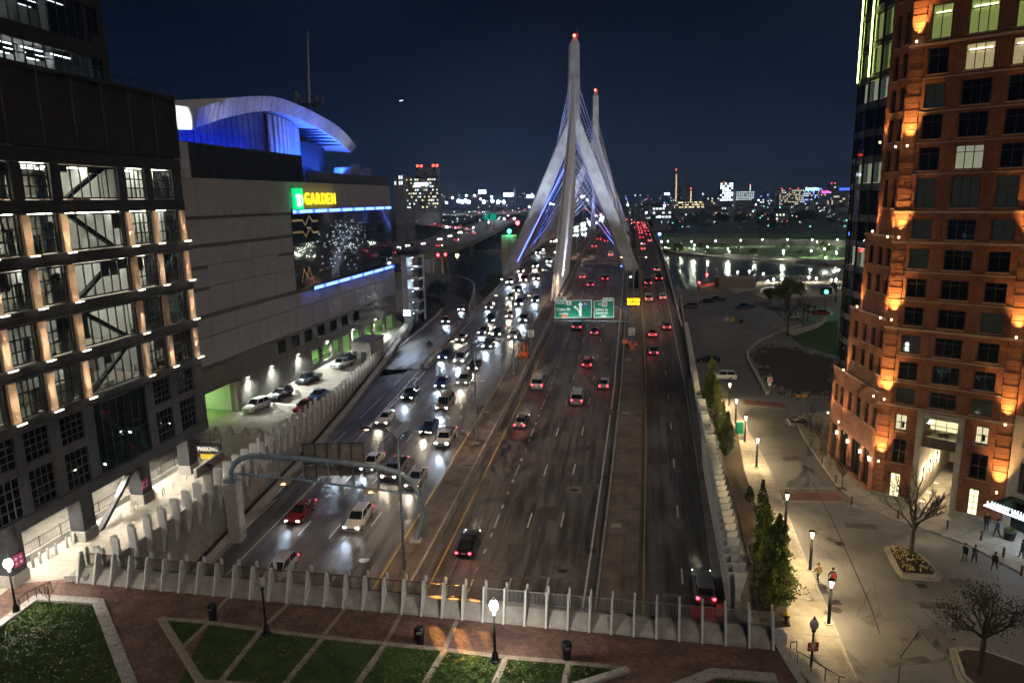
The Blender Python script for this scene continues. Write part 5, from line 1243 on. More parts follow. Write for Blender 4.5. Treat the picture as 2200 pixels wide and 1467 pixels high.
# --- west wing of the tower (its long side), local x runs from the far end to the corner
WLEN = 12.6; o_w = c0 + sd * WLEN
bw = obj('west_wing', MB().box(-0.2, WLEN - 1.5, 0.62, 2.6, SZ, 9.0), M['navy'], bt); 
bw.parent = None; bt_w = thing('tower_wing', 'side wing of the brick tower stepping back under dark curved glass', 'building', (o_w.x, o_w.y, 0), dirang(-sd))
bw.parent = bt_w; bw.name = 'core'
STEP = [(SZ, 9.1, 12.4), (9.1, 17.0, 8.8), (17.0, 25.5, 6.5), (25.5, TOP, 4.2)]
SC = [(0.55, 1.45), (2.3, 3.25), (4.4, 5.4), (6.75, 7.75), (9.1, 10.0), (10.8, 11.6)]
SROWS = [(z0, z1) for z0, z1 in FR_] + [(7.1, 4.9)]
shops = [(1.2, 2.8), (3.6, 6.0), (7.0, 9.2), (10.2, 12.0)]
for za, zb_, ext in STEP:
    hl = []
    for z0, z1 in SROWS:
        if z1 < za - 0.01 or z0 > zb_ + 0.01: continue
        for a_, c in SC:
            if c < ext - 0.3: hl.append((WLEN - c, WLEN - a_, z1, z0))
    if za == SZ: hl += [(WLEN - c, WLEN - a_, SZ + 0.35, 2.0) for a_, c in shops]
    holes_wall(bt_w, (WLEN - ext, WLEN - 0.05), za, zb_, 0, 0.5, M['rb_brick'], hl, 'brick_wall')
    obj('string_course', MB().box(WLEN - ext - 0.1, WLEN, -0.14, 0.02, zb_ - 0.1, zb_ + 0.14), M['rb_trim'], bt_w)
    for h in hl:
        if h[3] <= 2.1: continue
        lit = {'0': 'lime', '7': 'pale', '22': 'pale', '29': 'pale', '33': 'pale', '5': 'pale', '44': 'pale', '38': 'pale', '39':'pale'}.get(str(int(h[0] * 3 + h[2] * 1.7) % 47)) if h[2] < 40 else ('lime' if h[2] > 43 else None)
        if 4 < h[2] < 9 and int(h[0]) % 2: lit = 'lime'
        rb_window(bt_w, h[0], h[1], h[2], h[3], 2, lit, int(h[0] * 7 + h[2]))
    g_ = WLEN - ext
    quoins(bt_w, g_ - 0.05, g_ + 0.5, za, zb_ - 0.1)
for z_, x in ((9.4, 12.6 - 8.5), (3.0, 0.55), (17.3, 12.6 - 6.2), (25.8, 12.6 - 3.9), (2.9, 3.9), (35, 12.6 - 3.9)): uplight(bt_w, x, z_, 650, -0.5, (0, 0.13, 1), 58)
for z_ in (1.6, 8.5, 17.0, 25.4, 34.3): uplight(bt_w, WLEN - 0.4, z_, 650, -0.5, (0, 0.13, 1), 58)
for a_, c in shops:
    f = window(bt_w, WLEN - c, WLEN - a_, SZ + 0.35, 2.0, 3, 1, 0.15, M['rb_frame'], M['glass'], 0.06); obj('shop_blind', MB().box(0, c - a_, 0.5, 0.55, 0, 4.1), emit('shop_glow_%d' % int(a_ * 10), (0.95, 0.96, 1.0), 0.55), f)
    s_ = obj('lantern', MB().bbox(WLEN - a_ + 0.28, WLEN - a_ + 0.46, -0.28, -0.05, 1.1, 1.5, 0.02), E_['warm'], bt_w); lamp('POINT', (WLEN - a_ + 0.37, -0.7, 1.3), 30, (1.0, 0.8, 0.5), bt_w, 0.1, name='lantern_glow')
# dark curved glass behind the steps: columns of lights, each floor its own panels
gt = thing('glass_tower', 'dark curved glass tower rising behind the stepped brick wing', 'building', (o_w.x, o_w.y, 0), dirang(-sd))
arcs = [(WLEN - 2.0, 0.6), (WLEN - 4.6, 0.52), (WLEN - 7.2, 0.45), (WLEN - 9.8, 0.45), (WLEN - 12.2, 0.6), (WLEN - 14.2, 1.1), (WLEN - 15.4, 2.2), (WLEN - 15.9, 4.0)]
fl = [9.2, 12.1, 15.05, 18.0, 20.9, 23.8, 26.8, 30.3, 33.2, 36.1, 39.1, 42.0, 45.4, 48.9, 52.4]
for i in range(len(arcs) - 1):
    (xa, ya), (xb, yb) = arcs[i], arcs[i + 1]; d = Vector((xa - xb, ya - yb)); L = d.length; an = math.atan2(d.y, d.x)
    for k in range(len(fl) - 1):
        z0, z1 = fl[k], fl[k + 1]
        obj('glass_panel', MB().box(0.04, L / 2 - 0.02, 0, 0.04, 0.75, z1 - z0 - 0.06), M['glass_t'] if 'glass_t' in M else M['glass'], gt, (xb, yb, z0), an)
        obj('glass_panel', MB().box(L / 2 + 0.02, L - 0.04, 0, 0.04, 0.75, z1 - z0 - 0.06), M['glass'], gt, (xb, yb, z0), an)
        obj('spandrel_panel', MB().box(0.0, L, -0.03, 0.1, 0, 0.72), M['dsteel'], gt, (xb, yb, z0), an)
        lit = 'lime' if z0 in (42.0, 45.4) else ('pale' if z0 in (39.1, 30.3) and i in (1, 2, 3) else ('pale' if z0 in (20.9,) and i in (2, 3) else None))
        obj('blind', MB().box(0.1, L - 0.1, 0.4, 0.43, 0.7, z1 - z0 - 0.05), E_[lit] if lit else (M['navy'] if (i * 5 + k * 3) % 7 else M['bluesteel']), gt, (xb, yb, z0), an)
    obj('mullion', MB().box(-0.05, 0.05, -0.12, 0.1, 9.2, 53), M['black'], gt, (xb, yb, 0), an)
for i in (3, 5): (xa, ya) = arcs[i]; obj('light_tube', MB().box(xa - 0.06, xa + 0.06, ya - 0.25, ya - 0.14, 42.5, 53), E_['limetube'], gt)
obj('red_marker', MB().lathe([(0.15, 0), (0.15, 0.3)], 8, (arcs[-1][0], arcs[-1][1] - 1.0, 44.8)), E_['red'], gt)
obj('core', MB().box(WLEN - 12, WLEN, 4, 12, 9, 53), M['navy'], gt)
# --- stone-faced bay beyond the right corner with the lit entrance canopy
o_r = c0 + fd * 11.85; rd = Vector((0.40, -0.917)).normalized()
br = thing('stone_bay', 'limestone bay of the brick tower with entrance canopy at the picture edge', 'building', (o_r.x, o_r.y, 0), dirang(rd))
RH = [(1.0, 3.0, 6.0, 8.6), (1.0, 3.0, 1.5, 4.5)] + [(1.0, 2.6, z1, z0) for z0, z1 in FR_ if z1 > 9] + [(4.2, 5.8, z1, z0) for z0, z1 in FR_ if z1 > 9] + [(4.2, 6.2, 6.0, 8.6), (4.2, 6.2, 1.5, 4.5)]
holes_wall(br, (0, 14), SZ, 9.0, 0, 0.5, M['limestone'], [h for h in RH if h[3] < 9], 'stone_wall'); holes_wall(br, (0, 14), 9.0, TOP, 0, 0.5, M['rb_brick'], [h for h in RH if h[3] > 9], 'brick_wall')
for k, h in enumerate(RH): rb_window(br, h[0], h[1], h[2], h[3], 2, ('cream' if k in (0, 20) else 'pale' if k % 4 == 0 else None), k)
cn = obj('canopy', MB().box(0.6, 7.5, -4.2, -0.1, 0.9, 1.0), M['glass_g'], br)
for q in range(4): obj('canopy_beam', MB().box(0.6 + q * 2.2, 0.7 + q * 2.2, -4.2, -0.1, 0.72, 0.9), M['dsteel'], cn)
for q in range(26): obj('canopy_bulb', MB().box(0.7 + q * 0.26, 0.82 + q * 0.26, -4.3, -4.21, 0.86, 0.98), E_['led'], cn)
for q in range(26): obj('canopy_bulb', MB().box(0.7 + q * 0.26, 0.78 + q * 0.26, -3.2, -3.14, 1.02, 1.06), E_['led'], cn)
me = text_mesh('LOVEJOY WHARF', 0.5, E_['coolb'], 0.03); o = obj('canopy_sign', me, None, cn, (0.9, -4.25, 1.05)); o.rotation_euler = (R(90), 0, 0)
lamp('AREA', (4, -2.2, 0.6), 90, (0.75, 0.85, 1.0), br, 5, aim=(0, 0, -1), name='canopy_glow', sy=2)
obj('shop_front', MB().box(0.8, 7, -0.05, 0.0, SZ + 0.3, 0.6), M['media'], br)
# ================================================================== cable-stayed bridge
def leg_box(g, rings):
    """rings: (centre x, z, half width, half depth) at a pylon whose plane is Y"""
    return rings
def pylon(Y, top, tip, merge, legs, wtop, wmerge, wleg0, wleg1, label, dep=2.2):
    cx_ = top.x
    t = thing('bridge_pylon', label, 'bridge pylon', (0, 0, 0), group='bridge pylons')
    def ring(c, z, hw, hd, ch=0.35): return [(c - hw + ch, Y - hd, z), (c + hw - ch, Y - hd, z), (c + hw, Y - hd + ch, z), (c + hw, Y + hd - ch, z), (c + hw - ch, Y + hd, z), (c - hw + ch, Y + hd, z), (c - hw, Y + hd - ch, z), (c - hw, Y - hd + ch, z)]
    n = 5
    for k in range(n):                                         # spire cast in lifts
        z0 = merge.z + (top.z - merge.z) * k / n; z1 = merge.z + (top.z - merge.z) * (k + 1) / n - 0.06
        f0 = k / n; f1 = (k + 1) / n; x0 = merge.x + (top.x - merge.x) * f0; x1 = merge.x + (top.x - merge.x) * f1
        obj('spire_block', MB().ring_loft([ring(x0, z0, wmerge + (wtop - wmerge) * f0, dep), ring(x1, z1, wmerge + (wtop - wmerge) * f1, dep)]), M['pylon'], t)
    obj('cap', MB().ring_loft([ring(top.x, top.z - 0.05, wtop, dep, 0.2), ring(tip.x, tip.z, 0.3, 0.3, 0.05)]), M['pylon'], t)
    obj('beacon', MB().lathe([(0.05, 0), (0.35, 0.15), (0.35, 0.6), (0.1, 0.8)], 10, (tip.x, Y, tip.z)), E_['red'], t)
    obj('lightning_rod', MB().tube([(tip.x + 0.9, Y, tip.z - 1), (tip.x + 0.9, Y, tip.z + 3.2)], 0.07, 6), M['galv'], t)
    for foot, side in legs:
        nn = 6; head = Vector((merge.x + side * max(0.0, wmerge - wleg0 - 0.02), Y, merge.z + 3.0))
        for k in range(nn):
            f0, f1 = k / nn, (k + 1) / nn; a_ = head.lerp(foot, f0); b_ = head.lerp(foot, f1)
            w0 = wleg0 + (wleg1 - wleg0) * f0; w1 = wleg0 + (wleg1 - wleg0) * f1
            obj('leg_block', MB().ring_loft([ring(b_.x, b_.z + 0.04, w1, dep + 0.3 * f1), ring(a_.x, a_.z, w0, dep + 0.3 * f0)]), M['pylon'], t)
    return t
M['pylon'] = plain('pylon_concrete', (0.60, 0.60, 0.61), 0.85, var=0.2, scale=0.35)
M['cable'] = plain('cable_sheath', (0.78, 0.80, 0.84), 0.45, var=0.05, stain=False)
Y1, Y2 = 230.0, 345.0
p1 = pylon(Y1, A(1233.5, 97, Y1), A(1234, 80, Y1), A(1232, 280, Y1), [(A(1092, 597, Y1), -1), (A(1357, 580, Y1), 1)], 1.55, 2.1, 2.0, 2.35, 'nearer tall forked concrete bridge pylon with red beacon')
p2 = pylon(Y2, A(1279, 208, Y2), A(1279, 196, Y2), A(1278.5, 318, Y2), [(A(1185, 525, Y2), -1), (A(1343, 498, Y2), 1)], 1.35, 1.7, 1.7, 2.1, 'farther forked concrete bridge pylon seen behind the first')
for t, f in ((p1, A(1357, 580, Y1)), (p1, A(1092, 597, Y1)), (p2, A(1343, 498, Y2)), (p2, A(1185, 525, Y2))):
    obj('footing', MB().bbox(f.x - 3, f.x + 3, f.y - 3.4, f.y + 3.4, -6, f.z + 0.2, 0.3), M['concrete_d'], t)
def cable(t, a_, b_, r=0.17): obj('stay_cable', MB().tube([a_, b_], r, 5), M['cable'], t)
def cables(t, Y, cx_, zlo, zhi, sgn, edges, nmed, nedge, span, back):
    for k in range(nmed):                                      # back stays come down to the median
        f = k / (nmed - 1); z = zlo + (zhi - zlo) * f; y = Y - sgn * (back[0] + (back[1] - back[0]) * f)
        for du in (-0.5, 0.5): cable(t, (cx_ + du * 0.5, Y - sgn * 2.2, z), tuple(H(y, -20.8 + du, 0.3)), 0.15)
    for k in range(nedge):
        f = k / (nedge - 1); z = zlo + 1 + (zhi - zlo) * f; y = Y + sgn * (span[0] + (span[1] - span[0]) * f)
        for u in edges: cable(t, (cx_ + (0.8 if u > -20 else -0.8), Y + sgn * 1.5, z), tuple(H(y, u, 0.9)))
cables(p1, Y1, 20.9, 30, 66, 1, (-39.3, -1.0), 15, 13, (9, 55), (6, 46))
cables(p2, Y2, 41.2, 28, 66, -1, (-39.3, -1.0), 12, 13, (9, 55), (6, 46))
# blue light line up the near leg and lamps at the feet
lf, hd = A(1104, 567, Y1), A(1217, 340, Y1)
g = MB(); g.tube([(lf.x + 1.2, Y1 - 2.5, lf.z + 1.0), (hd.x + 0.9, Y1 - 2.4, hd.z)], 0.10, 6); obj('light_line', g, E_['blueline'] if 'blueline' in E_ else E_['blue'], p1)
for px, py, e, col, aim in ((1118, 560, 14000, (0.06, 0.14, 1.0), (0.45, 0.0, 1)), (1335, 570, 12000, (0.06, 0.14, 1.0), (-0.40, 0.0, 1))):
    p = A(px, py, Y1 + 4.5); lamp('SPOT', p, e, col, p1, 0.4, 55, 0.7, aim, 'blue_flood_glow')
    obj('blue_flood', MB().box(p.x - 0.3, p.x + 0.3, p.y - 0.2, p.y + 0.2, p.z - 0.4, p.z - 0.1), E_['bluew'], p1)
for u, Yl, e in ((-39.5, 212, 30000), (-20.8, 200, 52000), (-0.3, 212, 26000)):
    p = H(Yl, u, 1.2); tx = 20.9 if u == -20.8 else (4 if u < -30 else 36); d = Vector((tx, Y1, 48)) - p
    obj('white_flood', MB().box(p.x - 0.3, p.x + 0.3, p.y - 0.2, p.y + 0.2, p.z - 0.35, p.z - 0.05), E_['coolb'], p1); lamp('SPOT', p, e, (0.70, 0.80, 1.0), p1, 0.4, 50, 0.8, d, 'white_flood_glow')
p = H(300, -20.8, 1.5); lamp('SPOT', p, 52000, (0.85, 0.92, 1.0), p2, 0.5, 60, 0.8, Vector((41, Y2, 45)) - p, 'white_flood_glow')
p = H(318, -1, 1.5); lamp('SPOT', p, 26000, (0.10, 0.18, 1.0), p2, 0.5, 60, 0.8, Vector((41, Y2, 30)) - p, 'blue_flood_glow')
# railing mesh and light on the outside of the west edge
g = MB(); V = []
ys = [y for y in range(222, 300, 3)]
for y in ys: g.tube([H(y, -39.3, 1.0), H(y, -39.3, 3.4)], 0.05, 4)
g.tube([H(y, -39.3, 3.4) for y in ys], 0.06, 4)
obj('edge_railing', g, M['galv'], p1)
g = MB(); 
for k, (px, py) in enumerate(((1165, 505), (1150, 515), (1160, 493))): pass
# grid of glowing beads imitating light reflected along the stays
g = MB()
a_ = Vector((21.7, Y1 + 1.5, 56)); b_ = H(Y1 + 42, -1.0, 0.9)
for k in range(17):
    for q in range(4):
        f = 0.30 + 0.30 * k / 16 + 0.02 * q; p = a_.lerp(Vector(b_), f) + Vector((0, 0, -1.3 * q)); g.box(p.x - 0.14, p.x + 0.14, p.y - 0.1, p.y + 0.1, p.z - 0.12, p.z + 0.12)
stuff(obj('glint_beads', g, E_['bluew'], p1))

# ================================================================== sign gantries
gt1 = thing('sign_gantry', 'blue-grey tubular arch gantry over the southbound lanes, sign seen from behind', 'gantry')
YG = 69.5
path = [A(498, 1033, YG), A(497, 1010, YG), A(503, 996, YG), A(518, 985, YG), A(540, 979, YG), A(640, 984, YG), A(740, 994, YG), A(820, 1005, YG), A(858, 1016, YG), A(885, 1034, YG), A(900, 1058, YG), A(906, 1085, YG), A(908, 1120, YG), H(68.2, -21.3, 0.2)]
obj('arch_tube', MB().tube(path, 0.30, 12), M['bluesteel'], gt1, smooth=True)
obj('foot_plate', MB().bbox(path[-1].x - 0.6, path[-1].x + 0.6, path[-1].y - 0.6, path[-1].y + 0.6, path[-1].z - 0.1, path[-1].z + 0.12, 0.03), M['concrete'], gt1)
obj('foot_pier', MB().bbox(path[0].x - 0.7, path[0].x + 0.7, YG - 0.8, YG + 0.8, -6.0, path[0].z - 0.05, 0.1), M['concrete'], gt1)
obj('foot_plate', MB().lathe([(0.6, 0), (0.6, 0.12), (0.4, 0.16)], 14, path[0]), M['bluesteel'], gt1)
lo = [A(506, 1017, YG), A(620, 1027, YG), A(740, 1042, YG), A(903, 1062, YG)]
obj('lower_chord', MB().tube(lo, 0.12, 8), M['bluesteel'], gt1)
def on(pl, x):
    for a_, b_ in zip(pl, pl[1:]):
        if a_.x <= x <= b_.x: return a_.lerp(b_, (x - a_.x) / (b_.x - a_.x))
    return pl[-1]
for k in range(7):
    x = lo[0].x + (lo[-1].x - lo[0].x) * (0.10 + 0.135 * k); obj('hanger', MB().tube([on(path[2:11], x), on(lo, x)], 0.08, 8), M['bluesteel'], gt1)
sa, sb = A(642, 963, YG - 0.6), A(777, 1003, YG - 0.6)
def panelq(par, a_, b_, y, n, mat, name, h=None):
    for k in range(n):
        x0 = a_.x + (b_.x - a_.x) * k / n; x1 = a_.x + (b_.x - a_.x) * (k + 1) / n; dz = -0.01 * k
        obj(name, MB().box(x0 + 0.03, x1 - 0.03, y, y + 0.06, b_.z + dz, a_.z + dz), mat, par)
panelq(gt1, sa, sb, YG + 0.7, 5, M['concrete_d'], 'sign_panel')
g = MB()
for k in range(6): x = sa.x + (sb.x - sa.x) * k / 5; g.box(x - 0.06, x + 0.06, YG + 0.55, YG + 0.7, sb.z - 1.6, sa.z + 0.1)
g.box(sa.x, sb.x, YG + 0.6, YG + 0.68, sa.z, sa.z + 0.08); g.box(sa.x, sb.x, YG + 0.6, YG + 0.68, sb.z - 0.06, sb.z + 0.02); obj('sign_stiffeners', g, M['dsteel2'], gt1)
sc_, sd_ = A(650, 1003, YG + 0.7), A(775, 1020, YG + 0.7); panelq(gt1, sc_, sd_, YG + 0.75, 5, M['concrete_d'], 'catwalk_panel')
for px, py in ((610, 1033), (797, 1050)):
    p = A(px, py, YG - 0.2)
    for q in range(4): obj('sign_lamp', MB().box(p.x - 0.75, p.x + 0.75, p.y - 0.4 + 0.22 * q, p.y - 0.25 + 0.22 * q, p.z - 0.28 + 0.07 * q, p.z - 0.16 + 0.07 * q), M['granite_b'], gt1)
    lamp('SPOT', (p.x, p.y - 0.6, p.z), 200, (1.0, 0.6, 0.22), gt1, 0.12, 80, 0.6, (0.1, 0.6, -1), 'sign_lamp_glow')

gt2 = thing('exit_sign_gantry', 'green exit signs on a blue-grey arm over the northbound lanes', 'gantry')
YS2 = 131.0
post = H(131.7, 0.6, 0.75)
pp = [Vector((post.x, YS2 + 0.4, post.z)), A(1356, 700, YS2 + .4), A(1355, 678, YS2 + .4), A(1348, 666, YS2 + .4), A(1335, 660, YS2 + .4), A(1318, 658, YS2 + .4), A(1190, 655, YS2 + .4)]
obj('arm_tube', MB().tube(pp, [0.34, 0.3, 0.3, 0.28, 0.26, 0.24, 0.2], 10), M['bluesteel'], gt2, smooth=True)
l2 = [A(1190, 688, YS2 + .4), A(1354, 690, YS2 + .4)]; obj('lower_chord', MB().tube(l2, 0.1, 8), M['bluesteel'], gt2)
def sign_panel(par, x0, y0, x1, y1, Y, name='sign_panel'):
    a_ = A(x0, y0, Y); b_ = A(x1, y1, Y)
    o = obj(name, MB().bbox(a_.x, b_.x, Y, Y + 0.08, b_.z, a_.z, 0.02), M['green_sign'], par)
    g = MB(); e = 0.07
    for q in ((a_.x, b_.x, a_.z - e, a_.z), (a_.x, b_.x, b_.z, b_.z + e), (a_.x, a_.x + e, b_.z, a_.z), (b_.x - e, b_.x, b_.z, a_.z)): g.box(q[0], q[1], Y - 0.02, Y - 0.002, q[2], q[3])
    obj('sign_border', g, M['sign_lit'], o); return o, a_, b_
M['sign_lit'] = emit('glowing_white', (0.7, 0.72, 0.72), 0.22)  # sign white given its own glow in place of lamplight thrown back
m_, t2, b2 = _nodes('reflective_green'); b2.inputs['Base Color'].default_value = (0.0, 0.22, 0.14, 1); b2.inputs['Roughness'].default_value = 0.4; M['green_sign'] = m_
def txt(par, body, px, py, Y, h, mat=None, sx=1.0):
    p = A(px, py, Y); me = text_mesh(body, h * 1.4, mat or M['sign_lit'], 0.006, 'lettering', True); o = obj('lettering', me, None, par, (p.x, Y - 0.015, p.z)); o.rotation_euler = (R(90), 0, 0); o.scale = (sx, 1, 1); return o
o1, a1, b1 = sign_panel(gt2, 1192, 646, 1271, 682, YS2); o2, a2, b2_ = sign_panel(gt2, 1276, 646, 1319, 682, YS2)
o3, _, _ = sign_panel(gt2, 1193, 638, 1217, 645.5, YS2, 'exit_tab'); o4, _, _ = sign_panel(gt2, 1295, 640, 1319, 645.5, YS2, 'exit_tab')
txt(o3, 'EXIT', 1195, 643.8, YS2, 0.32); q = A(1212.5, 641.8, YS2); obj('cover_patch', MB().box(q.x - 0.3, q.x + 0.3, YS2 - 0.04, YS2 - 0.022, q.z - 0.22, q.z + 0.22), M['sign_white'], o3); txt(o4, 'EXIT 20', 1297, 644.6, YS2, 0.32)
txt(o1, 'NORTH', 1195, 653.5, YS2, 0.42, sx=1.1); txt(o1, 'Tobin Br', 1196, 667.5, YS2, 0.52); txt(o1, '1/2 MILE', 1201, 676, YS2, 0.36)
txt(o2, 'TO', 1284, 655.5, YS2, 0.38); txt(o2, 'Sullivan Sq', 1279, 667.5, YS2, 0.46, sx=0.86); txt(o2, 'Somerville', 1280, 674.5, YS2, 0.46, sx=0.86); txt(o2, '1 MILE', 1289, 680, YS2, 0.3)
def plate(par, px, py, w_, h, mat, Y=YS2 - 0.03):
    p = A(px, py, Y); return obj('route_shield', MB().bbox(p.x - w_ / 2, p.x + w_ / 2, Y, Y + 0.02, p.z - h / 2, p.z + h / 2, 0.008), mat, par), p
for par, px, py, s_, mt, tm in ((o1, 1222, 651, '1', 'sign_white', 'black'), (o1, 1258, 652.5, '93', 'shield_blue', 'sign_white'), (o2, 1299, 653.5, '99', 'sign_white', 'black')):
    if mt not in M: M[mt] = plain(mt, (0.02, 0.08, 0.45), 0.5, var=0.05, stain=False)
    so_, p = plate(par, px, py, 1.0, 0.9, M[mt]); me = text_mesh(s_, 0.75, M[tm], 0.006, 'lettering', True); o = obj('lettering', me, None, par, (p.x - 0.2 * len(s_), YS2 - 0.05, p.z - 0.26)); o.rotation_euler = (R(90), 0, 0)
    if mt == 'shield_blue': q = A(px, py - 3.2, YS2 - .05); obj('shield_band', MB().box(q.x - 0.4, q.x + 0.4, YS2 - 0.045, YS2 - 0.035, q.z - 0.08, q.z + 0.05), M['redp'], par)
# arrows
def poly_sign(par, pts, Y): 
    g = MB(); P = [A(x, y, Y) for x, y in pts]; g.extrude([(p.x, Y, p.z) for p in P], (0, -0.015, 0)); obj('sign_arrow', g, M['sign_lit'], par)
poly_sign(o1, [(1244.5, 679), (1244.5, 656), (1241.5, 656), (1247, 648.5), (1252.5, 656), (1249.5, 656), (1249.5, 679)], YS2 - 0.012)
poly_sign(o1, [(1244.4, 672), (1244.4, 668), (1240, 661), (1237, 659.5), (1238, 657), (1232.5, 658), (1235.5, 663.5), (1236.5, 661.5), (1238.5, 663)], YS2 - 0.014)
p = A(1213, 678.5, YS2 - .03); obj('closed_plate', MB().box(p.x - 0.55, p.x + 0.55, YS2 - 0.05, YS2 - 0.03, p.z - 0.2, p.z + 0.2), M['orange'], o1)
for q in range(5): p = A(1200 + q * 27, 690, YS2 - 0.7); obj('sign_lamp', MB().box(p.x - 0.25, p.x + 0.25, YS2 - 0.9, YS2 - 0.6, p.z - 0.1, p.z + 0.05), M['dsteel2'], gt2)
for px, py in ((1230, 700), (1297, 700)): p = A(px, py, YS2 - 2.2); lamp('AREA', p, 70, (0.95, 1.0, 0.95), gt2, 3, aim=Vector((0, 2.2, 1.6)), name='sign_lamp_glow', sy=0.3)
p = A(1357, 712, YS2); o = obj('speed_plate', MB().bbox(p.x - 0.6, p.x + 0.6, YS2 - 0.15, YS2 - 0.1, p.z - 0.75, p.z + 0.75, 0.01), M['sign_white'], gt2)
for body, dz, h, sx in (('SPEED', 0.40, 0.28, 0.9), ('LIMIT', 0.11, 0.28, 0.95), ('55', -0.63, 0.85, 1.0)):
    l_ = obj('lettering', text_mesh(body, h, M['black'], 0.004, 'lettering', True), None, o, (p.x - 0.46, YS2 - 0.16, p.z + dz)); l_.rotation_euler = (R(90), 0, 0); l_.scale = (sx, 1, 1)
p = A(1358, 746, YS2); obj('orange_plate', MB().bbox(p.x - 0.5, p.x + 0.5, YS2 - 0.2, YS2 - 0.12, p.z - 0.4, p.z + 0.4, 0.01), M['orange'], gt2)

# variable message board on its trailer
vm = thing('message_board', 'amber lettered message trailer parked beside the exit ramp', 'message board', (0, 0, 0))
YV = 137.0; a_ = A(1346, 639, YV); b_ = A(1376, 657, YV)
obj('board', MB().bbox(a_.x, b_.x, YV, YV + 0.3, b_.z, a_.z, 0.03), M['black'], vm)
for body, py in (('SUN-THURS', 647.2), ('8PM-5AM', 655.2)): 
    q = A(1347.6, py, YV - 0.02); me = text_mesh(body, 1.02, E_['amber'], 0.006, 'lettering', True); o = obj('lettering', me, None, vm, (q.x, YV - 0.02, q.z)); o.rotation_euler = (R(90), 0, 0); o.scale = (0.42 if len(body) > 7 else 0.54, 1, 1); o.scale = (0.46 if len(body) > 7 else 0.58, 0.8, 1)
f = H(YV, 0.4, 0.75); cxv = (a_.x + b_.x) / 2
obj('mast', MB().tube([(cxv, YV + 0.15, f.z + 0.5), (cxv, YV + 0.15, b_.z)], 0.09, 8), M['orange'], vm)
obj('trailer', MB().bbox(cxv - 0.9, cxv + 0.9, YV - 0.5, YV + 1.6, f.z + 0.35, f.z + 0.9, 0.05), M['orange'], vm)
for s_ in (-1, 1): o = obj('wheel', MB().lathe([(0.12, -0.1), (0.33, -0.1), (0.33, 0.1), (0.12, 0.1)], 14), M['rubber'], vm, (cxv + s_ * 0.95, YV + 0.6, f.z + 0.33)); o.rotation_euler = (0, R(90), 0)
obj('flag', MB().box(cxv - 2.2, cxv - 1.2, YV - 0.6, YV - 0.55, f.z + 0.9, f.z + 1.7), M['orange'], vm)
# solar arrow-board trailer on the median
ab = thing('solar_trailer', 'orange trailer with folded solar panel on the median platform', 'trailer', tuple(H(133, -20.7, 0.16)), HANG)
obj('frame', MB().bbox(-1.0, 1.0, -1.2, 1.2, 0.35, 0.75, 0.05), M['orange'], ab); obj('battery_box', MB().bbox(-0.7, 0.7, -0.9, 0.1, 0.76, 1.2, 0.04), M['orange'], ab)
obj('mast', MB().box(-0.12, 0.12, 0.2, 0.45, 0.76, 3.3), M['orange'], ab); obj('mast', MB().box(-0.75, -0.6, 0.2, 0.35, 0.76, 3.0), M['orange'], ab); obj('mast', MB().box(0.6, 0.75, 0.2, 0.35, 0.76, 3.0), M['orange'], ab)
for k in range(4): obj('solar_panel', MB().box(-1.2 + 0.6 * k + 0.02, -1.2 + 0.6 * k + 0.58, -0.5, 0.9, 3.35, 3.42), M['media'], ab)
obj('sign_plate', MB().box(-2.0, -1.2, 0.1, 0.15, 1.7, 2.6), M['sign_white'], ab)
for s_ in (-1, 1): o = obj('wheel', MB().lathe([(0.12, -0.1), (0.34, -0.1), (0.34, 0.1), (0.12, 0.1)], 14), M['rubber'], ab, (s_ * 1.05, -0.1, 0.34)); o.rotation_euler = (0, R(90), 0)
for sx in (-0.9, 0.9): obj('stabiliser', MB().tube([(sx, -1.1, 0.35), (sx * 1.25, -1.3, 0.0)], 0.05, 6), M['orange'], ab)
# speed limit sign
sp_ = thing('speed_limit_sign', 'white speed limit 55 sign on a post in the median', 'road sign', tuple(H(141, -20.4, 0.15)), 0)
obj('post', MB().box(-0.08, 0.08, -0.08, 0.08, 0, 2.3), M['galv'], sp_); o = obj('plate', MB().bbox(-0.62, 0.62, -0.14, -0.09, 1.9, 3.4, 0.01), M['sign_white'], sp_)
for body, z_, h, sx in (('SPEED', 3.05, 0.28, 0.9), ('LIMIT', 2.76, 0.28, 0.95), ('55', 2.02, 0.85, 1.0)):
    me = text_mesh(body, h, M['black'], 0.004, 'lettering', True); l_ = obj('lettering', me, None, o, (-0.46, -0.15, z_)); l_.rotation_euler = (R(90), 0, 0); l_.scale = (sx, 1, 1)

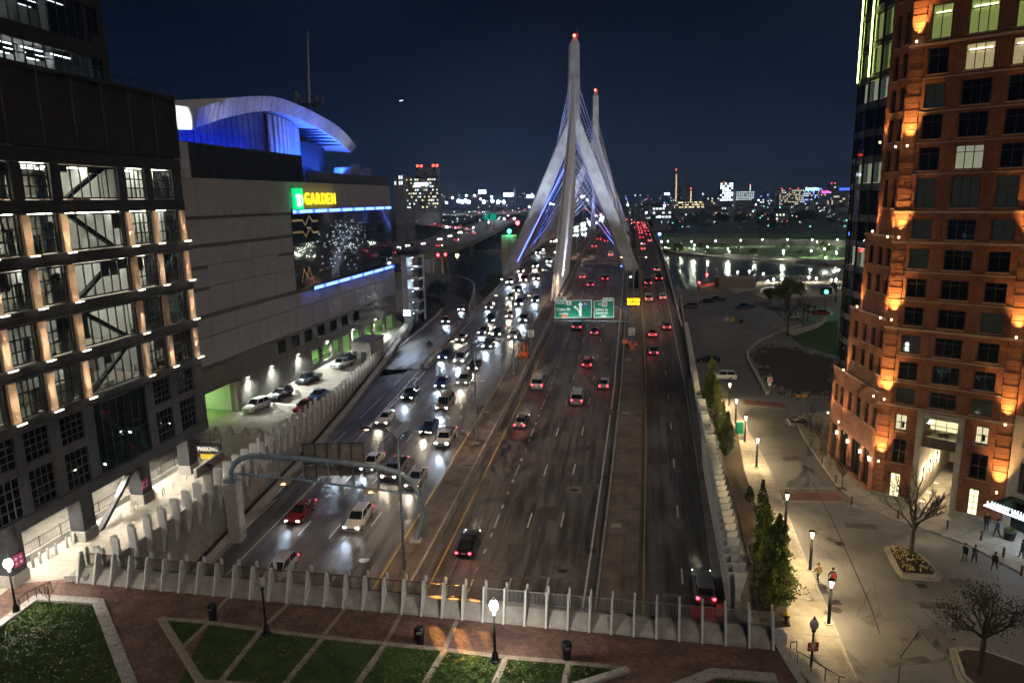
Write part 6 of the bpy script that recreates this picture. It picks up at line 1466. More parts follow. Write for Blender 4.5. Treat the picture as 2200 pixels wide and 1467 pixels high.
# ================================================================== highway lamp posts (their lenses face down)
def hwy_lamp(Y, u, h, label, dz=0.15, arm=2.7):
    t = thing('highway_lamp', label, 'lamp post', tuple(H(Y, u, dz)), HANG, 'highway lamp posts')
    obj('base', MB().bbox(-0.3, 0.3, -0.3, 0.3, 0, 0.18, 0.02), M['concrete'], t)
    obj('pole', MB().tube([(0, 0, 0.1), (0, 0, h * 0.5), (0, 0, h)], [0.15, 0.12, 0.09], 10), M['bluesteel'], t, smooth=True)
    for s_ in (-1, 1):
        o = obj('arm', MB().tube([(0, 0, h - 0.1), (s_ * 0.35, 0, h + 0.55), (s_ * 1.0, 0, h + 0.95), (s_ * arm, 0, h + 1.05)], [0.07, 0.06, 0.05, 0.04], 6), M['bluesteel'], t)
        obj('luminaire', MB().ring_loft([[(s_ * (arm - 0.2), -0.10, h + 0.98), (s_ * (arm - 0.2), 0.10, h + 0.98), (s_ * (arm - 0.2), 0.10, h + 1.12), (s_ * (arm - 0.2), -0.10, h + 1.12)], [(s_ * (arm + 0.5), -0.2, h + 0.95), (s_ * (arm + 0.5), 0.2, h + 0.95), (s_ * (arm + 0.5), 0.2, h + 1.15), (s_ * (arm + 0.5), -0.2, h + 1.15)], [(s_ * (arm + 0.9), -0.12, h + 0.98), (s_ * (arm + 0.9), 0.12, h + 0.98), (s_ * (arm + 0.9), 0.12, h + 1.1), (s_ * (arm + 0.9), -0.12, h + 1.1)]]), M['dsteel2'], t)
        obj('lens', MB().box(s_ * (arm + 0.3) - 0.22, s_ * (arm + 0.3) + 0.22, -0.13, 0.13, h + 0.925, h + 0.945), E_['sodlens'], t)
        lamp('SPOT', (s_ * (arm + 0.3), 0, h + 0.88), 1500 if s_ > 0 else 700, (1.0, 0.66, 0.38), t, 0.15, 150, 0.8, (0, 0, -1), 'luminaire_glow')
    return t
for k, (Y, u, py) in enumerate(((62.7, -20.6, 945), (92.5, -20.6, 748), (122.8, -20.9, 646), (188.5, -24.0 + 3.0, 588))):
    b_ = H(Y, u, 0.15); px = (866, 1027, 1112, 1160)[k]; tz = A(px, py, Y).z
    hl_ = hwy_lamp(Y, u, tz - b_.z, ['double-armed lamp post on the median nearest the plaza parapet', 'second double-armed lamp post along the median from the parapet', 'third double-armed lamp post along the median beside the orange trailer', 'fourth double-armed lamp post along the median near the stay cables'][k])
hl_ = None
hwy_lamp(172, 0.5, 11.5, 'double-armed lamp post between northbound lanes and exit ramp', 0.75)
hwy_lamp(262, -20.6, 11.0, 'double-armed lamp post beyond the nearer pylon')
# extra narrow spot added at the nearest luminaire for the amber plaza patch
q_ = H(62.7, -20.6, 0.15); q_ = Vector((q_.x + 2.7, q_.y, A(866, 945, 62.7).z + 0.8)); lamp('SPOT', q_, 48000, (1.0, 0.48, 0.10), None, 0.05, 13, 0.3, Vector((-4.4, 46.0, 0.0)) - q_, 'luminaire_glow')
# ================================================================== street lamps
def acorn(p, label, lit, e=420, h=3.7):
    t = thing('acorn_lamp', label, 'street lamp', tuple(p), 0, 'plaza lamps')
    obj('base', MB().lathe([(0.34, 0), (0.34, 0.12), (0.24, 0.2), (0.20, 0.6), (0.12, 0.75), (0.09, 0.85)], 12), M['black'], t, smooth=True)
    obj('pole', MB().tube([(0, 0, 0.8), (0, 0, h - 0.15)], [0.085, 0.065], 10), M['black'], t, smooth=True)
    obj('collar', MB().lathe([(0.07, h - 0.25), (0.16, h - 0.12), (0.12, h - 0.02)], 10), M['black'], t)
    obj('globe', MB().lathe([(0.12, h), (0.27, h + 0.2), (0.30, h + 0.42), (0.22, h + 0.66), (0.10, h + 0.78)], 14), E_['globe'] if lit else M['frost'], t, smooth=True)
    obj('finial', MB().lathe([(0.10, h + 0.78), (0.06, h + 0.86), (0.015, h + 1.0)], 8), M['black'], t)
    if lit: lamp('POINT', (0, 0, h + 1.15), e * 0.35, (1.0, 0.93, 0.80), t, 0.25); lamp('POINT', (0, 0, h - 0.4), e, (1.0, 0.93, 0.80), t, 0.3)
    return t
M['frost'] = plain('frosted_globe', (0.45, 0.43, 0.42), 0.3, var=0.1, stain=False)
acorn(G(1064, 1420), 'lit acorn-globe lamp at the lawn edge in front of the parapet', True, 520)
acorn(G(36, 1316), 'lit acorn-globe lamp by the arcade columns', True, 420)
acorn(G(573, 1362), 'unlit acorn-globe lamp at the lawn corner beside the parapet', False)
t = acorn(G(1740, 1462, SZ + 0.12), 'unlit acorn-globe lamp carrying a red shop direction sign', False, h=3.9)
pl = obj('shop_sign', MB().bbox(-0.36, 0.36, -0.12, -0.08, 2.35, 3.0, 0.01), M['redp'], t)
for r_, mt, dy in ((0.16, 'sign_white', 0.0), (0.11, 'redp', 0.006), (0.06, 'sign_white', 0.012)):
    o = obj('ring_emblem', MB().lathe([(r_, 0), (r_, 0.006)], 18), M[mt], pl, (0.0, -0.121 - dy, 2.80)); o.rotation_euler = (R(90), 0, 0)
for q in range(4):
    for r_, mt, dy in ((0.068, 'sign_white', 0.0), (0.042, 'redp', 0.005)):
        o = obj('small_ring', MB().lathe([(r_, 0), (r_, 0.004)], 14), M[mt], pl, (-0.24 + 0.16 * q, -0.121 - dy, 2.56)); o.rotation_euler = (R(90), 0, 0)
obj('arrow', MB().extrude([(-0.02, -0.125, 2.5), (0.02, -0.125, 2.5), (0.02, -0.125, 2.44), (0.06, -0.125, 2.44), (0.0, -0.125, 2.385), (-0.06, -0.125, 2.44), (-0.02, -0.125, 2.44)], (0, 0.004, 0)), M['sign_white'], pl)
def post_lamp(p, label, e=260, h=3.75):
    t = thing('post_lamp', label, 'street lamp', tuple(p), 0, 'lamps along the east pavement')
    obj('base', MB().bbox(-0.24, 0.24, -0.24, 0.24, 0, 0.08, 0.02), M['concrete'], t)
    obj('pole', MB().lathe([(0.13, 0.05), (0.13, h * 0.72), (0.10, h * 0.74), (0.10, h * 0.8), (0.05, h * 0.82)], 10), M['black'], t, smooth=True)
    o = obj('lens', MB().lathe([(0.05, h * 0.81), (0.09, h * 0.85), (0.17, h * 0.94), (0.22, h * 0.985)], 8), E_['postl'], t)
    for q in range(4):
        an = q * 1.57 + 0.4; obj('rib', MB().tube([(0.07 * math.cos(an), 0.07 * math.sin(an), h * 0.8), (0.25 * math.cos(an), 0.25 * math.sin(an), h * 0.99)], 0.016, 4), M['black'], t)
    obj('cap', MB().lathe([(0.29, h * 0.985), (0.29, h), (0.12, h + 0.07)], 12), M['black'], t)
    lamp('POINT', (0, 0, h * 0.76), e, (1.0, 0.74, 0.38), t, 0.25)
    return t
E_['postl'] = emit('post_lamp_lens', (1.0, 0.80, 0.56), 9)
nm_ = ['nearest the brick crossing', '']
for k, (px, py) in enumerate(((1780, 1340), (1740, 1225), (1687, 1135), (1625, 1003), (1600, 950), (1580, 910), (1566, 872))):
    p = G(px, py, SZ + 0.12); post_lamp(p, '%s glowing post lamp from the hydrant along the east pavement' % ordinal(k) if k else 'glowing post lamp on the kerb just beyond the hydrant', 1150)
# bright floodlight by the stair tower
fl_ = thing('floodlight', 'blinding white floodlight on a pole at the end of the alley', 'floodlight', (0, 0, 0)); p = A(874, 672, 160)
obj('pole', MB().tube([(p.x, p.y, 0), (p.x, p.y, p.z - 0.3)], 0.09, 8), M['galv'], fl_); obj('housing', MB().bbox(p.x - 0.8, p.x + 0.8, p.y + 0.02, p.y + 0.4, p.z - 0.6, p.z + 0.6, 0.04), M['black'], fl_)
obj('lens', MB().box(p.x - 0.75, p.x + 0.75, p.y - 0.04, p.y + 0.01, p.z - 0.55, p.z + 0.55), E_['flood'], fl_)
lamp('SPOT', (p.x, p.y - 0.3, p.z), 3000, (0.46, 0.70, 1.0), fl_, 0.3, 60, 1.0, (0.40, -1, 0.03), 'flood_glow')
lamp('SPOT', (p.x - 0.6, p.y - 0.3, p.z), 1800, (0.80, 0.92, 1.0), fl_, 0.3, 46, 1.0, (-0.15, -1, -0.07), 'flood_glow')
lamp('SPOT', (p.x, p.y - 0.3, p.z), 700, (0.75, 0.92, 1.0), fl_, 0.3, 160, 0.9, (-0.1, -0.1, -1), 'flood_glow')
# ================================================================== vehicles
PAINT = {}
def paint(nm, c, metal=0.3):
    m, t, b = _nodes('car_paint_' + nm); b.inputs['Base Color'].default_value = (*c, 1); b.inputs['Roughness'].default_value = 0.28; b.inputs['Metallic'].default_value = metal
    b.inputs['Coat Weight'].default_value = 0.6; b.inputs['Coat Roughness'].default_value = 0.06; PAINT[nm] = m
for nm, c in (('black', (0.012, 0.012, 0.014)), ('white', (0.75, 0.75, 0.74)), ('silver', (0.42, 0.43, 0.45)), ('grey', (0.12, 0.125, 0.13)), ('red', (0.30, 0.015, 0.015)), ('blue', (0.02, 0.05, 0.16)), ('green', (0.03, 0.07, 0.05)), ('tan', (0.30, 0.25, 0.18))): paint(nm, c)
m_, t2, b2 = _nodes('car_glass'); b2.inputs['Base Color'].default_value = (0.008, 0.010, 0.012, 1); b2.inputs['Roughness'].default_value = 0.05; b2.inputs['Specular IOR Level'].default_value = 0.8; M['car_glass'] = m_
m_, t2, b2 = _nodes('lamp_off'); b2.inputs['Base Color'].default_value = (0.55, 0.57, 0.6, 1); b2.inputs['Roughness'].default_value = 0.15; M['lamp_off'] = m_
m_, t2, b2 = _nodes('tail_off'); b2.inputs['Base Color'].default_value = (0.25, 0.01, 0.01, 1); b2.inputs['Roughness'].default_value = 0.2; M['tail_off'] = m_
def sect(w_, z0, zt, y, sh=0.10):
    return [(-w_ * 0.94, y, z0), (-w_, y, z0 + 0.22), (-w_, y, zt - 0.20), (-w_ * 0.95, y, zt - 0.06), (-w_ * 0.80, y, zt), (w_ * 0.80, y, zt), (w_ * 0.95, y, zt - 0.06), (w_, y, zt - 0.20), (w_, y, z0 + 0.22), (w_ * 0.94, y, z0)]
KINDS_ = {
 'sedan': dict(L=4.6, W=0.90, prof=[(-2.3, .30, .86, .82), (-2.18, .24, .98, .88), (-1.5, .22, 1.0, .90), (0.4, .22, .98, .90), (0.9, .22, .95, .90), (1.9, .22, .84, .88), (2.2, .26, .74, .84), (2.3, .32, .62, .76)], cab=[(-1.75, .98, .70), (-1.05, 1.43, .58), (0.05, 1.45, .58), (1.0, .95, .72)]),
 'suv': dict(L=4.7, W=0.94, prof=[(-2.35, .36, 1.0, .86), (-2.25, .30, 1.10, .92), (-1.5, .28, 1.12, .94), (0.7, .28, 1.10, .94), (1.1, .28, 1.08, .94), (1.95, .28, 1.0, .92), (2.25, .32, .92, .88), (2.35, .40, .78, .82)], cab=[(-2.15, 1.10, .80), (-1.85, 1.68, .68), (0.25, 1.72, .68), (1.05, 1.08, .80)]),
 'pickup': dict(L=5.5, W=0.98, prof=[(-2.75, .48, 1.12, .94), (-2.68, .42, 1.16, .97), (-0.75, .40, 1.16, .98), (0.6, .38, 1.15, .98), (1.3, .38, 1.14, .98), (2.4, .38, 1.10, .97), (2.68, .42, 1.04, .94), (2.75, .5, .86, .90)], cab=[(-0.75, 1.15, .84), (-0.55, 1.78, .72), (0.85, 1.80, .72), (1.45, 1.13, .84)]),
 'van': dict(L=5.2, W=0.98, prof=[(-2.6, .36, 1.2, .94), (-2.55, .30, 1.25, .98), (0.9, .30, 1.22, .98), (1.3, .30, 1.18, .98), (2.2, .30, 1.02, .95), (2.5, .34, .92, .9), (2.6, .42, .78, .84)], cab=[(-2.5, 1.22, .90), (-2.35, 2.0, .82), (0.9, 2.02, .82), (1.75, 1.12, .88)]),
}
CARM = {}
for nm, d in KINDS_.items():
    g = MB(); g.ring_loft([sect(w_, z0, zt, y) for y, z0, zt, w_ in d['prof']])
    c = d['cab']
    # roof skin and pillars belong to the body, the glazing is its own part
    def crng(y, z, w_): return (y, z, w_)
    (y0, z0, w0), (y1, z1, w1), (y2, z2, w2), (y3, z3, w3) = c
    g.ring_loft([[(-w1, y1, z1 - 0.05), (w1, y1, z1 - 0.05), (w1 * 0.86, y1 + 0.05, z1 + 0.03), (-w1 * 0.86, y1 + 0.05, z1 + 0.03)], [(-w2, y2, z2 - 0.05), (w2, y2, z2 - 0.05), (w2 * 0.86, y2 - 0.05, z2 + 0.03), (-w2 * 0.86, y2 - 0.05, z2 + 0.03)]])
    for s_ in (-1, 1):
        for (ya, za, wa), (yb, zb_, wb) in (((y0, z0, w0), (y1, z1, w1)), ((y3, z3, w3), (y2, z2, w2))): g.tube([(s_ * wa, ya, za - 0.03), (s_ * wb, yb, zb_ - 0.02)], 0.045, 4)
        g.tube([(s_ * (w0 + w3) / 2 * 1.0, (y0 + y3) / 2 - 0.1, z0 - 0.03), (s_ * (w1 + w2) / 2, (y1 + y2) / 2, z1 - 0.02)], 0.045, 4)
        g.add([(s_ * (w3 + 0.04), y3 - 0.25, z3), (s_ * (w3 + 0.22), y3 - 0.28, z3 + 0.02), (s_ * (w3 + 0.22), y3 - 0.34, z3 + 0.16), (s_ * (w3 + 0.04), y3 - 0.34, z3 + 0.16)], [(0, 1, 2, 3)])
    CARM[nm, 'body'] = g.mesh('body', PAINT['grey'], True)
    g = MB(); b0 = [(-w0, y0, z0 - 0.04), (w0, y0, z0 - 0.04), (w3, y3, z3 - 0.04), (-w3, y3, z3 - 0.04)]; t0 = [(-w1 + .01, y1, z1 - 0.06), (w1 - .01, y1, z1 - 0.06), (w2 - .01, y2, z2 - 0.06), (-w2 + .01, y2, z2 - 0.06)]
    g.ring_loft([b0, t0]); CARM[nm, 'glass'] = g.mesh('window', M['car_glass'])
    if nm == 'pickup':
        g = MB(); g.box(-0.80, 0.80, -2.6, -0.85, 1.165, 1.175); CARM[nm, 'bed'] = g.mesh('bed', M['rubber'])
    y, z0, zt, w_ = d['prof'][-2]; h_ = zt
    g = MB(); g.box(0, 0.30, -0.05, 0.06, 0, 0.13); CARM['headlight'] = g.mesh('headlight', M['lamp_off'])
    g = MB(); g.box(0, 0.24, -0.05, 0.05, 0, 0.17); CARM['tail'] = g.mesh('tail_light', M['tail_off'])
    g = MB(); g.lathe([(0.10, -0.11), (0.31, -0.11), (0.335, -0.07), (0.335, 0.07), (0.31, 0.11), (0.10, 0.11)], 16); CARM['wheel'] = g.mesh('wheel', M['rubber'], True)
    g = MB(); g.lathe([(0.03, 0), (0.20, 0.0), (0.21, -0.03)], 10); CARM['rim'] = g.mesh('rim', M['galv'])
    g = MB(); g.box(-0.45, 0.45, 0, 0.03, 0, 0.16); CARM['grille'] = g.mesh('grille', M['black']); g = MB(); g.box(-0.22, 0.22, 0, 0.02, 0, 0.11); CARM['plate'] = g.mesh('licence_plate', M['sign_white'])
def car(kind, colour, loc, rz, label, group, lights='off', pitch=0.0, detail=True, headmat=None, beam=0.0, name=None):
    d = KINDS_[kind]; t = thing(name or {'sedan': 'car', 'suv': 'sport_utility_vehicle', 'pickup': 'pickup_truck', 'van': 'van'}[kind], label, {'sedan': 'car', 'suv': 'suv', 'pickup': 'pickup', 'van': 'van'}[kind], tuple(loc), rz, group)
    t.rotation_euler = (pitch, 0, rz)
    setmat(obj('body', CARM[kind, 'body'], None, t), PAINT[colour]); obj('window', CARM[kind, 'glass'], None, t)
    if kind == 'pickup': obj('bed', CARM[kind, 'bed'], None, t)
    yf = d['prof'][-2]; yb = d['prof'][0]; hz = yf[2] - 0.20; w_ = yf[3]; tz = yb[2] - 0.20
    for s_ in (-1, 1):
        o = obj('headlight', CARM['headlight'], None, t, (s_ * (w_ - 0.17) - 0.15, yf[0] + 0.02, hz)); 
        if lights != 'off': setmat(o, headmat or E_['head'])
        o = obj('tail_light', CARM['tail'], None, t, (s_ * (yb[3] - 0.14) - 0.12, yb[0] - 0.02, tz))
        if lights != 'off': setmat(o, E_['tail'])
        if detail:
            for yy in (d['L'] * 0.30, -d['L'] * 0.29):
                o = obj('wheel', CARM['wheel'], None, t, (s_ * (d['W'] - 0.09), yy, 0.335)); o.rotation_euler = (0, R(90) * s_, 0); obj('rim', CARM['rim'], None, o, (0, 0, 0.113))
    if detail: obj('grille', CARM['grille'], None, t, (0, d['prof'][-1][0] - 0.0, hz - 0.15)); obj('licence_plate', CARM['plate'], None, t, (0, yb[0] - 0.02, 0.62))
    if beam: lamp('SPOT', (0, d['L'] / 2 + 0.15, hz), beam, (0.60, 0.79, 1.0) if (headmat or E_['head']) is E_['head'] else (1.0, 0.85, 0.62), t, 0.25, 52, 1.0, (0, 1, -0.085), 'headlight_beam')
    return t
SBL = [-36.4, -32.75, -29.1, -25.4]; NBL = [-15.4, -11.7, -8.1, -4.4]; RPL = [4.7, 8.2]
sb_px = [(608, 1236), (636, 1108), (772, 1124), (805, 1000), (928, 924), (968, 948), (875, 854), (949, 827), (963, 874), (956, 767), (1047, 715), (1061, 745), (1102, 724), (1061, 661), (1104, 642), (1140, 647), (1094, 609), (1132, 604), (1178, 565), (1154, 546), (1186, 522), (1128, 585), (1205, 545), (1000, 730), (1160, 600), (1197, 512), (700, 1180), (720, 1000), (870, 1010), (790, 905), (905, 1035), (1010, 830), (1000, 775), (1040, 790), (1075, 690), (1110, 680), (1120, 625), (1150, 575), (1170, 540), (985, 850), (1135, 690), (1165, 520)]
nb_px = [(992, 1176), (1123, 911), (1159, 829), (1236, 862), (1291, 829), (1255, 785), (1234, 706), (1270, 716), (1266, 533), (1302, 550), (1254, 597), (1263, 615), (1295, 602), (1280, 494), (1299, 485), (1276, 500), (1300, 520)]
rp_px = [(1468, 1272), (1422, 758), (1404, 720), (1439, 704), (1400, 646), (1429, 641), (1394, 611), (1382, 537), (1415, 582), (1420, 602), (1371, 487), (1368, 500)]
COLS = ['black', 'silver', 'white', 'grey', 'blue', 'white', 'red', 'black', 'silver', 'grey', 'tan']; KDS = ['sedan', 'suv', 'sedan', 'suv', 'van', 'sedan', 'pickup', 'suv']
LN4 = ['outer', 'second outer', 'second inner', 'inner']
def traffic(pxs, lanes, sgn, road, lname, grp, light, beam):
    cars = []
    for px, py in pxs:
        Y, u = road_at(px, py); li = min(range(len(lanes)), key=lambda i: abs(lanes[i] - u))
        while any(l == li and abs(Y - y) < 8 for y, l in cars): Y += 8.5
        cars.append((Y, li))
    cars.sort(); cnt = {}
    for k, (Y, li) in enumerate(cars):
        n = cnt.get(li, 0); cnt[li] = n + 1
        col = COLS[(k * 3 + li) % len(COLS)]; kd = KDS[(k * 5 + li) % len(KDS)]
        slope = math.atan((zr(Y + 2) - zr(Y - 2)) / 4)
        kn = {'sedan': 'car', 'suv': 'sport utility vehicle', 'pickup': 'pickup', 'van': 'van'}[kd]
        label = '%s %s with %s, %s from the parapet in the %s' % (col, kn.replace('sport utility vehicle', 'SUV'), light, ordinal(n), lname[li])
        hm = E_['headdim'] if sgn > 0 else E_['headw'] if (k * 7) % 5 in (1, 3) else E_['head']
        car(kd, col, H(Y, lanes[li] + rnd.uniform(-0.25, 0.25), 0.01), HANG + (math.pi if sgn < 0 else 0), label, grp, 'on', -slope * 1 if sgn < 0 else slope, Y < 230, hm, beam if Y < 300 else 0)
traffic(sb_px, SBL, -1, sb_road, [l + ' southbound lane' for l in LN4], 'southbound traffic', 'headlights on', 1100)
traffic(nb_px, NBL, 1, nb_road, ['innermost northbound lane', 'second northbound lane', 'third northbound lane', 'outermost northbound lane'], 'northbound traffic', 'tail lights on', 500)
traffic(rp_px, RPL, 1, ramp_road, ['inner exit ramp lane', 'outer exit ramp lane'], 'traffic on the exit ramp', 'tail lights on', 420)
# two cars coming round the on-ramp
for k, (x, y, a_) in enumerate(((-17.4, 181.5, math.pi + 0.08), (-14.7, 203, math.pi + 0.0))):
    car('sedan' if k else 'suv', 'silver' if k else 'black', (x, y, -1.66), a_, ('silver car with headlights on, farther round the on-ramp bend' if k else 'black sport utility vehicle with headlights on, leading on the on-ramp'), 'cars on the on-ramp', 'on', 0, True, E_['head'], 900)
# far traffic beyond the bridge
far_n = 0
for k in range(26):
    Y = 330 + k * 17 + rnd.uniform(-5, 5); li = k % 4
    car(KDS[k % 8], COLS[k % 11], H(Y, SBL[li], 0.01), HANG + math.pi, 'distant car with bright headlights in the southbound queue beyond the bridge', 'distant southbound traffic', 'on', 0, False, E_['headfar'])
for k in range(16):
    Y = 330 + k * 21 + rnd.uniform(-6, 6); car(KDS[(k + 3) % 8], COLS[k % 11], H(Y, NBL[(k * 3) % 4], 0.01), HANG, 'distant car showing red tail lights on the northbound deck beyond the bridge', 'distant northbound traffic', 'on', 0, False, E_['headdim'])
for k in range(14):
    Y = 300 + k * 19 + rnd.uniform(-6, 6); car(KDS[(k + 1) % 8], COLS[(k + 4) % 11], H(Y, RPL[k % 2], 0.01), HANG, 'distant car showing red tail lights far along the exit ramp', 'distant ramp traffic', 'on', 0, False, E_['headdim'])
# parked in the alley beside the arena
AR = math.pi - 0.188
def alley(px, py): return G(px, py, 0.01)
car('suv', 'white', alley(552, 880), AR - 0.10, 'white sport utility vehicle with sunroof parked nearest the garage mouth', 'vehicles parked in the alley')
car('suv', 'black', alley(604, 855), AR - 0.05, 'black sport utility vehicle parked behind the white one in the alley', 'vehicles parked in the alley')
car('pickup', 'black', alley(664, 822), AR - 0.12, 'black pickup with chrome grille parked in the alley', 'vehicles parked in the alley')
car('sedan', 'red', alley(655, 880), AR + 0.02, 'dark red car parked against the fins in the alley', 'vehicles parked in the alley')
car('sedan', 'blue', alley(684, 857), AR + 0.02, 'dark blue car parked behind the red one against the fins', 'vehicles parked in the alley')
tk = car('pickup', 'white', alley(737, 788), AR - 0.15, 'white stake-bed truck loaded with black racks in the alley', 'vehicles parked in the alley', name='stake_truck')
g = MB()
for s_ in (-1, 1):
    for q in range(6): g.box(s_ * 0.98 - 0.03, s_ * 0.98 + 0.03, -3.2 + q * 0.5, -3.12 + q * 0.5, 1.15, 2.3)
    for z_ in (1.5, 1.9, 2.25): g.box(s_ * 0.98 - 0.03, s_ * 0.98 + 0.03, -3.2, -0.65, z_, z_ + 0.09)
g.box(-1.0, 1.0, -3.3, -0.65, 1.08, 1.15); g.box(-1, 1, -3.25, -3.15, 1.5, 1.6); g.box(-1, 1, -3.25, -3.15, 2.2, 2.3)
obj('stake_rack', g, M['black'], tk)
for q in range(5): obj('load', MB().bbox(-0.8 + q * 0.3, -0.55 + q * 0.3, -2.8 + (q % 2) * 0.6, -1.2, 1.16, 1.7 + (q % 3) * 0.3, 0.03), M['dsteel2'], tk)
# in the riverside lot
def lotp(px, py): return G(px, py, SZ + 0.01)
car('pickup', 'blue', lotp(1600, 664), R(95), 'dark blue pickup standing broadside in the open lot', 'cars in the riverside lot')
car('pickup', 'black', lotp(1538, 648), R(88), 'black pickup at the water end of the lot', 'cars in the riverside lot')
car('suv', 'grey', lotp(1482, 662), R(80), 'grey car half hidden by the ramp barrier in the lot', 'cars in the riverside lot')
car('sedan', 'black', lotp(1516, 652), R(85), 'black car behind the grey one at the dark end of the lot', 'cars in the riverside lot')
car('suv', 'white', lotp(1552, 815), R(80), 'white sport utility vehicle beyond the conical shrub', 'cars in the riverside lot')
car('sedan', 'black', lotp(1520, 778), R(82), 'black car parked behind the conical shrub', 'cars in the riverside lot')
car('sedan', 'silver', lotp(1700, 685), R(70), 'silver car by the lit trees in the lot', 'cars in the riverside lot')
car('suv', 'white', lotp(1738, 668), R(60), 'white car farther among the trees in the lot', 'cars in the riverside lot')
car('sedan', 'red', lotp(1762, 676), R(85), 'red car near the green traffic signal', 'cars in the riverside lot')
# ================================================================== trees and shrubs
def branchy(rn, trunk_h, r0, levels, spread, n0, up=0.35, lean=0.0):
    """returns (trunk MB, twig MB, tip list)"""
    trunk, twig, tips = MB(), MB(), []
    top = Vector((lean, 0, trunk_h)); trunk.tube([(0, 0, -0.1), (lean * 0.3, 0.02, trunk_h * 0.5), tuple(top)], [r0, r0 * 0.8, r0 * 0.6], 8)
    def grow(p, d, L, r, lv):
        q = p + d * L; mid = p + d * (L * 0.5) + Vector((rn.uniform(-1, 1), rn.uniform(-1, 1), rn.uniform(-0.3, 0.6))) * L * 0.07
        (trunk if lv >= levels - 1 else twig).tube([p, mid, q], [r, r * 0.8, r * 0.55], 5 if lv > 1 else 3, False)
        if lv == 0: tips.append(q); return
        for k in range(rn.choice((2, 3, 3))):
            nd = (d + Vector((rn.uniform(-1, 1), rn.uniform(-1, 1), rn.uniform(-0.5, 0.9))) * spread + Vector((0, 0, up * 0.3))).normalized()
            grow(p + (q - p) * rn.uniform(0.55, 1.0), nd, L * rn.uniform(0.6, 0.8), r * 0.55, lv - 1)
    for k in range(n0):
        an = 6.283 * k / n0 + rn.uniform(-0.4, 0.4); d = Vector((math.cos(an), math.sin(an), up + rn.uniform(0.2, 0.9))).normalized()
        grow(Vector((lean * 0.6, 0, trunk_h * rn.uniform(0.55, 0.98))), d, trunk_h * rn.uniform(0.35, 0.5), r0 * 0.5, levels)
    grow(top, Vector((0, 0, 1)), trunk_h * 0.4, r0 * 0.55, levels)
    return trunk, twig, tips
def leaves(rn, pts, n, rad, size):
    g = MB()
    for p in pts:
        for _ in range(n):
            q = p + Vector((rn.gauss(0, rad), rn.gauss(0, rad), rn.gauss(0, rad * 0.8))); a_ = Vector((rn.uniform(-1, 1), rn.uniform(-1, 1), rn.uniform(-1, 1))).normalized()
            b_ = a_.cross(Vector((rn.uniform(-1, 1), rn.uniform(-1, 1), rn.uniform(-1, 1)))).normalized(); s_ = size * rn.uniform(0.6, 1.3)
            g.add([q - a_ * s_, q + b_ * s_ * 0.5, q + a_ * s_, q - b_ * s_ * 0.5], [(0, 1, 2, 3)])
    return g
TREEM = {}
def tree_mesh(key, seed, trunk_h, r0, levels, spread, n0, leaf=None, nleaf=0, lrad=0.3, lsize=0.1, up=0.35):
    rn = random.Random(seed); tr, tw, tips = branchy(rn, trunk_h, r0, levels, spread, n0, up)
    TREEM[key] = (tr.mesh('trunk', M['bark'], True), tw.mesh('twigs', M['bark']), leaves(rn, tips, nleaf, lrad, lsize).mesh('crown', M[leaf]) if leaf else None)
def tree(key, p, label, group=None, s=1.0, rz=0.0, name='tree'):
    t = thing(name, label, 'tree', tuple(p), rz, group, scale=(s, s, s)); a_, b_, c_ = TREEM[key]
    obj('trunk', a_, None, t); stuff(obj('twigs' if c_ else 'crown', b_, None, t))
    if c_: obj('crown', c_, None, t)
    return t
tree_mesh('bare', 3, 2.9, 0.13, 4, 0.62, 9, up=0.5)
tree_mesh('young', 5, 1.5, 0.035, 2, 0.6, 5, up=0.8)
tree_mesh('slim', 8, 2.6, 0.07, 3, 0.5, 6, up=0.9)
tree_mesh('buds', 11, 2.2, 0.16, 4, 0.75, 8, 'leaf_b', 5, 0.30, 0.06, up=0.3)
tree_mesh('leafy', 17, 3.0, 0.22, 3, 0.7, 8, 'leaf_y', 34, 0.55, 0.16)
tree_mesh('dark', 19, 3.2, 0.25, 3, 0.7, 7, 'leaf_d', 30, 0.7, 0.26)
tree('bare', G(1957, 1196, SZ + 0.3), 'bare spreading street tree in the planted island', s=1.5, name='bare_tree')
tree('buds', G(2105, 1445, SZ + 0.3), 'tree with brown buds in the kerbed bed at the lower right', s=1.4, name='budding_tree')
tree('young', G(112, 1318, 0.1), 'thin bare sapling on the corner lawn', s=1.0, name='sapling')
for k, (px, py) in enumerate(((1762, 968), (1783, 1000), (1808, 1050), (1740, 930))):
    tree('slim', G(px, py, SZ + 0.12), ['slim bare tree by the shop windows, second from the far corner', 'slim bare tree by the shop windows, third from the far corner', 'slim bare tree by the shop windows nearest the brick crossing', 'slim bare tree by the shop windows at the far corner'][k], 'slim trees along the shop windows', 0.9, k * 1.3, 'slim_tree')
obj('tree_rack', MB().bbox(-0.5, 0.5, -0.5, 0.5, 0, 0.02, 0.005), M['soil'], None, G(1808, 1050, SZ + 0.125))['kind'] = 'structure'
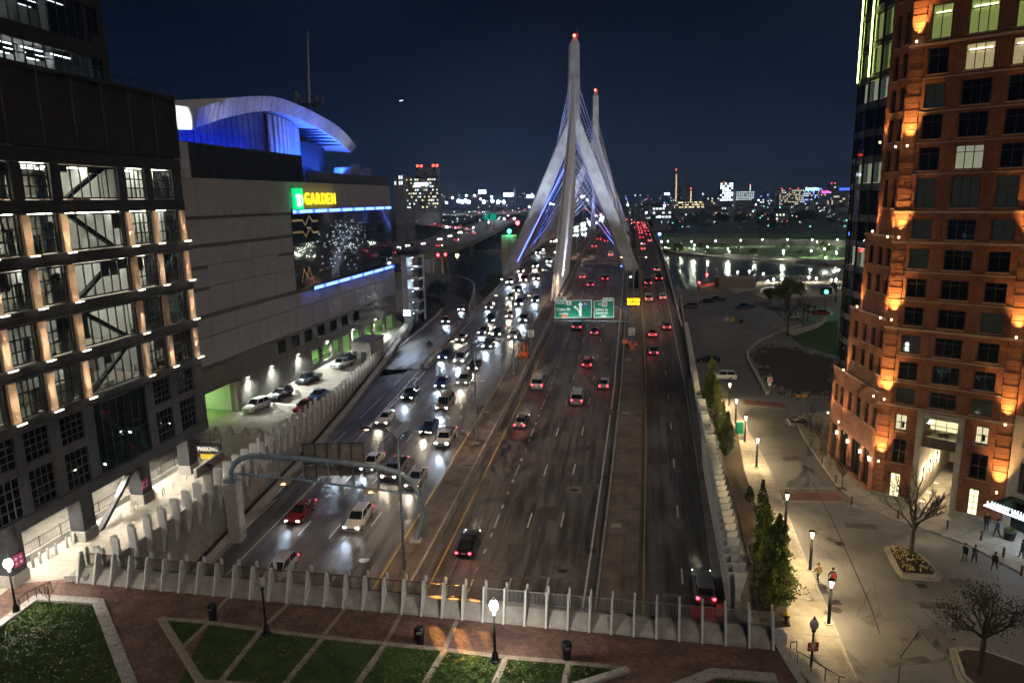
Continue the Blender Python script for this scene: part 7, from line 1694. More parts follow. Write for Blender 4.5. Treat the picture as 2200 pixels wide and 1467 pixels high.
def shrub(p, h, r, seed, label, mat='leaf', n=3800, spiky=True, group=None):
    n = int(n * 1.7)
    rn = random.Random(seed); g = MB(); 
    lobes = [(rn.uniform(-0.5, 0.5) * r, rn.uniform(-0.5, 0.5) * r, rn.uniform(0.25, 0.9) * h, rn.uniform(0.25, 0.5) * r) for _ in range(26)]
    cnt = 0
    while cnt < n:
        z = rn.random() ** 0.85; rr_ = r * (math.sin(min(1, (z + 0.10) / 0.32) * 1.57) if z < 0.22 else (1.0 - ((z - 0.22) / 0.78) ** 1.5)) * (0.82 + 0.18 * math.sin(7 * z + seed)); an = rn.uniform(0, 6.283)
        rr_ *= 0.68 + 0.34 * math.sin(an * 3 + seed + z * 9) * math.cos(an * 5 - z * 14) + 0.14 * math.sin(an * 11 + z * 31 + seed)
        q = rr_ * (0.35 + 0.72 * rn.random() ** 0.7)
        if math.sin(an * 4 + z * 17 + seed) * math.cos(an * 2 - z * 23) > 0.25 and rn.random() < 0.75: continue
        c = Vector((q * math.cos(an), q * math.sin(an), 0.25 + z * h)); d = Vector((math.cos(an) * 0.5, math.sin(an) * 0.5, 1.0 if spiky else rn.uniform(-1, 1))).normalized() + Vector((rn.uniform(-.5, .5), rn.uniform(-.5, .5), rn.uniform(-.3, .3)))
        d.normalize(); s_ = rn.uniform(0.10, 0.22); w_ = d.cross(Vector((rn.uniform(-1, 1), rn.uniform(-1, 1), 0.1))).normalized() * s_ * 0.36
        g.add([c, c + d * s_ * 0.5 + w_, c + d * s_, c + d * s_ * 0.5 - w_], [(0, 1, 2, 3)]); cnt += 1
    t = thing('shrub', label, 'shrub', tuple(p), 0, group)
    obj('crown', g, M[mat], t); st_ = MB(); st_.tube([(0, 0, 0), (0, 0, h * 0.85)], [0.07, 0.02], 6)
    for q in range(5): an = q * 1.26; st_.tube([(0, 0, 0.05), (0.3 * r * math.cos(an), 0.3 * r * math.sin(an), h * 0.5)], [0.04, 0.015], 4)
    obj('stem', st_, M['bark'], t); return t
shrub(G(1664, 1302, SZ + 0.16), 7.6, 2.3, 1, 'large dense conical evergreen shrub beside the hydrant', n=9000, group='shrubs along the east wall')
shrub(G(1638, 1222, SZ + 0.16), 6.4, 1.7, 2, 'evergreen shrub pressed behind the largest one along the wall', n=5000, group='shrubs along the east wall')
shrub(G(1634, 1140, SZ + 0.16), 5.0, 1.0, 4, 'thin half-bare upright shrub by the brick crossing', 'leaf_b', 1100, group='shrubs along the east wall')
shrub(G(1560, 980, SZ + 0.16), 5.6, 1.5, 5, 'loose dark shrub midway along the fins', 'leaf_d', 2300, group='shrubs along the east wall')
shrub(G(1552, 935, SZ + 0.16), 4.6, 1.1, 6, 'small loose shrub beyond the midway one', 'leaf', 1500, group='shrubs along the east wall')
shrub(G(1525, 880, SZ + 0.16), 8.4, 2.0, 7, 'tall conical evergreen before the white car in the lot', n=5500, group='shrubs along the east wall')
shrub(G(1538, 892, SZ + 0.16), 5.0, 1.6, 8, 'bright green lit shrub at the foot of the tall far evergreen', 'leaf_y', 2600, False, group='shrubs along the east wall')
shrub(G(1610, 1080, SZ + 0.16), 1.6, 0.7, 9, 'low brown shrub under the fins', 'leaf_b', 900, False, group='shrubs along the east wall')
# trees around the lot and river
for k, (px, py, key, s_, lb_) in enumerate(((1692, 668, 'leafy', 1.5, 'leafy spring tree glowing green above the lock lights'), (1655, 655, 'leafy', 0.85, 'smaller leafy tree beside the lit dock'), (1692, 722, 'bare', 1.9, 'bare tree on the grass verge of the lot'), (1735, 690, 'buds', 1.1, 'budding tree by the curving path'), (1795, 650, 'bare', 1.7, 'bare tree at the edge of the glass tower'), (1725, 700, 'slim', 1.6, 'slim tree by the bicycle racks'))):
    tree(key, G(px, py, SZ), lb_, s=s_, rz=k)
rn = random.Random(44)
for k in range(11):
    x = rn.uniform(-8, 6) if k < 8 else rn.uniform(-26, -18); y = rn.uniform(222, 258); 
    tree('dark' if k % 3 else 'buds', (x, y, -3.0), 'dark tree in the clump between the on-ramp bend and the bridge', 'trees between on-ramp and bridge', rn.uniform(0.9, 1.35), k * 0.9)
for k, (x, y) in enumerate(((-25.0, 178), (-24.5, 183.5), (-24.2, 189), (-25, 194), (-26, 199))):
    shrub((x + 2.2, y, -1.0), 3.6, 1.3, 30 + k, 'dark hedge shrub in the row climbing the on-ramp wall', 'leaf_d', 1300, False, group='hedge on the on-ramp wall')

# ================================================================== plaza and street furniture
def bin_(p, label):
    t = thing('litter_bin', label, 'litter bin', tuple(p), rnd.uniform(-0.2, 0.2), 'plaza litter bins')
    obj('body', MB().lathe([(0.25, 0), (0.28, 0.05), (0.32, 0.85), (0.33, 0.9)], 16), M['black'], t, smooth=True)
    obj('hood', MB().ring_loft([[(0.37 * math.cos(a_ * 0.3927), 0.37 * math.sin(a_ * 0.3927), z) for a_ in range(16)] for z in (0.88, 1.15)] + [[(0.26 * math.cos(a_ * 0.3927), 0.26 * math.sin(a_ * 0.3927), 1.3) for a_ in range(16)]]), M['black'], t, smooth=True)
    obj('opening', MB().box(-0.16, 0.16, -0.38, -0.30, 0.95, 1.12), M['galv'], t); obj('base', MB().lathe([(0.34, 0), (0.34, 0.05)], 14), M['black'], t)
bin_(G(458, 1331), 'dark litter bin at the edge of the corner lawn stripes'); bin_(G(902, 1382), 'dark litter bin standing in the amber light patch'); bin_(G(1217, 1416), 'dark litter bin nearest the plaza steps')
tag(obj('granite_bench', MB().bbox(-1.6, 1.6, -0.35, 0.35, 0, 0.55, 0.03), M['granite'], None, G(187, 1243), 0.08), 'pale granite block bench at the corner of the parapet', 'bench')
tag(obj('granite_bench', MB().bbox(-0.9, 0.9, -0.35, 0.35, 0, 0.35, 0.03), M['granite'], None, G(228, 1246), 0.0), 'low granite block beside the parapet end', 'bench')
hr = thing('stair_rail', 'black metal handrail beside the corner lawn steps', 'handrail', (0, 0, 0)); g = MB()
hp = [G(44, 1310), G(62, 1296), G(80, 1287), G(98, 1278), G(112, 1272)]
for p in hp: g.tube([p, p + Vector((0, 0, 0.95))], 0.025, 5)
g.tube([p + Vector((0, 0, 0.95)) for p in hp], 0.03, 5); obj('rail', g, M['black'], hr)
hr = thing('stair_rail', 'short galvanised rail by the granite bench', 'handrail', (0, 0, 0)); g = MB()
hp = [G(154, 1255), G(170, 1243)]
for p in hp: g.tube([p, p + Vector((0, 0, 0.9))], 0.025, 5)
g.tube([p + Vector((0, 0, 0.9)) for p in hp], 0.03, 5); obj('rail', g, M['galv'], hr)
t = thing('covered_cabinet', 'grey sheet-wrapped cabinet at the end of the parapet', 'cabinet', (17.9, 43.3, -0.9)); rn = random.Random(3); g = MB(); rings = []
for z, s_ in ((0, 1.0), (0.5, 1.06), (0.95, 1.0), (1.25, 0.85)): rings.append([(s_ * 0.7 * math.cos(a_ * 0.628) * (1.1 if a_ % 5 < 3 else 0.9) + rn.uniform(-.06, .06), s_ * 0.5 * math.sin(a_ * 0.628) + rn.uniform(-.06, .06), z + rn.uniform(-.04, .04)) for a_ in range(10)])
g.ring_loft(rings); obj('cover', g, M['tarp'] if 'tarp' in M else M['galv'], t)
g = MB(); g.tube([(0.8, -0.6, -1.4), (0.8, -0.6, 0.6), (0.85, -0.5, 0.75), (1.3, -0.4, 0.75), (1.35, -0.35, 0.6), (1.35, -0.35, -1.4)], 0.035, 6); obj('guard_hoop', g, M['black'], t)
hy = thing('fire_hydrant', 'black fire hydrant with yellow cap in the planting bed', 'hydrant', tuple(G(1689, 1336, SZ + 0.16)))
obj('barrel', MB().lathe([(0.19, 0), (0.19, 0.06), (0.13, 0.08), (0.13, 0.55), (0.17, 0.57), (0.17, 0.62)], 12), M['black'], hy, smooth=True); obj('cap', MB().lathe([(0.16, 0.62), (0.14, 0.74), (0.06, 0.82), (0.05, 0.9)], 12), M['yellowp'], hy, smooth=True)
for s_ in (-1, 1): o = obj('nozzle', MB().lathe([(0.07, 0), (0.07, 0.1), (0.05, 0.14)], 8), M['black'], hy, (s_ * 0.12, 0, 0.45)); o.rotation_euler = (0, R(90) * s_, 0)
cb = thing('utility_cabinet', 'green utility cabinet beside the pavement lamps', 'cabinet', tuple(G(1588, 930, SZ + 0.12)), 0.2)
obj('housing', MB().bbox(-0.45, 0.45, -0.3, 0.3, 0, 1.6, 0.04), M['green_sign'], cb); obj('door', MB().box(-0.36, 0.36, -0.32, -0.3, 0.15, 1.45), M['green_sign'], cb)
for k, (px, py) in enumerate(((1742, 958), (1766, 996), (1795, 1036), (1829, 1084), (1929, 1114), (2035, 1136), (2107, 1160), (2155, 1196), (2194, 1236))):
    t = thing('bollard', '%s dark bollard from the far corner along the tower kerb' % ordinal(k), 'bollard', tuple(G(px, py, SZ + 0.12)), 0, 'bollards along the tower kerb')
    obj('post', MB().lathe([(0.10, 0), (0.10, 0.72), (0.085, 0.74), (0.085, 0.8)], 10), M['rb_frame'], t, smooth=True); obj('cap', MB().lathe([(0.115, 0.8), (0.115, 0.9), (0.05, 0.95)], 10), M['rb_frame'], t)
for k, (px, py) in enumerate(((72, 1218), (88, 1210), (105, 1200), (122, 1190), (145, 1176), (160, 1166))):
    tag(obj('arcade_bollard', MB().lathe([(0.11, 0), (0.11, 0.95), (0.06, 1.02)], 10), M['fin'], None, G(px, py)), '%s pale bollard from the lit lamp along the arcade kerb' % ordinal(k), 'bollard', 'pale arcade bollards')
for k, (px, py) in enumerate(((268, 1108), (293, 1094), (352, 1062), (374, 1047), (402, 1028), (436, 1004))):
    g = MB(); g.tube([(-0.3, 0, 0), (-0.3, 0, 0.7), (-0.2, 0, 0.85), (0.2, 0, 0.85), (0.3, 0, 0.7), (0.3, 0, 0)], 0.035, 6)
    tag(obj('cycle_hoop', g, M['galv'], None, G(px, py), LBA + 0.3), '%s steel cycle hoop from the leaning strut along the arcade' % ordinal(k), 'cycle rack', 'cycle hoops under the office block')
for k, (px, py) in enumerate(((465, 932), (495, 932), (528, 934), (558, 937))):
    tag(obj('concrete_bollard', MB().lathe([(0.42, 0), (0.38, 0.3), (0.24, 0.8), (0.20, 1.0), (0.10, 1.1)], 12), M['concrete'], None, G(px, py), smooth=True), '%s squat concrete bollard from the garage mouth across the alley' % ordinal(k), 'bollard', 'concrete bollards across the alley')
# parking entrance with its lettered wall
pk = thing('parking_entrance', 'dark parking ramp entrance wall with white lettering beside the columns', 'ramp wall', tuple(G(432, 985)), LBA - R(90) + 0.05)
obj('header', MB().bbox(-1.5, 2.6, 0, 0.35, 0.6, 1.9, 0.03), M['black'], pk); obj('yellow_panel', MB().box(0.0, 2.2, -0.02, 0.0, 0.0, 0.6), M['yellowp'], pk)
me = text_mesh('PARKING', 0.75, M['sign_white'], 0.01, 'lettering', True); o = obj('lettering', me, None, pk, (-0.3, -0.02, 1.0)); o.rotation_euler = (R(90), 0, 0); o.scale = (0.82, 1, 1)
obj('side_wall', MB().bbox(2.6, 2.95, -6.0, 0.35, 0, 1.1, 0.03), M['concrete'], pk); obj('side_wall', MB().bbox(-1.8, -1.5, -6.0, 0.35, 0, 0.9, 0.03), M['concrete'], pk)
g = MB(); 
for q in range(4): g.tube([(-1.4 + q * 1.35, 0.2, 1.9), (-1.4 + q * 1.35, 0.2, 3.0)], 0.03, 5)
for z_ in (2.3, 3.0): g.tube([(-1.4, 0.2, z_), (2.7, 0.2, z_), (2.75, -2.0, z_)], 0.025, 5)
x = -1.3
while x < 2.7: g.tube([(x, 0.2, 2.3), (x, 0.2, 3.0)], 0.008, 3); x += 0.14
obj('railing', g, M['black'], pk)
mcx = thing('motorcycle', 'dark motorcycle parked at the foot of the column', 'motorcycle', tuple(G(447, 1012)), LBA)
for yy in (-0.7, 0.7): o = obj('wheel', MB().lathe([(0.2, -0.06), (0.31, -0.06), (0.31, 0.06), (0.2, 0.06)], 14), M['rubber'], mcx, (0, yy, 0.31)); o.rotation_euler = (0, R(90), 0)
obj('tank', MB().ring_loft([[(-0.12, -0.5, 0.6), (0.12, -0.5, 0.6), (0.1, -0.5, 0.8), (-0.1, -0.5, 0.8)], [(-0.18, 0.2, 0.6), (0.18, 0.2, 0.6), (0.14, 0.2, 0.98), (-0.14, 0.2, 0.98)], [(-0.08, 0.55, 0.7), (0.08, 0.55, 0.7), (0.06, 0.55, 0.9), (-0.06, 0.55, 0.9)]]), PAINT['black'], mcx)
g = MB(); g.tube([(0, 0.7, 0.31), (0, 0.5, 0.95)], 0.035, 5); g.tube([(-0.38, 0.35, 1.05), (0, 0.5, 0.98), (0.38, 0.35, 1.05)], 0.02, 5); obj('handlebar', g, M['galv'], mcx); obj('engine', MB().bbox(-0.15, 0.15, -0.25, 0.25, 0.25, 0.6, 0.04), M['galv'], mcx)
# precast hut in the alley and low kerbs
ht = thing('precast_hut', 'windowless concrete hut beside the arena garage', 'hut', tuple(G(808, 772)), GA)
obj('walls', MB().bbox(-3.4, 3.4, -0.4, 3.4, 0, 4.0, 0.05), M['concrete'], ht); obj('roof', MB().bbox(-3.6, 3.6, -0.6, 3.6, 4.0, 4.2, 0.05), M['concrete_d'], ht); obj('door', MB().box(-3.46, -3.4, 0.6, 1.6, 0, 2.2), M['dsteel2'], ht)
# --- planted islands
def island(pts, label, flowers=0, name='planted_island'):
    P = [Vector(G(x, y, SZ)[:2]) for x, y in pts]; c = sum(P, Vector((0, 0))) / len(P); t = thing(name, label, 'planter', (0, 0, 0))
    obj('kerb', MB().prism([p[:] for p in P], SZ, SZ + 0.16), M['side'], t); Q = [c + (p - c) * 0.86 for p in P]; obj('granite_rim', MB().prism([q[:] for q in Q], SZ + 0.16, SZ + 0.30), M['granite'], t)
    S = [c + (p - c) * 0.76 for p in P]; obj('soil', MB().prism([q[:] for q in S], SZ + 0.30, SZ + 0.34), M['soil'], t)
    if flowers:
        g, g2, g3 = MB(), MB(), MB(); xs = [q.x for q in S]; ys_ = [q.y for q in S]; n = 0
        while n < flowers:
            x = rnd.uniform(min(xs), max(xs)); y = rnd.uniform(min(ys_), max(ys_))
            if not pin(S, x, y): continue
            n += 1; g.tube([(x, y, SZ + 0.33), (x, y, SZ + 0.55)], 0.012, 3, False)
            for q in range(2): an = rnd.uniform(0, 6.28); g.add([(x, y, SZ + 0.34), (x + 0.12 * math.cos(an), y + 0.12 * math.sin(an), SZ + 0.46), (x + 0.03 * math.cos(an + 1), y + 0.03 * math.sin(an + 1), SZ + 0.36)], [(0, 1, 2)])
            (g2 if n % 3 else g3).lathe([(0.02, 0), (0.05, 0.04), (0.045, 0.1)], 5, (x, y, SZ + 0.54))
        stuff(obj('leaves', g, M['leaf'], t)); stuff(obj('flowers', g2, M['yellowp'], t)); stuff(obj('flowers', g3, M['sign_white'], t))
    return t
island([(1898, 1178), (1915, 1174), (1958, 1180), (1985, 1200), (2026, 1240), (2018, 1250), (1935, 1244), (1925, 1232)], 'kerbed island with tulips around the bare tree', 150)
island([(2036, 1398), (2060, 1391), (2110, 1396), (2260, 1450), (2300, 1520), (2120, 1520), (2055, 1460)], 'curved kerbed bed at the lower right corner', 0, 'kerbed_bed')
island([(1686, 902), (1700, 899), (1733, 902), (1740, 910), (1730, 916), (1695, 914)], 'small oval island of flowers in the street before the tower', 60, 'oval_island')
t = thing('planter_pot', 'dark pot of flowers by the entrance canopy', 'planter', tuple(G(2168, 1158, SZ + 0.12))); obj('pot', MB().lathe([(0.4, 0), (0.55, 0.8), (0.5, 0.82)], 12), M['dsteel2'], t); obj('plants', leaves(random.Random(5), [Vector((rnd.uniform(-.3, .3), rnd.uniform(-.3, .3), 1.0)) for _ in range(30)], 8, 0.12, 0.09), M['leaf_y'], t)
# street signs
def post_sign(p, label, h, plates, name='street_sign', rz=0.0):
    t = thing(name, label, 'street sign', tuple(p), rz); obj('post', MB().tube([(0, 0, 0), (0, 0, h)], 0.045, 6), M['galv'], t)
    for (w_, hh, z, mt) in plates: obj('plate', MB().bbox(-w_ / 2, w_ / 2, -0.08, -0.05, z, z + hh, 0.01), M[mt], t)
    return t
t = post_sign(G(1652, 848, SZ), 'white no-entry sign with red disc at the lot exit', 3.0, [(0.8, 0.8, 2.2, 'sign_white'), (0.5, 0.45, 1.6, 'sign_white')])
o = obj('red_disc', MB().lathe([(0.32, 0), (0.32, 0.01)], 18), M['redp'], t, (0, -0.09, 2.6)); o.rotation_euler = (R(90), 0, 0); obj('white_bar', MB().box(-0.2, 0.2, -0.11, -0.103, 2.55, 2.66), M['sign_white'], t)
t = thing('arrow_sign', 'yellow arrow panel on the railing by the basin', 'street sign', tuple(G(1722, 862, SZ)))
g = MB(); g.extrude([(x, 0, z) for x, z in ((-0.9, 0.75), (0.3, 0.75), (0.1, 0.45), (0.5, 0.45), (0.95, 0.9), (0.5, 1.35), (0.1, 1.35), (0.3, 1.05), (-0.9, 1.05))], (0, 0.03, 0)); obj('arrow', g, M['yellow_lit'] if 'yellow_lit' in M else M['yellowp'], t); obj('post', MB().tube([(0, 0.1, 0), (0, 0.1, 1.4)], 0.04, 6), M['galv'], t)
# diamond sign at the on-ramp gore
t = post_sign(H(137, -40.2, 0.0) + Vector((0, 0, 0)), 'dark diamond sign seen from behind at the on-ramp gore', 2.0, [], 'diamond_sign'); o = obj('plate', MB().bbox(-0.55, 0.55, -0.02, 0.02, -0.55, 0.55, 0.02), M['dsteel2'], t, (0, -0.08, 2.2)); o.rotation_euler = (0, R(45), 0)
# posts, cones in the lot
for k, (px, py, mt) in enumerate(((1558, 690, 'fin'), (1563, 689, 'fin'), (1570, 691, 'yellowp'), (1575, 690, 'yellowp'), (1590, 694, 'dsteel'), (1594, 694, 'dsteel'), (1600, 694, 'granite_b'))):
    tag(obj('lot_post', MB().lathe([(0.28, 0), (0.28, 0.95), (0.15, 1.05)], 10), M[mt], None, G(px, py, SZ)), '%s post from the ramp side in the row across the lot' % ordinal(k), 'post', 'posts across the lot')
t = thing('traffic_cone', 'orange traffic cone standing alone in the lot', 'cone', tuple(G(1663, 702, SZ))); obj('cone', MB().lathe([(0.3, 0.05), (0.08, 0.9)], 10), M['orange'], t); obj('base', MB().box(-0.4, 0.4, -0.4, 0.4, 0, 0.05), M['orange'], t)
# dark basin with its stone bank and railing
bs = [(1612, 760), (1640, 742), (1700, 748), (1790, 770), (1800, 850), (1690, 846), (1660, 838), (1630, 800)]
structure('basin_ground', flat([G(x, y, SZ) for x, y in bs], SZ + 0.03), M['soil'])
bk = thing('basin_bank', 'rough stone bank around the dark basin', 'bank'); rn = random.Random(12)
for k in range(150):
    i = rn.randrange(len(bs)); a_, b_ = G(*bs[i], SZ), G(*bs[(i + 1) % len(bs)], SZ); p = a_.lerp(b_, rn.random()) + Vector((rn.gauss(0, 0.9), rn.gauss(0, 1.2), 0)); s_ = rn.uniform(0.25, 0.7)
    g = MB(); g.ring_loft([[(s_ * rn.uniform(.7, 1.1) * math.cos(q * 1.05), s_ * rn.uniform(.7, 1.1) * math.sin(q * 1.05), z) for q in range(6)] for z in (-0.1, s_ * 0.35)] + [[(s_ * 0.55 * math.cos(q * 1.05), s_ * 0.55 * math.sin(q * 1.05), s_ * 0.6) for q in range(6)]]); obj('stone', g, M['rock'], bk, (p.x, p.y, SZ))
kb = thing('basin_kerb', 'curving pale kerb wall between lot and basin', 'kerb'); kp = [G(x, y, SZ) for x, y in ((1648, 848), (1630, 815), (1607, 775), (1606, 758), (1630, 735), (1680, 712), (1720, 700))]
for a_, b_ in zip(kp, kp[1:]):
    n = max(1, int((b_ - a_).length / 2.5))
    for k in range(n):
        p, q = a_.lerp(b_, k / n), a_.lerp(b_, (k + 1) / n - 0.01); d = (q - p).normalized(); nn = Vector((d.y, -d.x, 0)) * 0.25; obj('kerb_stone', MB().prism([(p - nn)[:2], (q - nn)[:2], (q + nn)[:2], (p + nn)[:2]], SZ, SZ + 0.45), M['granite'], kb)
g = MB(); rp_ = [G(x, y, SZ) for x, y in ((1636, 737), (1665, 742), (1720, 748), (1790, 762))]
for a_, b_ in zip(rp_, rp_[1:]):
    n = max(2, int((b_ - a_).length / 2))
    for k in range(n): p = a_.lerp(b_, k / n); g.tube([p, p + Vector((0, 0, 1.1))], 0.05, 4)
    for z_ in (0.4, 0.75, 1.1): g.tube([a_ + Vector((0, 0, z_)), b_ + Vector((0, 0, z_))], 0.035, 4)
tag(obj('basin_railing', g, M['galv']), 'metal railing along the far side of the basin', 'railing')
g = MB(); rp_ = [G(x, y, SZ) for x, y in ((1665, 848), (1720, 862), (1800, 868))]
for a_, b_ in zip(rp_, rp_[1:]):
    for k in range(8): p = a_.lerp(b_, k / 8); g.tube([p, p + Vector((0, 0, 1.2))], 0.04, 4)
    for z_ in (0.6, 1.2): g.tube([a_ + Vector((0, 0, z_)), b_ + Vector((0, 0, z_))], 0.035, 4)
tag(obj('street_railing', g, M['black']), 'dark railing along the street side of the basin', 'railing')
structure('grass_verge', flat([G(x, y, SZ) for x, y in ((1690, 715), (1760, 690), (1800, 690), (1800, 765), (1720, 742))], SZ + 0.02), M['lawn'])
structure('curving_path', flat([G(x, y, SZ) for x, y in ((1688, 712), (1730, 702), (1765, 690), (1772, 676), (1762, 670), (1776, 672), (1780, 688), (1755, 705), (1705, 722))], SZ + 0.03), M['side'])

# ================================================================== people
def person(p, label, rz, coat, legs, hair, stride=0.25, h=1.72, bag=None):
    t = thing('person', label, 'person', tuple(p), rz, scale=(h / 1.75,) * 3)
    me = bpy.data.meshes.new('body')
    V = [(0, 0, 0.95), (0, 0.01, 1.15), (0, 0, 1.38), (0, 0.01, 1.50), (0, 0.03, 1.63), (0, 0.03, 1.73),
         (0.10, 0, 0.90), (0.11, stride * 0.55, 0.50), (0.11, stride * 0.8, 0.09), (0.11, stride * 0.8 + 0.17, 0.035),
         (-0.10, 0, 0.90), (-0.11, -stride * 0.25, 0.50), (-0.11, -stride, 0.12), (-0.11, -stride + 0.14, 0.035),
         (0.19, 0, 1.40), (0.25, -stride * 0.35, 1.14), (0.24, 0.06 - stride * 0.4, 0.90), (0.23, 0.09 - stride * 0.4, 0.80),
         (-0.19, 0, 1.40), (-0.25, stride * 0.35, 1.14), (-0.24, 0.06 + stride * 0.5, 0.92), (-0.23, 0.09 + stride * 0.5, 0.82)]
    Ed = [(0, 1), (1, 2), (2, 3), (3, 4), (4, 5), (0, 6), (6, 7), (7, 8), (8, 9), (0, 10), (10, 11), (11, 12), (12, 13), (2, 14), (14, 15), (15, 16), (16, 17), (2, 18), (18, 19), (19, 20), (20, 21)]
    Rr = [.15, .15, .17, .065, .10, .085, .10, .07, .05, .04, .10, .07, .05, .04, .075, .055, .045, .035, .075, .055, .045, .035]
    me.from_pydata(V, Ed, []); o = obj('body', me, None, t)
    sk = o.modifiers.new('skin', 'SKIN'); sk.use_smooth_shade = True
    for i, r_ in enumerate(Rr): me.skin_vertices[0].data[i].radius = (r_, r_ * (0.75 if i in (0, 1, 2) else 1.0)); me.skin_vertices[0].data[i].use_root = (i == 0)
    sb_ = o.modifiers.new('sub', 'SUBSURF'); sb_.levels = 1; sb_.render_levels = 2
    nm = 'clothes_%s_%s' % (coat, legs)
    if nm not in MATS:
        cl = {'tan': (0.42, 0.27, 0.12), 'navy': (0.03, 0.04, 0.07), 'black': (0.012, 0.012, 0.013), 'grey': (0.12, 0.12, 0.12), 'blue': (0.04, 0.07, 0.16)}
        m, tt, b = _nodes(nm); tc = tt.nodes.new('ShaderNodeTexCoord'); sx = tt.nodes.new('ShaderNodeSeparateXYZ'); r_ = tt.nodes.new('ShaderNodeValToRGB'); mr = tt.nodes.new('ShaderNodeMath'); mr.operation = 'MULTIPLY'; mr.inputs[1].default_value = 0.5
        tt.links.new(tc.outputs['Object'], sx.inputs[0]); tt.links.new(sx.outputs['Z'], mr.inputs[0]); tt.links.new(mr.outputs[0], r_.inputs['Fac']); cr = r_.color_ramp; cr.interpolation = 'CONSTANT'
        cr.elements[0].position = 0; cr.elements[0].color = (0.02, 0.02, 0.02, 1); cr.elements[1].position = 0.05; cr.elements[1].color = (*cl[legs], 1)
        e = cr.elements.new(0.41); e.color = (*cl[coat], 1); e = cr.elements.new(0.762); e.color = (0.42, 0.26, 0.18, 1)
        tt.links.new(r_.outputs['Color'], b.inputs['Base Color']); b.inputs['Roughness'].default_value = 0.85
    o.data.materials.append(MATS[nm])
    g = MB(); g.ring_loft([[(q[0] * math.cos(a_ * 0.7854), 0.015 + q[0] * math.sin(a_ * 0.7854), q[1]) for a_ in range(8)] for q in ((0.098, 1.66), (0.112, 1.72), (0.095, 1.80), (0.03, 1.84))]); obj('hair', g, M[hair], t, smooth=True)
    if bag: obj('backpack', MB().bbox(-0.16, 0.16, -0.34, -0.14, 1.02, 1.45, 0.04), M[bag], t)
    return t
person(G(1757, 1249, SZ + 0.012), 'person in a tan coat walking away by the kerb lamp', R(12), 'tan', 'black', 'wood', 0.28)
person(G(1787, 1263, SZ + 0.012), 'person in a dark jacket with a red backpack walking in the street', R(-10), 'navy', 'black', 'black', 0.34, 1.82, 'redp')
person(G(2071, 1206, SZ + 0.012), 'person in dark clothes walking toward the tower, nearer the island', R(-60), 'black', 'grey', 'black', 0.3)
person(G(2092, 1208, SZ + 0.012), 'person in dark clothes walking just behind another before the tower', R(-60), 'grey', 'black', 'black', 0.25, 1.66)
person(G(2118, 1138, SZ + 0.125), 'person in black standing by the lattice window of the tower', R(160), 'black', 'black', 'wood', 0.04, 1.78)
person(G(2141, 1152, SZ + 0.125), 'person in dark blue walking past the entrance pot', R(100), 'blue', 'black', 'black', 0.3)
person(G(2194, 1198, SZ + 0.125), 'person at the picture edge under the canopy', R(70), 'navy', 'navy', 'black', 0.15)
person(G(2135, 1225, SZ + 0.012), 'person in black stepping onto the kerb below the canopy', R(120), 'black', 'navy', 'black', 0.3, 1.7)
# ================================================================== flyovers left of the bridge
def deck_between(near, far, z, name, label, th=1.4, rail=True):
    t = thing(name, label, 'flyover'); N = [G(x, y, z) for x, y in near]; Fa = [G(x, y, z) for x, y in far]
    obj('deck', MB().ring_loft([[(a_.x, a_.y, z - th), (b_.x, b_.y, z - th), (b_.x, b_.y, z), (a_.x, a_.y, z)] for a_, b_ in zip(N, Fa)]), M['deckroad'], t)
    for P, s_ in ((N, -0.3), (Fa, 0.3)):
        obj('parapet', MB().ring_loft([[(p.x, p.y + s_, z - 1.0), (p.x, p.y + s_ + 0.35, z - 1.0), (p.x, p.y + s_ + 0.35, z + 0.95), (p.x, p.y + s_, z + 0.95)] for p in P]), M['concrete_d'], t)
    return t, N, Fa
M['deckroad'] = asphalt('flyover_asphalt', 0.11, tracks=False)
f1, N1, F1 = deck_between([(845, 560), (900, 553), (960, 541), (1020, 519), (1070, 495), (1112, 473), (1150, 458)], [(845, 527), (905, 519), (950, 506), (1000, 488), (1050, 472), (1092, 461), (1135, 452)], 8.0, 'flyover', 'curved grey flyover crossing behind the stair tower toward the bridge')
ctr = [(a_ + b_) / 2 for a_, b_ in zip(N1, F1)]
for k in range(1, 5):
    for q in (0.25, 0.75): p = N1[k].lerp(F1[k], q); obj('pier', MB().bbox(p.x - 1.1, p.x + 1.1, p.y - 1.1, p.y + 1.1, -6, 6.7, 0.15), M['concrete'], f1)
    a_, b_ = N1[k].lerp(F1[k], 0.15), N1[k].lerp(F1[k], 0.85); obj('pier_cap', MB().tube([(a_.x, a_.y, 6.1), (b_.x, b_.y, 6.1)], 0.8, 6), M['concrete'], f1)
for k in range(3): p = N1[1].lerp(N1[2], k / 3 + 0.1); obj('column', MB().lathe([(0.8, -6), (0.8, 6.6)], 12, (p.x, p.y + 2, 0)), M['concrete'], f1)
f2, N2, F2 = deck_between([(850, 482), (900, 485), (960, 494), (1010, 499)], [(850, 474), (900, 476), (960, 484), (1015, 490)], 9.0, 'flyover', 'lower distant flyover with a streak of traffic lamps behind the curved one')
f3, N3, F3 = deck_between([(850, 468), (920, 462), (1000, 461), (1080, 462), (1150, 459)], [(850, 459), (920, 454), (1000, 453), (1080, 454), (1150, 452)], 13.0, 'flyover', 'highest and farthest flyover crossing on the left horizon')
for ff, NN, FF_ in ((f2, N2, F2), (f3, N3, F3)):
    for k in range(len(NN) - 1): p = NN[k].lerp(FF_[k + 1], 0.5); obj('pier', MB().bbox(p.x - 1.2, p.x + 1.2, p.y - 1.2, p.y + 1.2, -4, 8, 0.1), M['concrete_d'], ff)
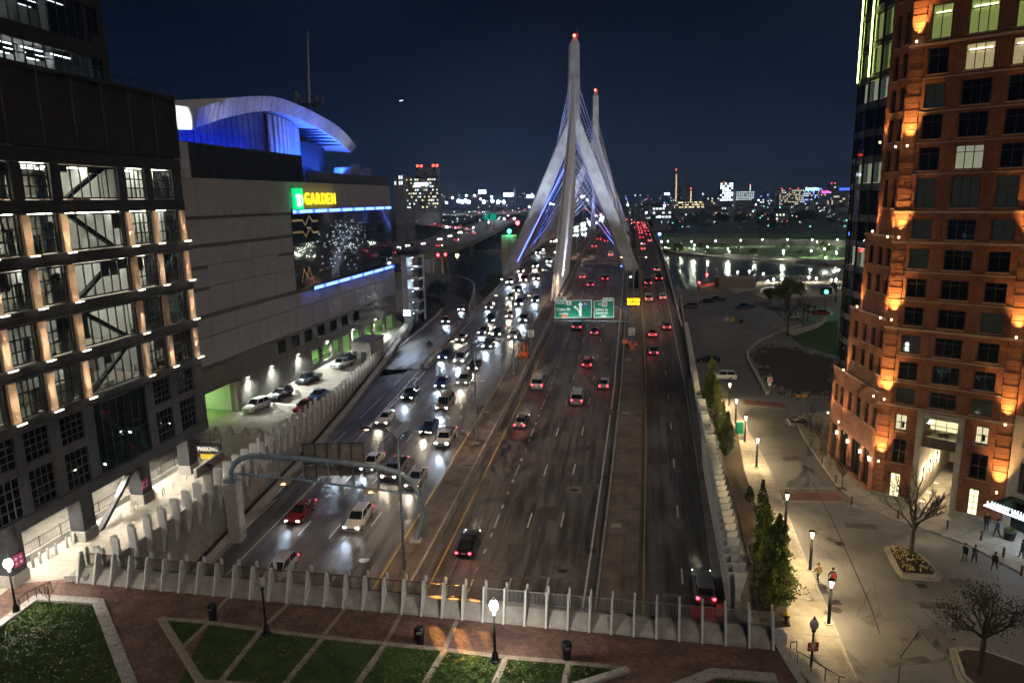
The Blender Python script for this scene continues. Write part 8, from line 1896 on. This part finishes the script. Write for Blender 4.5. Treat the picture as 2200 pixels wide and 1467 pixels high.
def deck_cars(N, Fa, lane, n, z, toward, label, grp, hm):
    for k in range(n):
        s_ = (k + 0.5 + rnd.uniform(-0.3, 0.3)) / n * (len(N) - 1); i = min(int(s_), len(N) - 2); u = s_ - i
        a_ = N[i].lerp(Fa[i], lane); b_ = N[i + 1].lerp(Fa[i + 1], lane); p = a_.lerp(b_, u); d = (b_ - a_).normalized()
        if toward: d = -d
        car(KDS[k % 8], COLS[(k * 3) % 11], (p.x, p.y, z + 0.01), math.atan2(-d.x, d.y), label, grp, 'on', 0, False, hm)
deck_cars(N1, F1, 0.30, 9, 8.0, False, 'car with red tail lights on the near side of the curved flyover', 'cars on the curved flyover', E_['head'])
deck_cars(N1, F1, 0.68, 12, 8.0, True, 'car with headlights on the far side of the curved flyover', 'oncoming cars on the curved flyover', E_['headfar'])
deck_cars(N2, F2, 0.4, 9, 9.0, True, 'distant car with headlights on the lower flyover', 'cars on the lower flyover', E_['headfar'])
deck_cars(N3, F3, 0.5, 12, 13.0, False, 'distant car with red tail lights on the farthest flyover', 'cars on the farthest flyover', E_['head'])
# signals and lamps under the flyovers
def lamp_head(p, mat, r, label, cat, name, group=None, pole=True, e=0, col=(1, 1, 1)):
    t = thing(name, label, cat, (p.x, p.y, p.z), 0, group)
    obj('head', MB().lathe([(r * 0.5, -r), (r, -r * 0.4), (r, r * 0.5), (r * 0.5, r)], 10), mat, t, smooth=True)
    if pole: obj('pole', MB().tube([(0, 0.1, min(-3.5, -3 - p.z)), (0, 0.1, -r)], 0.09, 6), M['dsteel2'], t)
    if e: lamp('POINT', (0, 0, -r - 0.35), e, col, t, 0.3)
    return t
for px, py, mt, r, lb_, e, col in ((1094, 497, 'greensig', 0.75, 'green navigation light on the flyover pier', 500, (0.05, 1, 0.4)), (1112, 479, 'redsig', 0.8, 'red signal light above the pier left of the pylon', 500, (1, 0.05, 0.05)), (941, 548, 'redsig', 0.45, 'left one of two red signals under the curved flyover', 150, (1, 0.05, 0.05)), (957, 547, 'redsig', 0.4, 'right one of two red signals under the curved flyover', 150, (1, 0.05, 0.05)), (982, 549, 'sodium', 0.5, 'amber lamp glowing under the curved flyover', 1200, (1.0, 0.5, 0.12))):
    lamp_head(A(px, py, 270 if py > 520 else 300), E_[mt], r, lb_, 'signal', 'signal_light', 'signals under the flyover', e=e, col=col)
p = A(1094, 530, 302); t = thing('bridge_pier', 'broad concrete pier under the flyover beside the pylon foot', 'pier', (p.x, p.y, 0)); obj('shaft', MB().bbox(-3.4, 3.4, -1.5, 1.5, -6, 15, 0.2), M['concrete'], t)
for k, (px, py) in enumerate(((955, 600), (1004, 590), (915, 560), (990, 620))):
    p = A(px, py, 235 + 5 * k); t = thing('slim_pole', '%s slim pole among the clump of trees by the on-ramp' % ordinal(k), 'pole', (p.x, p.y, -3), 0, 'slim poles by the on-ramp'); obj('pole', MB().tube([(0, 0, 0), (0, 0, 11)], [0.09, 0.05], 6), M['galv'], t); obj('arm', MB().tube([(0, 0, 10.8), (0.9, 0, 11.1)], 0.04, 5), M['galv'], t)
# ================================================================== far buildings
def far_block(px0, py0, px1, py1, Y, label, floors, cols, lit, frac, wall='far_wall', name='far_building', depth=18, beacon=0, seed=0, band=False, group=None, strip=None):
    rn = random.Random(seed + int(px0)); a_ = A(px0, py0, Y); b_ = A(px1, py1, Y); w_ = b_.x - a_.x; h = a_.z - b_.z; base = min(b_.z, -3)
    t = thing(name, label, 'building', (a_.x, Y, 0), 0, group)
    obj('wall', MB().box(0, w_, 0, depth, base, a_.z), M[wall], t); obj('roof', MB().box(-0.4, w_ + 0.4, -0.4, depth + 0.4, a_.z, a_.z + 0.6), M['dsteel2'], t)
    fh = h / floors; cw = w_ / cols; wm = {}
    for j in range(floors):
        for i in range(cols):
            if rn.random() < frac:
                mt = rn.choice(lit); key = mt
                if key not in wm: wm[key] = MB().box(0, cw * 0.72, -0.12, 0.0, 0, fh * (0.45 if band else 0.6)).mesh('window', E_[mt])
                obj('window', wm[key], None, t, (cw * (i + 0.14), -0.02, b_.z + fh * (j + 0.25)))
            elif rn.random() < 0.3:
                if 'd' not in wm: wm['d'] = MB().box(0, cw * 0.72, -0.12, 0.0, 0, fh * 0.55).mesh('window', M['media'])
                obj('window', wm['d'], None, t, (cw * (i + 0.14), -0.02, b_.z + fh * (j + 0.25)))
    for k in range(beacon): obj('red_beacon', MB().lathe([(0.5, 0), (0.9, 0.6), (0.9, 1.6), (0.4, 2.0)], 8, (w_ * (k + 0.3) / beacon, 2, a_.z + 0.7)), E_['starred'], t)
    if strip: obj('roof_sign', MB().box(w_ * 0.1, w_ * 0.8, -0.6, -0.2, a_.z - h * 0.12, a_.z + h * 0.02), E_[strip], t)
    return t
far_block(862, 383, 943, 448, 620, 'lit slab office building left of the flyovers, lower broad part', 9, 17, ['cool', 'warmw', 'cool', 'pale'], 0.42, depth=25, beacon=0, band=True)
t = far_block(893, 361, 942, 384, 632, 'upper plant storey with red beacons on the lit slab office building', 3, 8, ['greyb'], 0.3, depth=18)
for px, py in ((897, 357), (905, 357), (931, 356), (939, 356)): lamp_head(A(px, py, 634), E_['starred'], 1.1, {897: 'leftmost', 905: 'second', 931: 'third', 939: 'rightmost'}[px] + ' red beacon on the plant storey roof', 'beacon', 'roof_beacon', 'red beacons on the office roof', pole=False)
p = A(905, 399, 619); g = MB(); g.box(-6, 6, 0, 0.3, 0, 2.2); tag(obj('roof_lettering', g, E_['coolb'], None, p), 'white glowing name panel on the slab office building', 'sign')
far_block(846, 376, 866, 400, 590, 'low roof-level block between arena and slab office', 2, 4, ['cool'], 0.4)
far_block(1548, 393, 1574, 432, 1500, 'tower under construction outlined by rows of white lamps', 8, 6, ['coolb'], 0.72, beacon=1)
far_block(1582, 411, 1620, 430, 1480, 'broad floodlit glass block beside the construction tower', 6, 9, ['cool'], 0.97, band=True)
far_block(1675, 408, 1726, 440, 1450, 'wide office block with warm and white window rows on the horizon', 8, 14, ['cool', 'warmw', 'warmw'], 0.55, band=True, beacon=3)
far_block(1727, 405, 1764, 440, 1470, 'office block with cyan roof sign on the horizon', 8, 10, ['cool', 'cool', 'bluew'], 0.45, strip='cyan', beacon=2)
far_block(1764, 412, 1784, 440, 1460, 'block with magenta lit band on the horizon', 6, 6, ['cool', 'warmw'], 0.2, strip='magw', beacon=2)
far_block(1785, 396, 1797, 440, 1500, 'slim dark tower with red beacons on the horizon', 9, 4, ['warmw', 'cool'], 0.25, beacon=2)
far_block(1799, 405, 1840, 440, 1500, 'block with blue roof strip beside the glass tower', 7, 7, ['warmw', 'greyb'], 0.25, strip='blue')
far_block(1462, 400, 1478, 436, 1700, 'dark silo-like tower left of the construction tower', 6, 3, ['warmw'], 0.08, beacon=0)
far_block(1448, 433, 1512, 447, 1100, 'long parking deck lined with warm lamps', 3, 22, ['warmw', 'starwarm'], 0.75, band=True)
far_block(1402, 444, 1442, 470, 700, 'low building with a row of white windows past the ramp', 3, 6, ['cool'], 0.5, band=True)
far_block(1515, 425, 1545, 440, 1500, 'low block left of the construction tower', 3, 7, ['cool', 'warmw'], 0.3)
far_block(1622, 428, 1642, 442, 1400, 'small lit block between the floodlit and wide offices', 3, 4, ['cool', 'coolb'], 0.5)
for px, y0, y1, Y, n, lb_ in ((1453, 366, 434, 1100, 15, 'tall chimney strung with warm lamps'), (1484, 407, 436, 1100, 7, 'shorter chimney beside the tall lamp-strung one')):
    a_, b_ = A(px, y0, Y), A(px, y1, Y); t = thing('chimney', lb_, 'chimney', (a_.x, Y, 0)); obj('stack', MB().tube([(0, 0, b_.z - 5), (0, 0, a_.z)], [2.2, 1.4], 10), M['far_wall'], t)
    for k in range(n): obj('lamp', MB().box(-0.8, 0.8, -2.6, -2.2, 0, 1.0), E_['starwarm'], t, (0, 0, b_.z + (a_.z - b_.z) * (k + 0.3) / n * 0.88))
    obj('red_beacon', MB().lathe([(0.6, 0), (1.0, 0.6), (1.0, 1.6), (0.4, 2.0)], 8, (0, 0, a_.z)), E_['starred'], t)
a_ = A(1612, 398, 1490); t = thing('tower_crane', 'tower crane with a white-lit mast over the floodlit block', 'crane', (a_.x, 1490, 0)); obj('mast', MB().box(-0.7, 0.7, -0.7, 0.7, 0, a_.z), E_['cool'], t); obj('jib', MB().box(-40, 12, -0.5, 0.5, a_.z - 3, a_.z - 2), M['far_wall'], t); obj('red_beacon', MB().lathe([(0.6, 0), (1.0, 1), (0.4, 2)], 8, (0, 0, a_.z)), E_['starred'], t)
# billboards, flag, yard lights beyond the flyovers
for px0, py0, px1, py1, Y, lb_ in ((1082, 415, 1104, 422, 1000, 'bright white billboard left of the pylon'), (1028, 409, 1044, 416, 1100, 'smaller lit billboard farther left'), (1132, 419, 1147, 425, 1000, 'narrow lit billboard touching the pylon leg'), (1248, 420, 1257, 425, 900, 'small lit sign framed by the far pylon'), (1306, 420, 1310, 425, 800, 'tiny lit sign right of the far pylon'), (1428, 415, 1438, 419, 1300, 'blue-white roof sign left of the lamp-strung chimney')):
    a_, b_ = A(px0, py0, Y), A(px1, py1, Y); t = thing('billboard', lb_, 'billboard', (a_.x, Y, 0), 0, 'lit billboards'); obj('panel', MB().box(0, b_.x - a_.x, 0, 0.5, b_.z, a_.z), E_['ad'], t); obj('post', MB().box((b_.x - a_.x) / 2 - 0.5, (b_.x - a_.x) / 2 + 0.5, 0.2, 0.8, -3, b_.z), M['far_wall'], t)
a_ = A(1107, 398, 990); t = thing('flagpole', 'tall white flagpole beside the billboard', 'flagpole', (a_.x, 990, 0)); obj('pole', MB().tube([(0, 0, -3), (0, 0, a_.z)], [0.5, 0.2], 6), M['white'], t); obj('flag', MB().add([(0, 0, a_.z - 1), (-3.5, 0.6, a_.z - 10), (-3.0, 0.2, a_.z - 18), (0, 0, a_.z - 14)], [(0, 1, 2, 3)]), M['sign_white'], t)
yl_px = [(985, 432), (993, 434), (1000, 431), (1007, 434), (1040, 434), (1058, 432), (1071, 434), (1082, 434), (972, 425), (960, 436), (1002, 420), (1020, 420), (1056, 423), (1068, 436), (1033, 428), (1190, 440), (1183, 438), (1262, 430), (1137, 445)]
for k, (px, py) in enumerate(yl_px): lamp_head(A(px, py, 850), E_['coolb2'], 1.5 if k < 8 else 0.7, 'white yard floodlight glaring on the left horizon', 'floodlight', 'yard_light', 'yard floodlights')
for k, (px, py) in enumerate(((1160, 470), (1232, 452), (1105, 470), (960, 488), (1083, 470), (1388, 457), (1349, 441), (1417, 466), (1427, 442))): lamp_head(A(px, py, 520), E_['coolb2'], 0.5, '%s roadside lamp from the left among the ramps by the bridge' % ordinal([3, 4, 2, 0, 1, 6, 5, 7, 8][k]), 'street lamp', 'road_lamp', 'lamps among the ramps')
# green signs on the curved flyover
for px0, px1, y0, y1 in ((1040, 1050, 461, 472), (1053, 1066, 459, 473)):
    a_, b_ = A(px0, y0, 520), A(px1, y1, 520); t = thing('overhead_sign', 'green direction sign over the curved flyover, %s' % ('narrower one' if px0 == 1040 else 'wider one'), 'road sign', (a_.x, 520, 0)); obj('panel', MB().box(0, b_.x - a_.x, 0, 0.3, b_.z, a_.z), M['green_lit'], t); obj('post', MB().box((b_.x - a_.x) / 2 - .2, (b_.x - a_.x) / 2 + .2, 0.3, 0.7, 5, b_.z), M['dsteel2'], t)

# ================================================================== park across the river
Z3 = -2.9
structure('park_lawn', flat([(86, 446), (60, 600), (130, 640), (300, 560), (320, 400), (157, 350), (120, 398), (94, 442)], Z3), M['parkgrass'])
def path_strip(pts, w_, z, mat, name): 
    P = [G(x, y, z) for x, y in pts]; V = []; g = MB()
    for i, p in enumerate(P):
        d = (P[min(i + 1, len(P) - 1)] - P[max(i - 1, 0)]).normalized(); n = Vector((d.y, -d.x, 0)) * w_; V += [p - n, p + n]
    g.add(V, [(2 * i, 2 * i + 1, 2 * i + 3, 2 * i + 2) for i in range(len(P) - 1)]); return structure(name, g, mat)
path_strip([(1418, 531), (1450, 533), (1520, 534), (1600, 531), (1680, 529), (1740, 531)], 2.2, Z3 + 0.02, M['side'], 'park_path'); path_strip([(1420, 536), (1470, 542), (1540, 550), (1640, 556), (1700, 558), (1760, 557)], 2.6, Z3 + 0.03, M['side'], 'park_path'); path_strip([(1425, 549), (1500, 555), (1600, 560), (1700, 568), (1810, 578)], 2.2, Z3 + 0.04, M['side'], 'river_walk')
pk_px = [(100, 810), (165, 805), (302, 830), (408, 810), (437, 845), (655, 803), (912, 795), (1135, 787), (1393, 787), (1648, 790), (1695, 810), (1905, 790), (1818, 842), (140, 870), (433, 887), (572, 863), (780, 882), (795, 910), (1055, 897), (1350, 903), (1350, 925), (1635, 905), (1773, 885), (1785, 975), (1890, 912), (1897, 927)]
for k, (zx, zy) in enumerate(sorted(pk_px)):
    px, py = 1400 + zx / 4.783, 350 + zy / 4.783
    g0 = G(px, py + 14, Z3); hh = A(px, py, g0.y).z - Z3
    t = thing('park_lamp', '%s glowing park lamp from the left along the far river bank' % ordinal(k), 'street lamp', tuple(g0), 0, 'park lamps'); obj('pole', MB().tube([(0, 0, 0), (0, 0, hh - 0.3)], 0.08, 6), M['dsteel2'], t); obj('head', MB().lathe([(0.12, hh - 0.3), (0.28, hh - 0.1), (0.26, hh + 0.2), (0.1, hh + 0.32)], 10), E_['parkl'], t, smooth=True)
    lamp('POINT', (0, 0, hh - 0.8), 1300, (0.90, 1.0, 0.74), t, 0.3)
rn = random.Random(9)
for k in range(16):
    px, py = rn.uniform(1430, 1800), rn.uniform(538, 556); p = G(px, py, Z3); tree(rn.choice(['bare', 'buds', 'leafy']), p, 'park tree standing between the lamps on the far bank', 'park trees', rn.uniform(0.8, 1.4), k)
for k in range(46):
    px = rn.uniform(1390, 1830); Y = rn.uniform(640, 900); p = A(px, 500, Y); tree('dark', (p.x, Y, -3), 'dark tree in the belt behind the riverside park', 'tree belt behind the park', rn.uniform(1.4, 2.3), k)
for k in range(22):
    px = rn.uniform(850, 1180); Y = rn.uniform(640, 900); p = A(px, 500, Y); tree('dark', (p.x, Y, -3), 'dark tree beyond the flyovers on the left', 'trees beyond the flyovers', rn.uniform(1.2, 2.0), k)
# low retaining wall behind the park
a_, b_ = G(1420, 520, Z3), G(1830, 528, Z3); tag(obj('park_wall', MB().extrude([(a_.x, a_.y, Z3), (b_.x, b_.y, Z3), (b_.x, b_.y, Z3 + 3.5), (a_.x, a_.y, Z3 + 3.5)], (0, 1, 0)), M['concrete_d']), 'long grey wall behind the riverside park', 'wall')
# houses on the slope beyond
hw = MB().box(-5, 5, -4, 4, 0, 7).mesh('wall', M['far_wall']); hr_ = MB().add([(-5.4, -4.4, 7), (5.4, -4.4, 7), (5.4, 4.4, 7), (-5.4, 4.4, 7), (-5.4, 0, 10), (5.4, 0, 10)], [(0, 1, 5, 4), (2, 3, 4, 5), (0, 4, 3), (1, 2, 5), (0, 3, 2, 1)]).mesh('roof', M['dsteel2'])
hwn = {m_: MB().box(-0.6, 0.6, -0.1, 0, 0, 1.5).mesh('window', E_[m_]) for m_ in ('warmw', 'cool', 'greyb')}; hch = MB().box(-0.5, 0.5, -0.5, 0.5, 0, 3).mesh('chimney', M['far_wall'])
rn = random.Random(21)
for k in range(48):
    left = k % 4 == 3; px = rn.uniform(1380, 1830) if not left else rn.uniform(860, 1180); Y = rn.uniform(820, 1350); p = A(px, 470, Y)
    t = thing('far_house', 'small dark house with lit windows in the far townscape', 'house', (p.x, Y, rn.uniform(-3, 2)), rn.uniform(-0.4, 0.4), 'far houses', scale=(rn.uniform(0.8, 1.7),) * 3)
    obj('wall', hw, None, t); o = obj('roof', hr_, None, t); obj('chimney', hch, None, o, (rn.uniform(-3, 3), 0.5, 8.5))
    for i in range(4):
        for j in range(2): obj('window', hwn[rn.choice(['warmw', 'cool', 'greyb', 'greyb', 'greyb'])], None, t, (-3.6 + 2.4 * i, -4.02, 1.2 + 3 * j))
# scattered town lamps, too many and too small to count
for nm, mt, n, x0, x1, y0, y1, s0, s1 in (('town_lights', 'starlight', 170, 850, 1850, 415, 470, 0.2, 0.55), ('town_lights', 'starwarm', 110, 850, 1850, 418, 480, 0.2, 0.5), ('town_lights', 'starred', 44, 850, 1850, 415, 490, 0.2, 0.5), ('town_lights', 'purple', 26, 1000, 1850, 418, 450, 0.25, 0.55), ('town_lights', 'cyan', 22, 1350, 1850, 430, 490, 0.2, 0.45)):
    g = MB(); rn = random.Random(n)
    for _ in range(n):
        px = rn.uniform(x0, x1); py = y0 + (y1 - y0) * rn.random() ** 1.25; Y = max(500, min(2200, 30 * 1500 / max(12, (py - 416)) * 0.8)); p = A(px, py, Y); s_ = rn.uniform(s0, s1) * Y / 900; g.box(p.x - s_, p.x + s_, Y - s_, Y + s_, p.z - s_, p.z + s_)
    o = obj(nm, g, E_[mt]); o['kind'] = 'stuff'; o['label'] = {'starlight': 'countless white town lamps across the far shore', 'starwarm': 'countless amber town lamps across the far shore', 'starred': 'scattered red lamps across the far shore', 'purple': 'scattered violet lamps on the horizon', 'cyan': 'scattered cyan lamps across the far shore'}[mt]
# police light on the road past the ramp
lamp_head(A(1417, 503, 560), E_['bllight'], 1.0, 'blue flashing light on the road beyond the exit ramp', 'signal', 'blue_light', pole=False, e=400, col=(0.1, 0.2, 1))
# ================================================================== river lock and docks
dk = thing('river_lock', 'lit concrete lock walls and walkways at the river end of the lot', 'lock')
def slab(pts, z0, z1, mat, name): obj(name, MB().prism([G(x, y, z1)[:2] for x, y in pts], z0, z1), M[mat], dk)
slab([(1565, 622), (1640, 603), (1830, 604), (1830, 612), (1650, 612), (1580, 630)], -5.5, -2.2, 'side', 'lock_wall'); slab([(1620, 632), (1830, 622), (1830, 634), (1640, 642)], -5.5, -2.3, 'side', 'lock_wall'); slab([(1500, 627), (1565, 618), (1570, 626), (1505, 634)], -5.5, -2.4, 'concrete_d', 'dock')
slab([(1500, 612), (1600, 596), (1604, 600), (1504, 617)], -5.5, -2.6, 'wood', 'dock')
p = G(1565, 618, -2.2); obj('control_house', MB().bbox(p.x - 4, p.x + 9, p.y - 2, p.y + 3, -2.3, 1.5, 0.1), M['granite_b'], dk); 
g = MB()
for k in range(40): q = G(1560, 600, -2.2).lerp(G(1830, 598, -2.2), k / 39); g.tube([q, q + Vector((0, 0, 1.3))], 0.07, 4)
for z_ in (0.7, 1.3): g.tube([G(1560, 600, -2.2 + z_ * 0) + Vector((0, 0, z_)), G(1830, 598, -2.2) + Vector((0, 0, z_))], 0.05, 4)
obj('walkway_rail', g, M['fin'], dk)
for k, (px, py, mt, lb_) in enumerate(((1519, 590, 'redsig', 'brightest red lamp over the river lock'), (1502, 607, 'redsig', 'red lamp on the left dock post'), (1541, 621, 'redsig', 'red lamp low on the dock edge'), (1525, 633, 'redsig', 'red lamp beside the black pickup'), (1549, 601, 'redsig', 'red lamp on the control house corner'), (1573, 604, 'redsig', 'faint red lamp on the control house roof'))):
    lamp_head(A(px, py, 262), E_[mt], 0.4 if k == 0 else 0.26, lb_, 'signal', 'lock_signal', 'red lock signals', e=260 if k < 4 else 90, col=(1, 0.05, 0.06))
for k, (px, py) in enumerate(((1585, 585), (1610, 583), (1640, 588), (1738, 596), (1754, 598), (1786, 601), (1796, 600), (1802, 580), (1655, 625), (1650, 604), (1672, 617), (1700, 616), (1771, 610), (1662, 600), (1680, 600))):
    lamp_head(A(px, py, 258), E_['parkl'], 0.28, '%s white lamp from the left over the lock walkways' % ordinal(sorted([1585, 1610, 1640, 1738, 1754, 1786, 1796, 1802, 1655, 1650, 1672, 1700, 1771, 1662, 1680]).index(px)), 'street lamp', 'lock_lamp', 'lamps over the lock', e=300, col=(1.0, 0.86, 0.58))
p = G(1772, 664, SZ); t = thing('traffic_signal', 'green traffic signal near the parked red car', 'traffic signal', (p.x, p.y, SZ)); obj('pole', MB().tube([(0, 0, 0), (0, 0, 4.6)], 0.08, 6), M['dsteel'], t); obj('housing', MB().bbox(-1.6, 1.6, -0.2, 0.2, 4.3, 6.2, 0.05), M['dsteel'], t); o = obj('green_lamp', MB().lathe([(0.5, 0), (0.5, 0.1)], 12), E_['greensig'], t, (0, -0.22, 5.0)); o.rotation_euler = (R(90), 0, 0)
# distant aircraft light
p = A(862, 217, 620); tag(obj('aircraft_light', MB().ring_loft([[(-1.6, 0, -.2), (-1.6, 0, 0.1), (-1.6, .2, 0)], [(0, 0, -.3), (0, 0, .3), (0, .3, 0)], [(1.6, 0, .3), (1.6, 0, .6), (1.6, .2, .4)]]), E_['starlight'], None, p), 'small white aircraft light in the dark sky', 'aircraft')
# ================================================================== night air
m = bpy.data.materials.new('night_haze'); m.use_nodes = True; t = m.node_tree; t.nodes.clear()
o_ = t.nodes.new('ShaderNodeOutputMaterial'); pv = t.nodes.new('ShaderNodeVolumePrincipled')
pv.inputs['Color'].default_value = (0.45, 0.66, 1.0, 1); pv.inputs['Density'].default_value = 0.0003; pv.inputs['Anisotropy'].default_value = 0.55
t.links.new(pv.outputs[0], o_.inputs['Volume'])
hz = obj('haze', MB().box(-4600, 4600, -360, 4700, -10.5, 150), m); hz['kind'] = 'stuff'; hz['label'] = 'thin night haze over the river and highway'
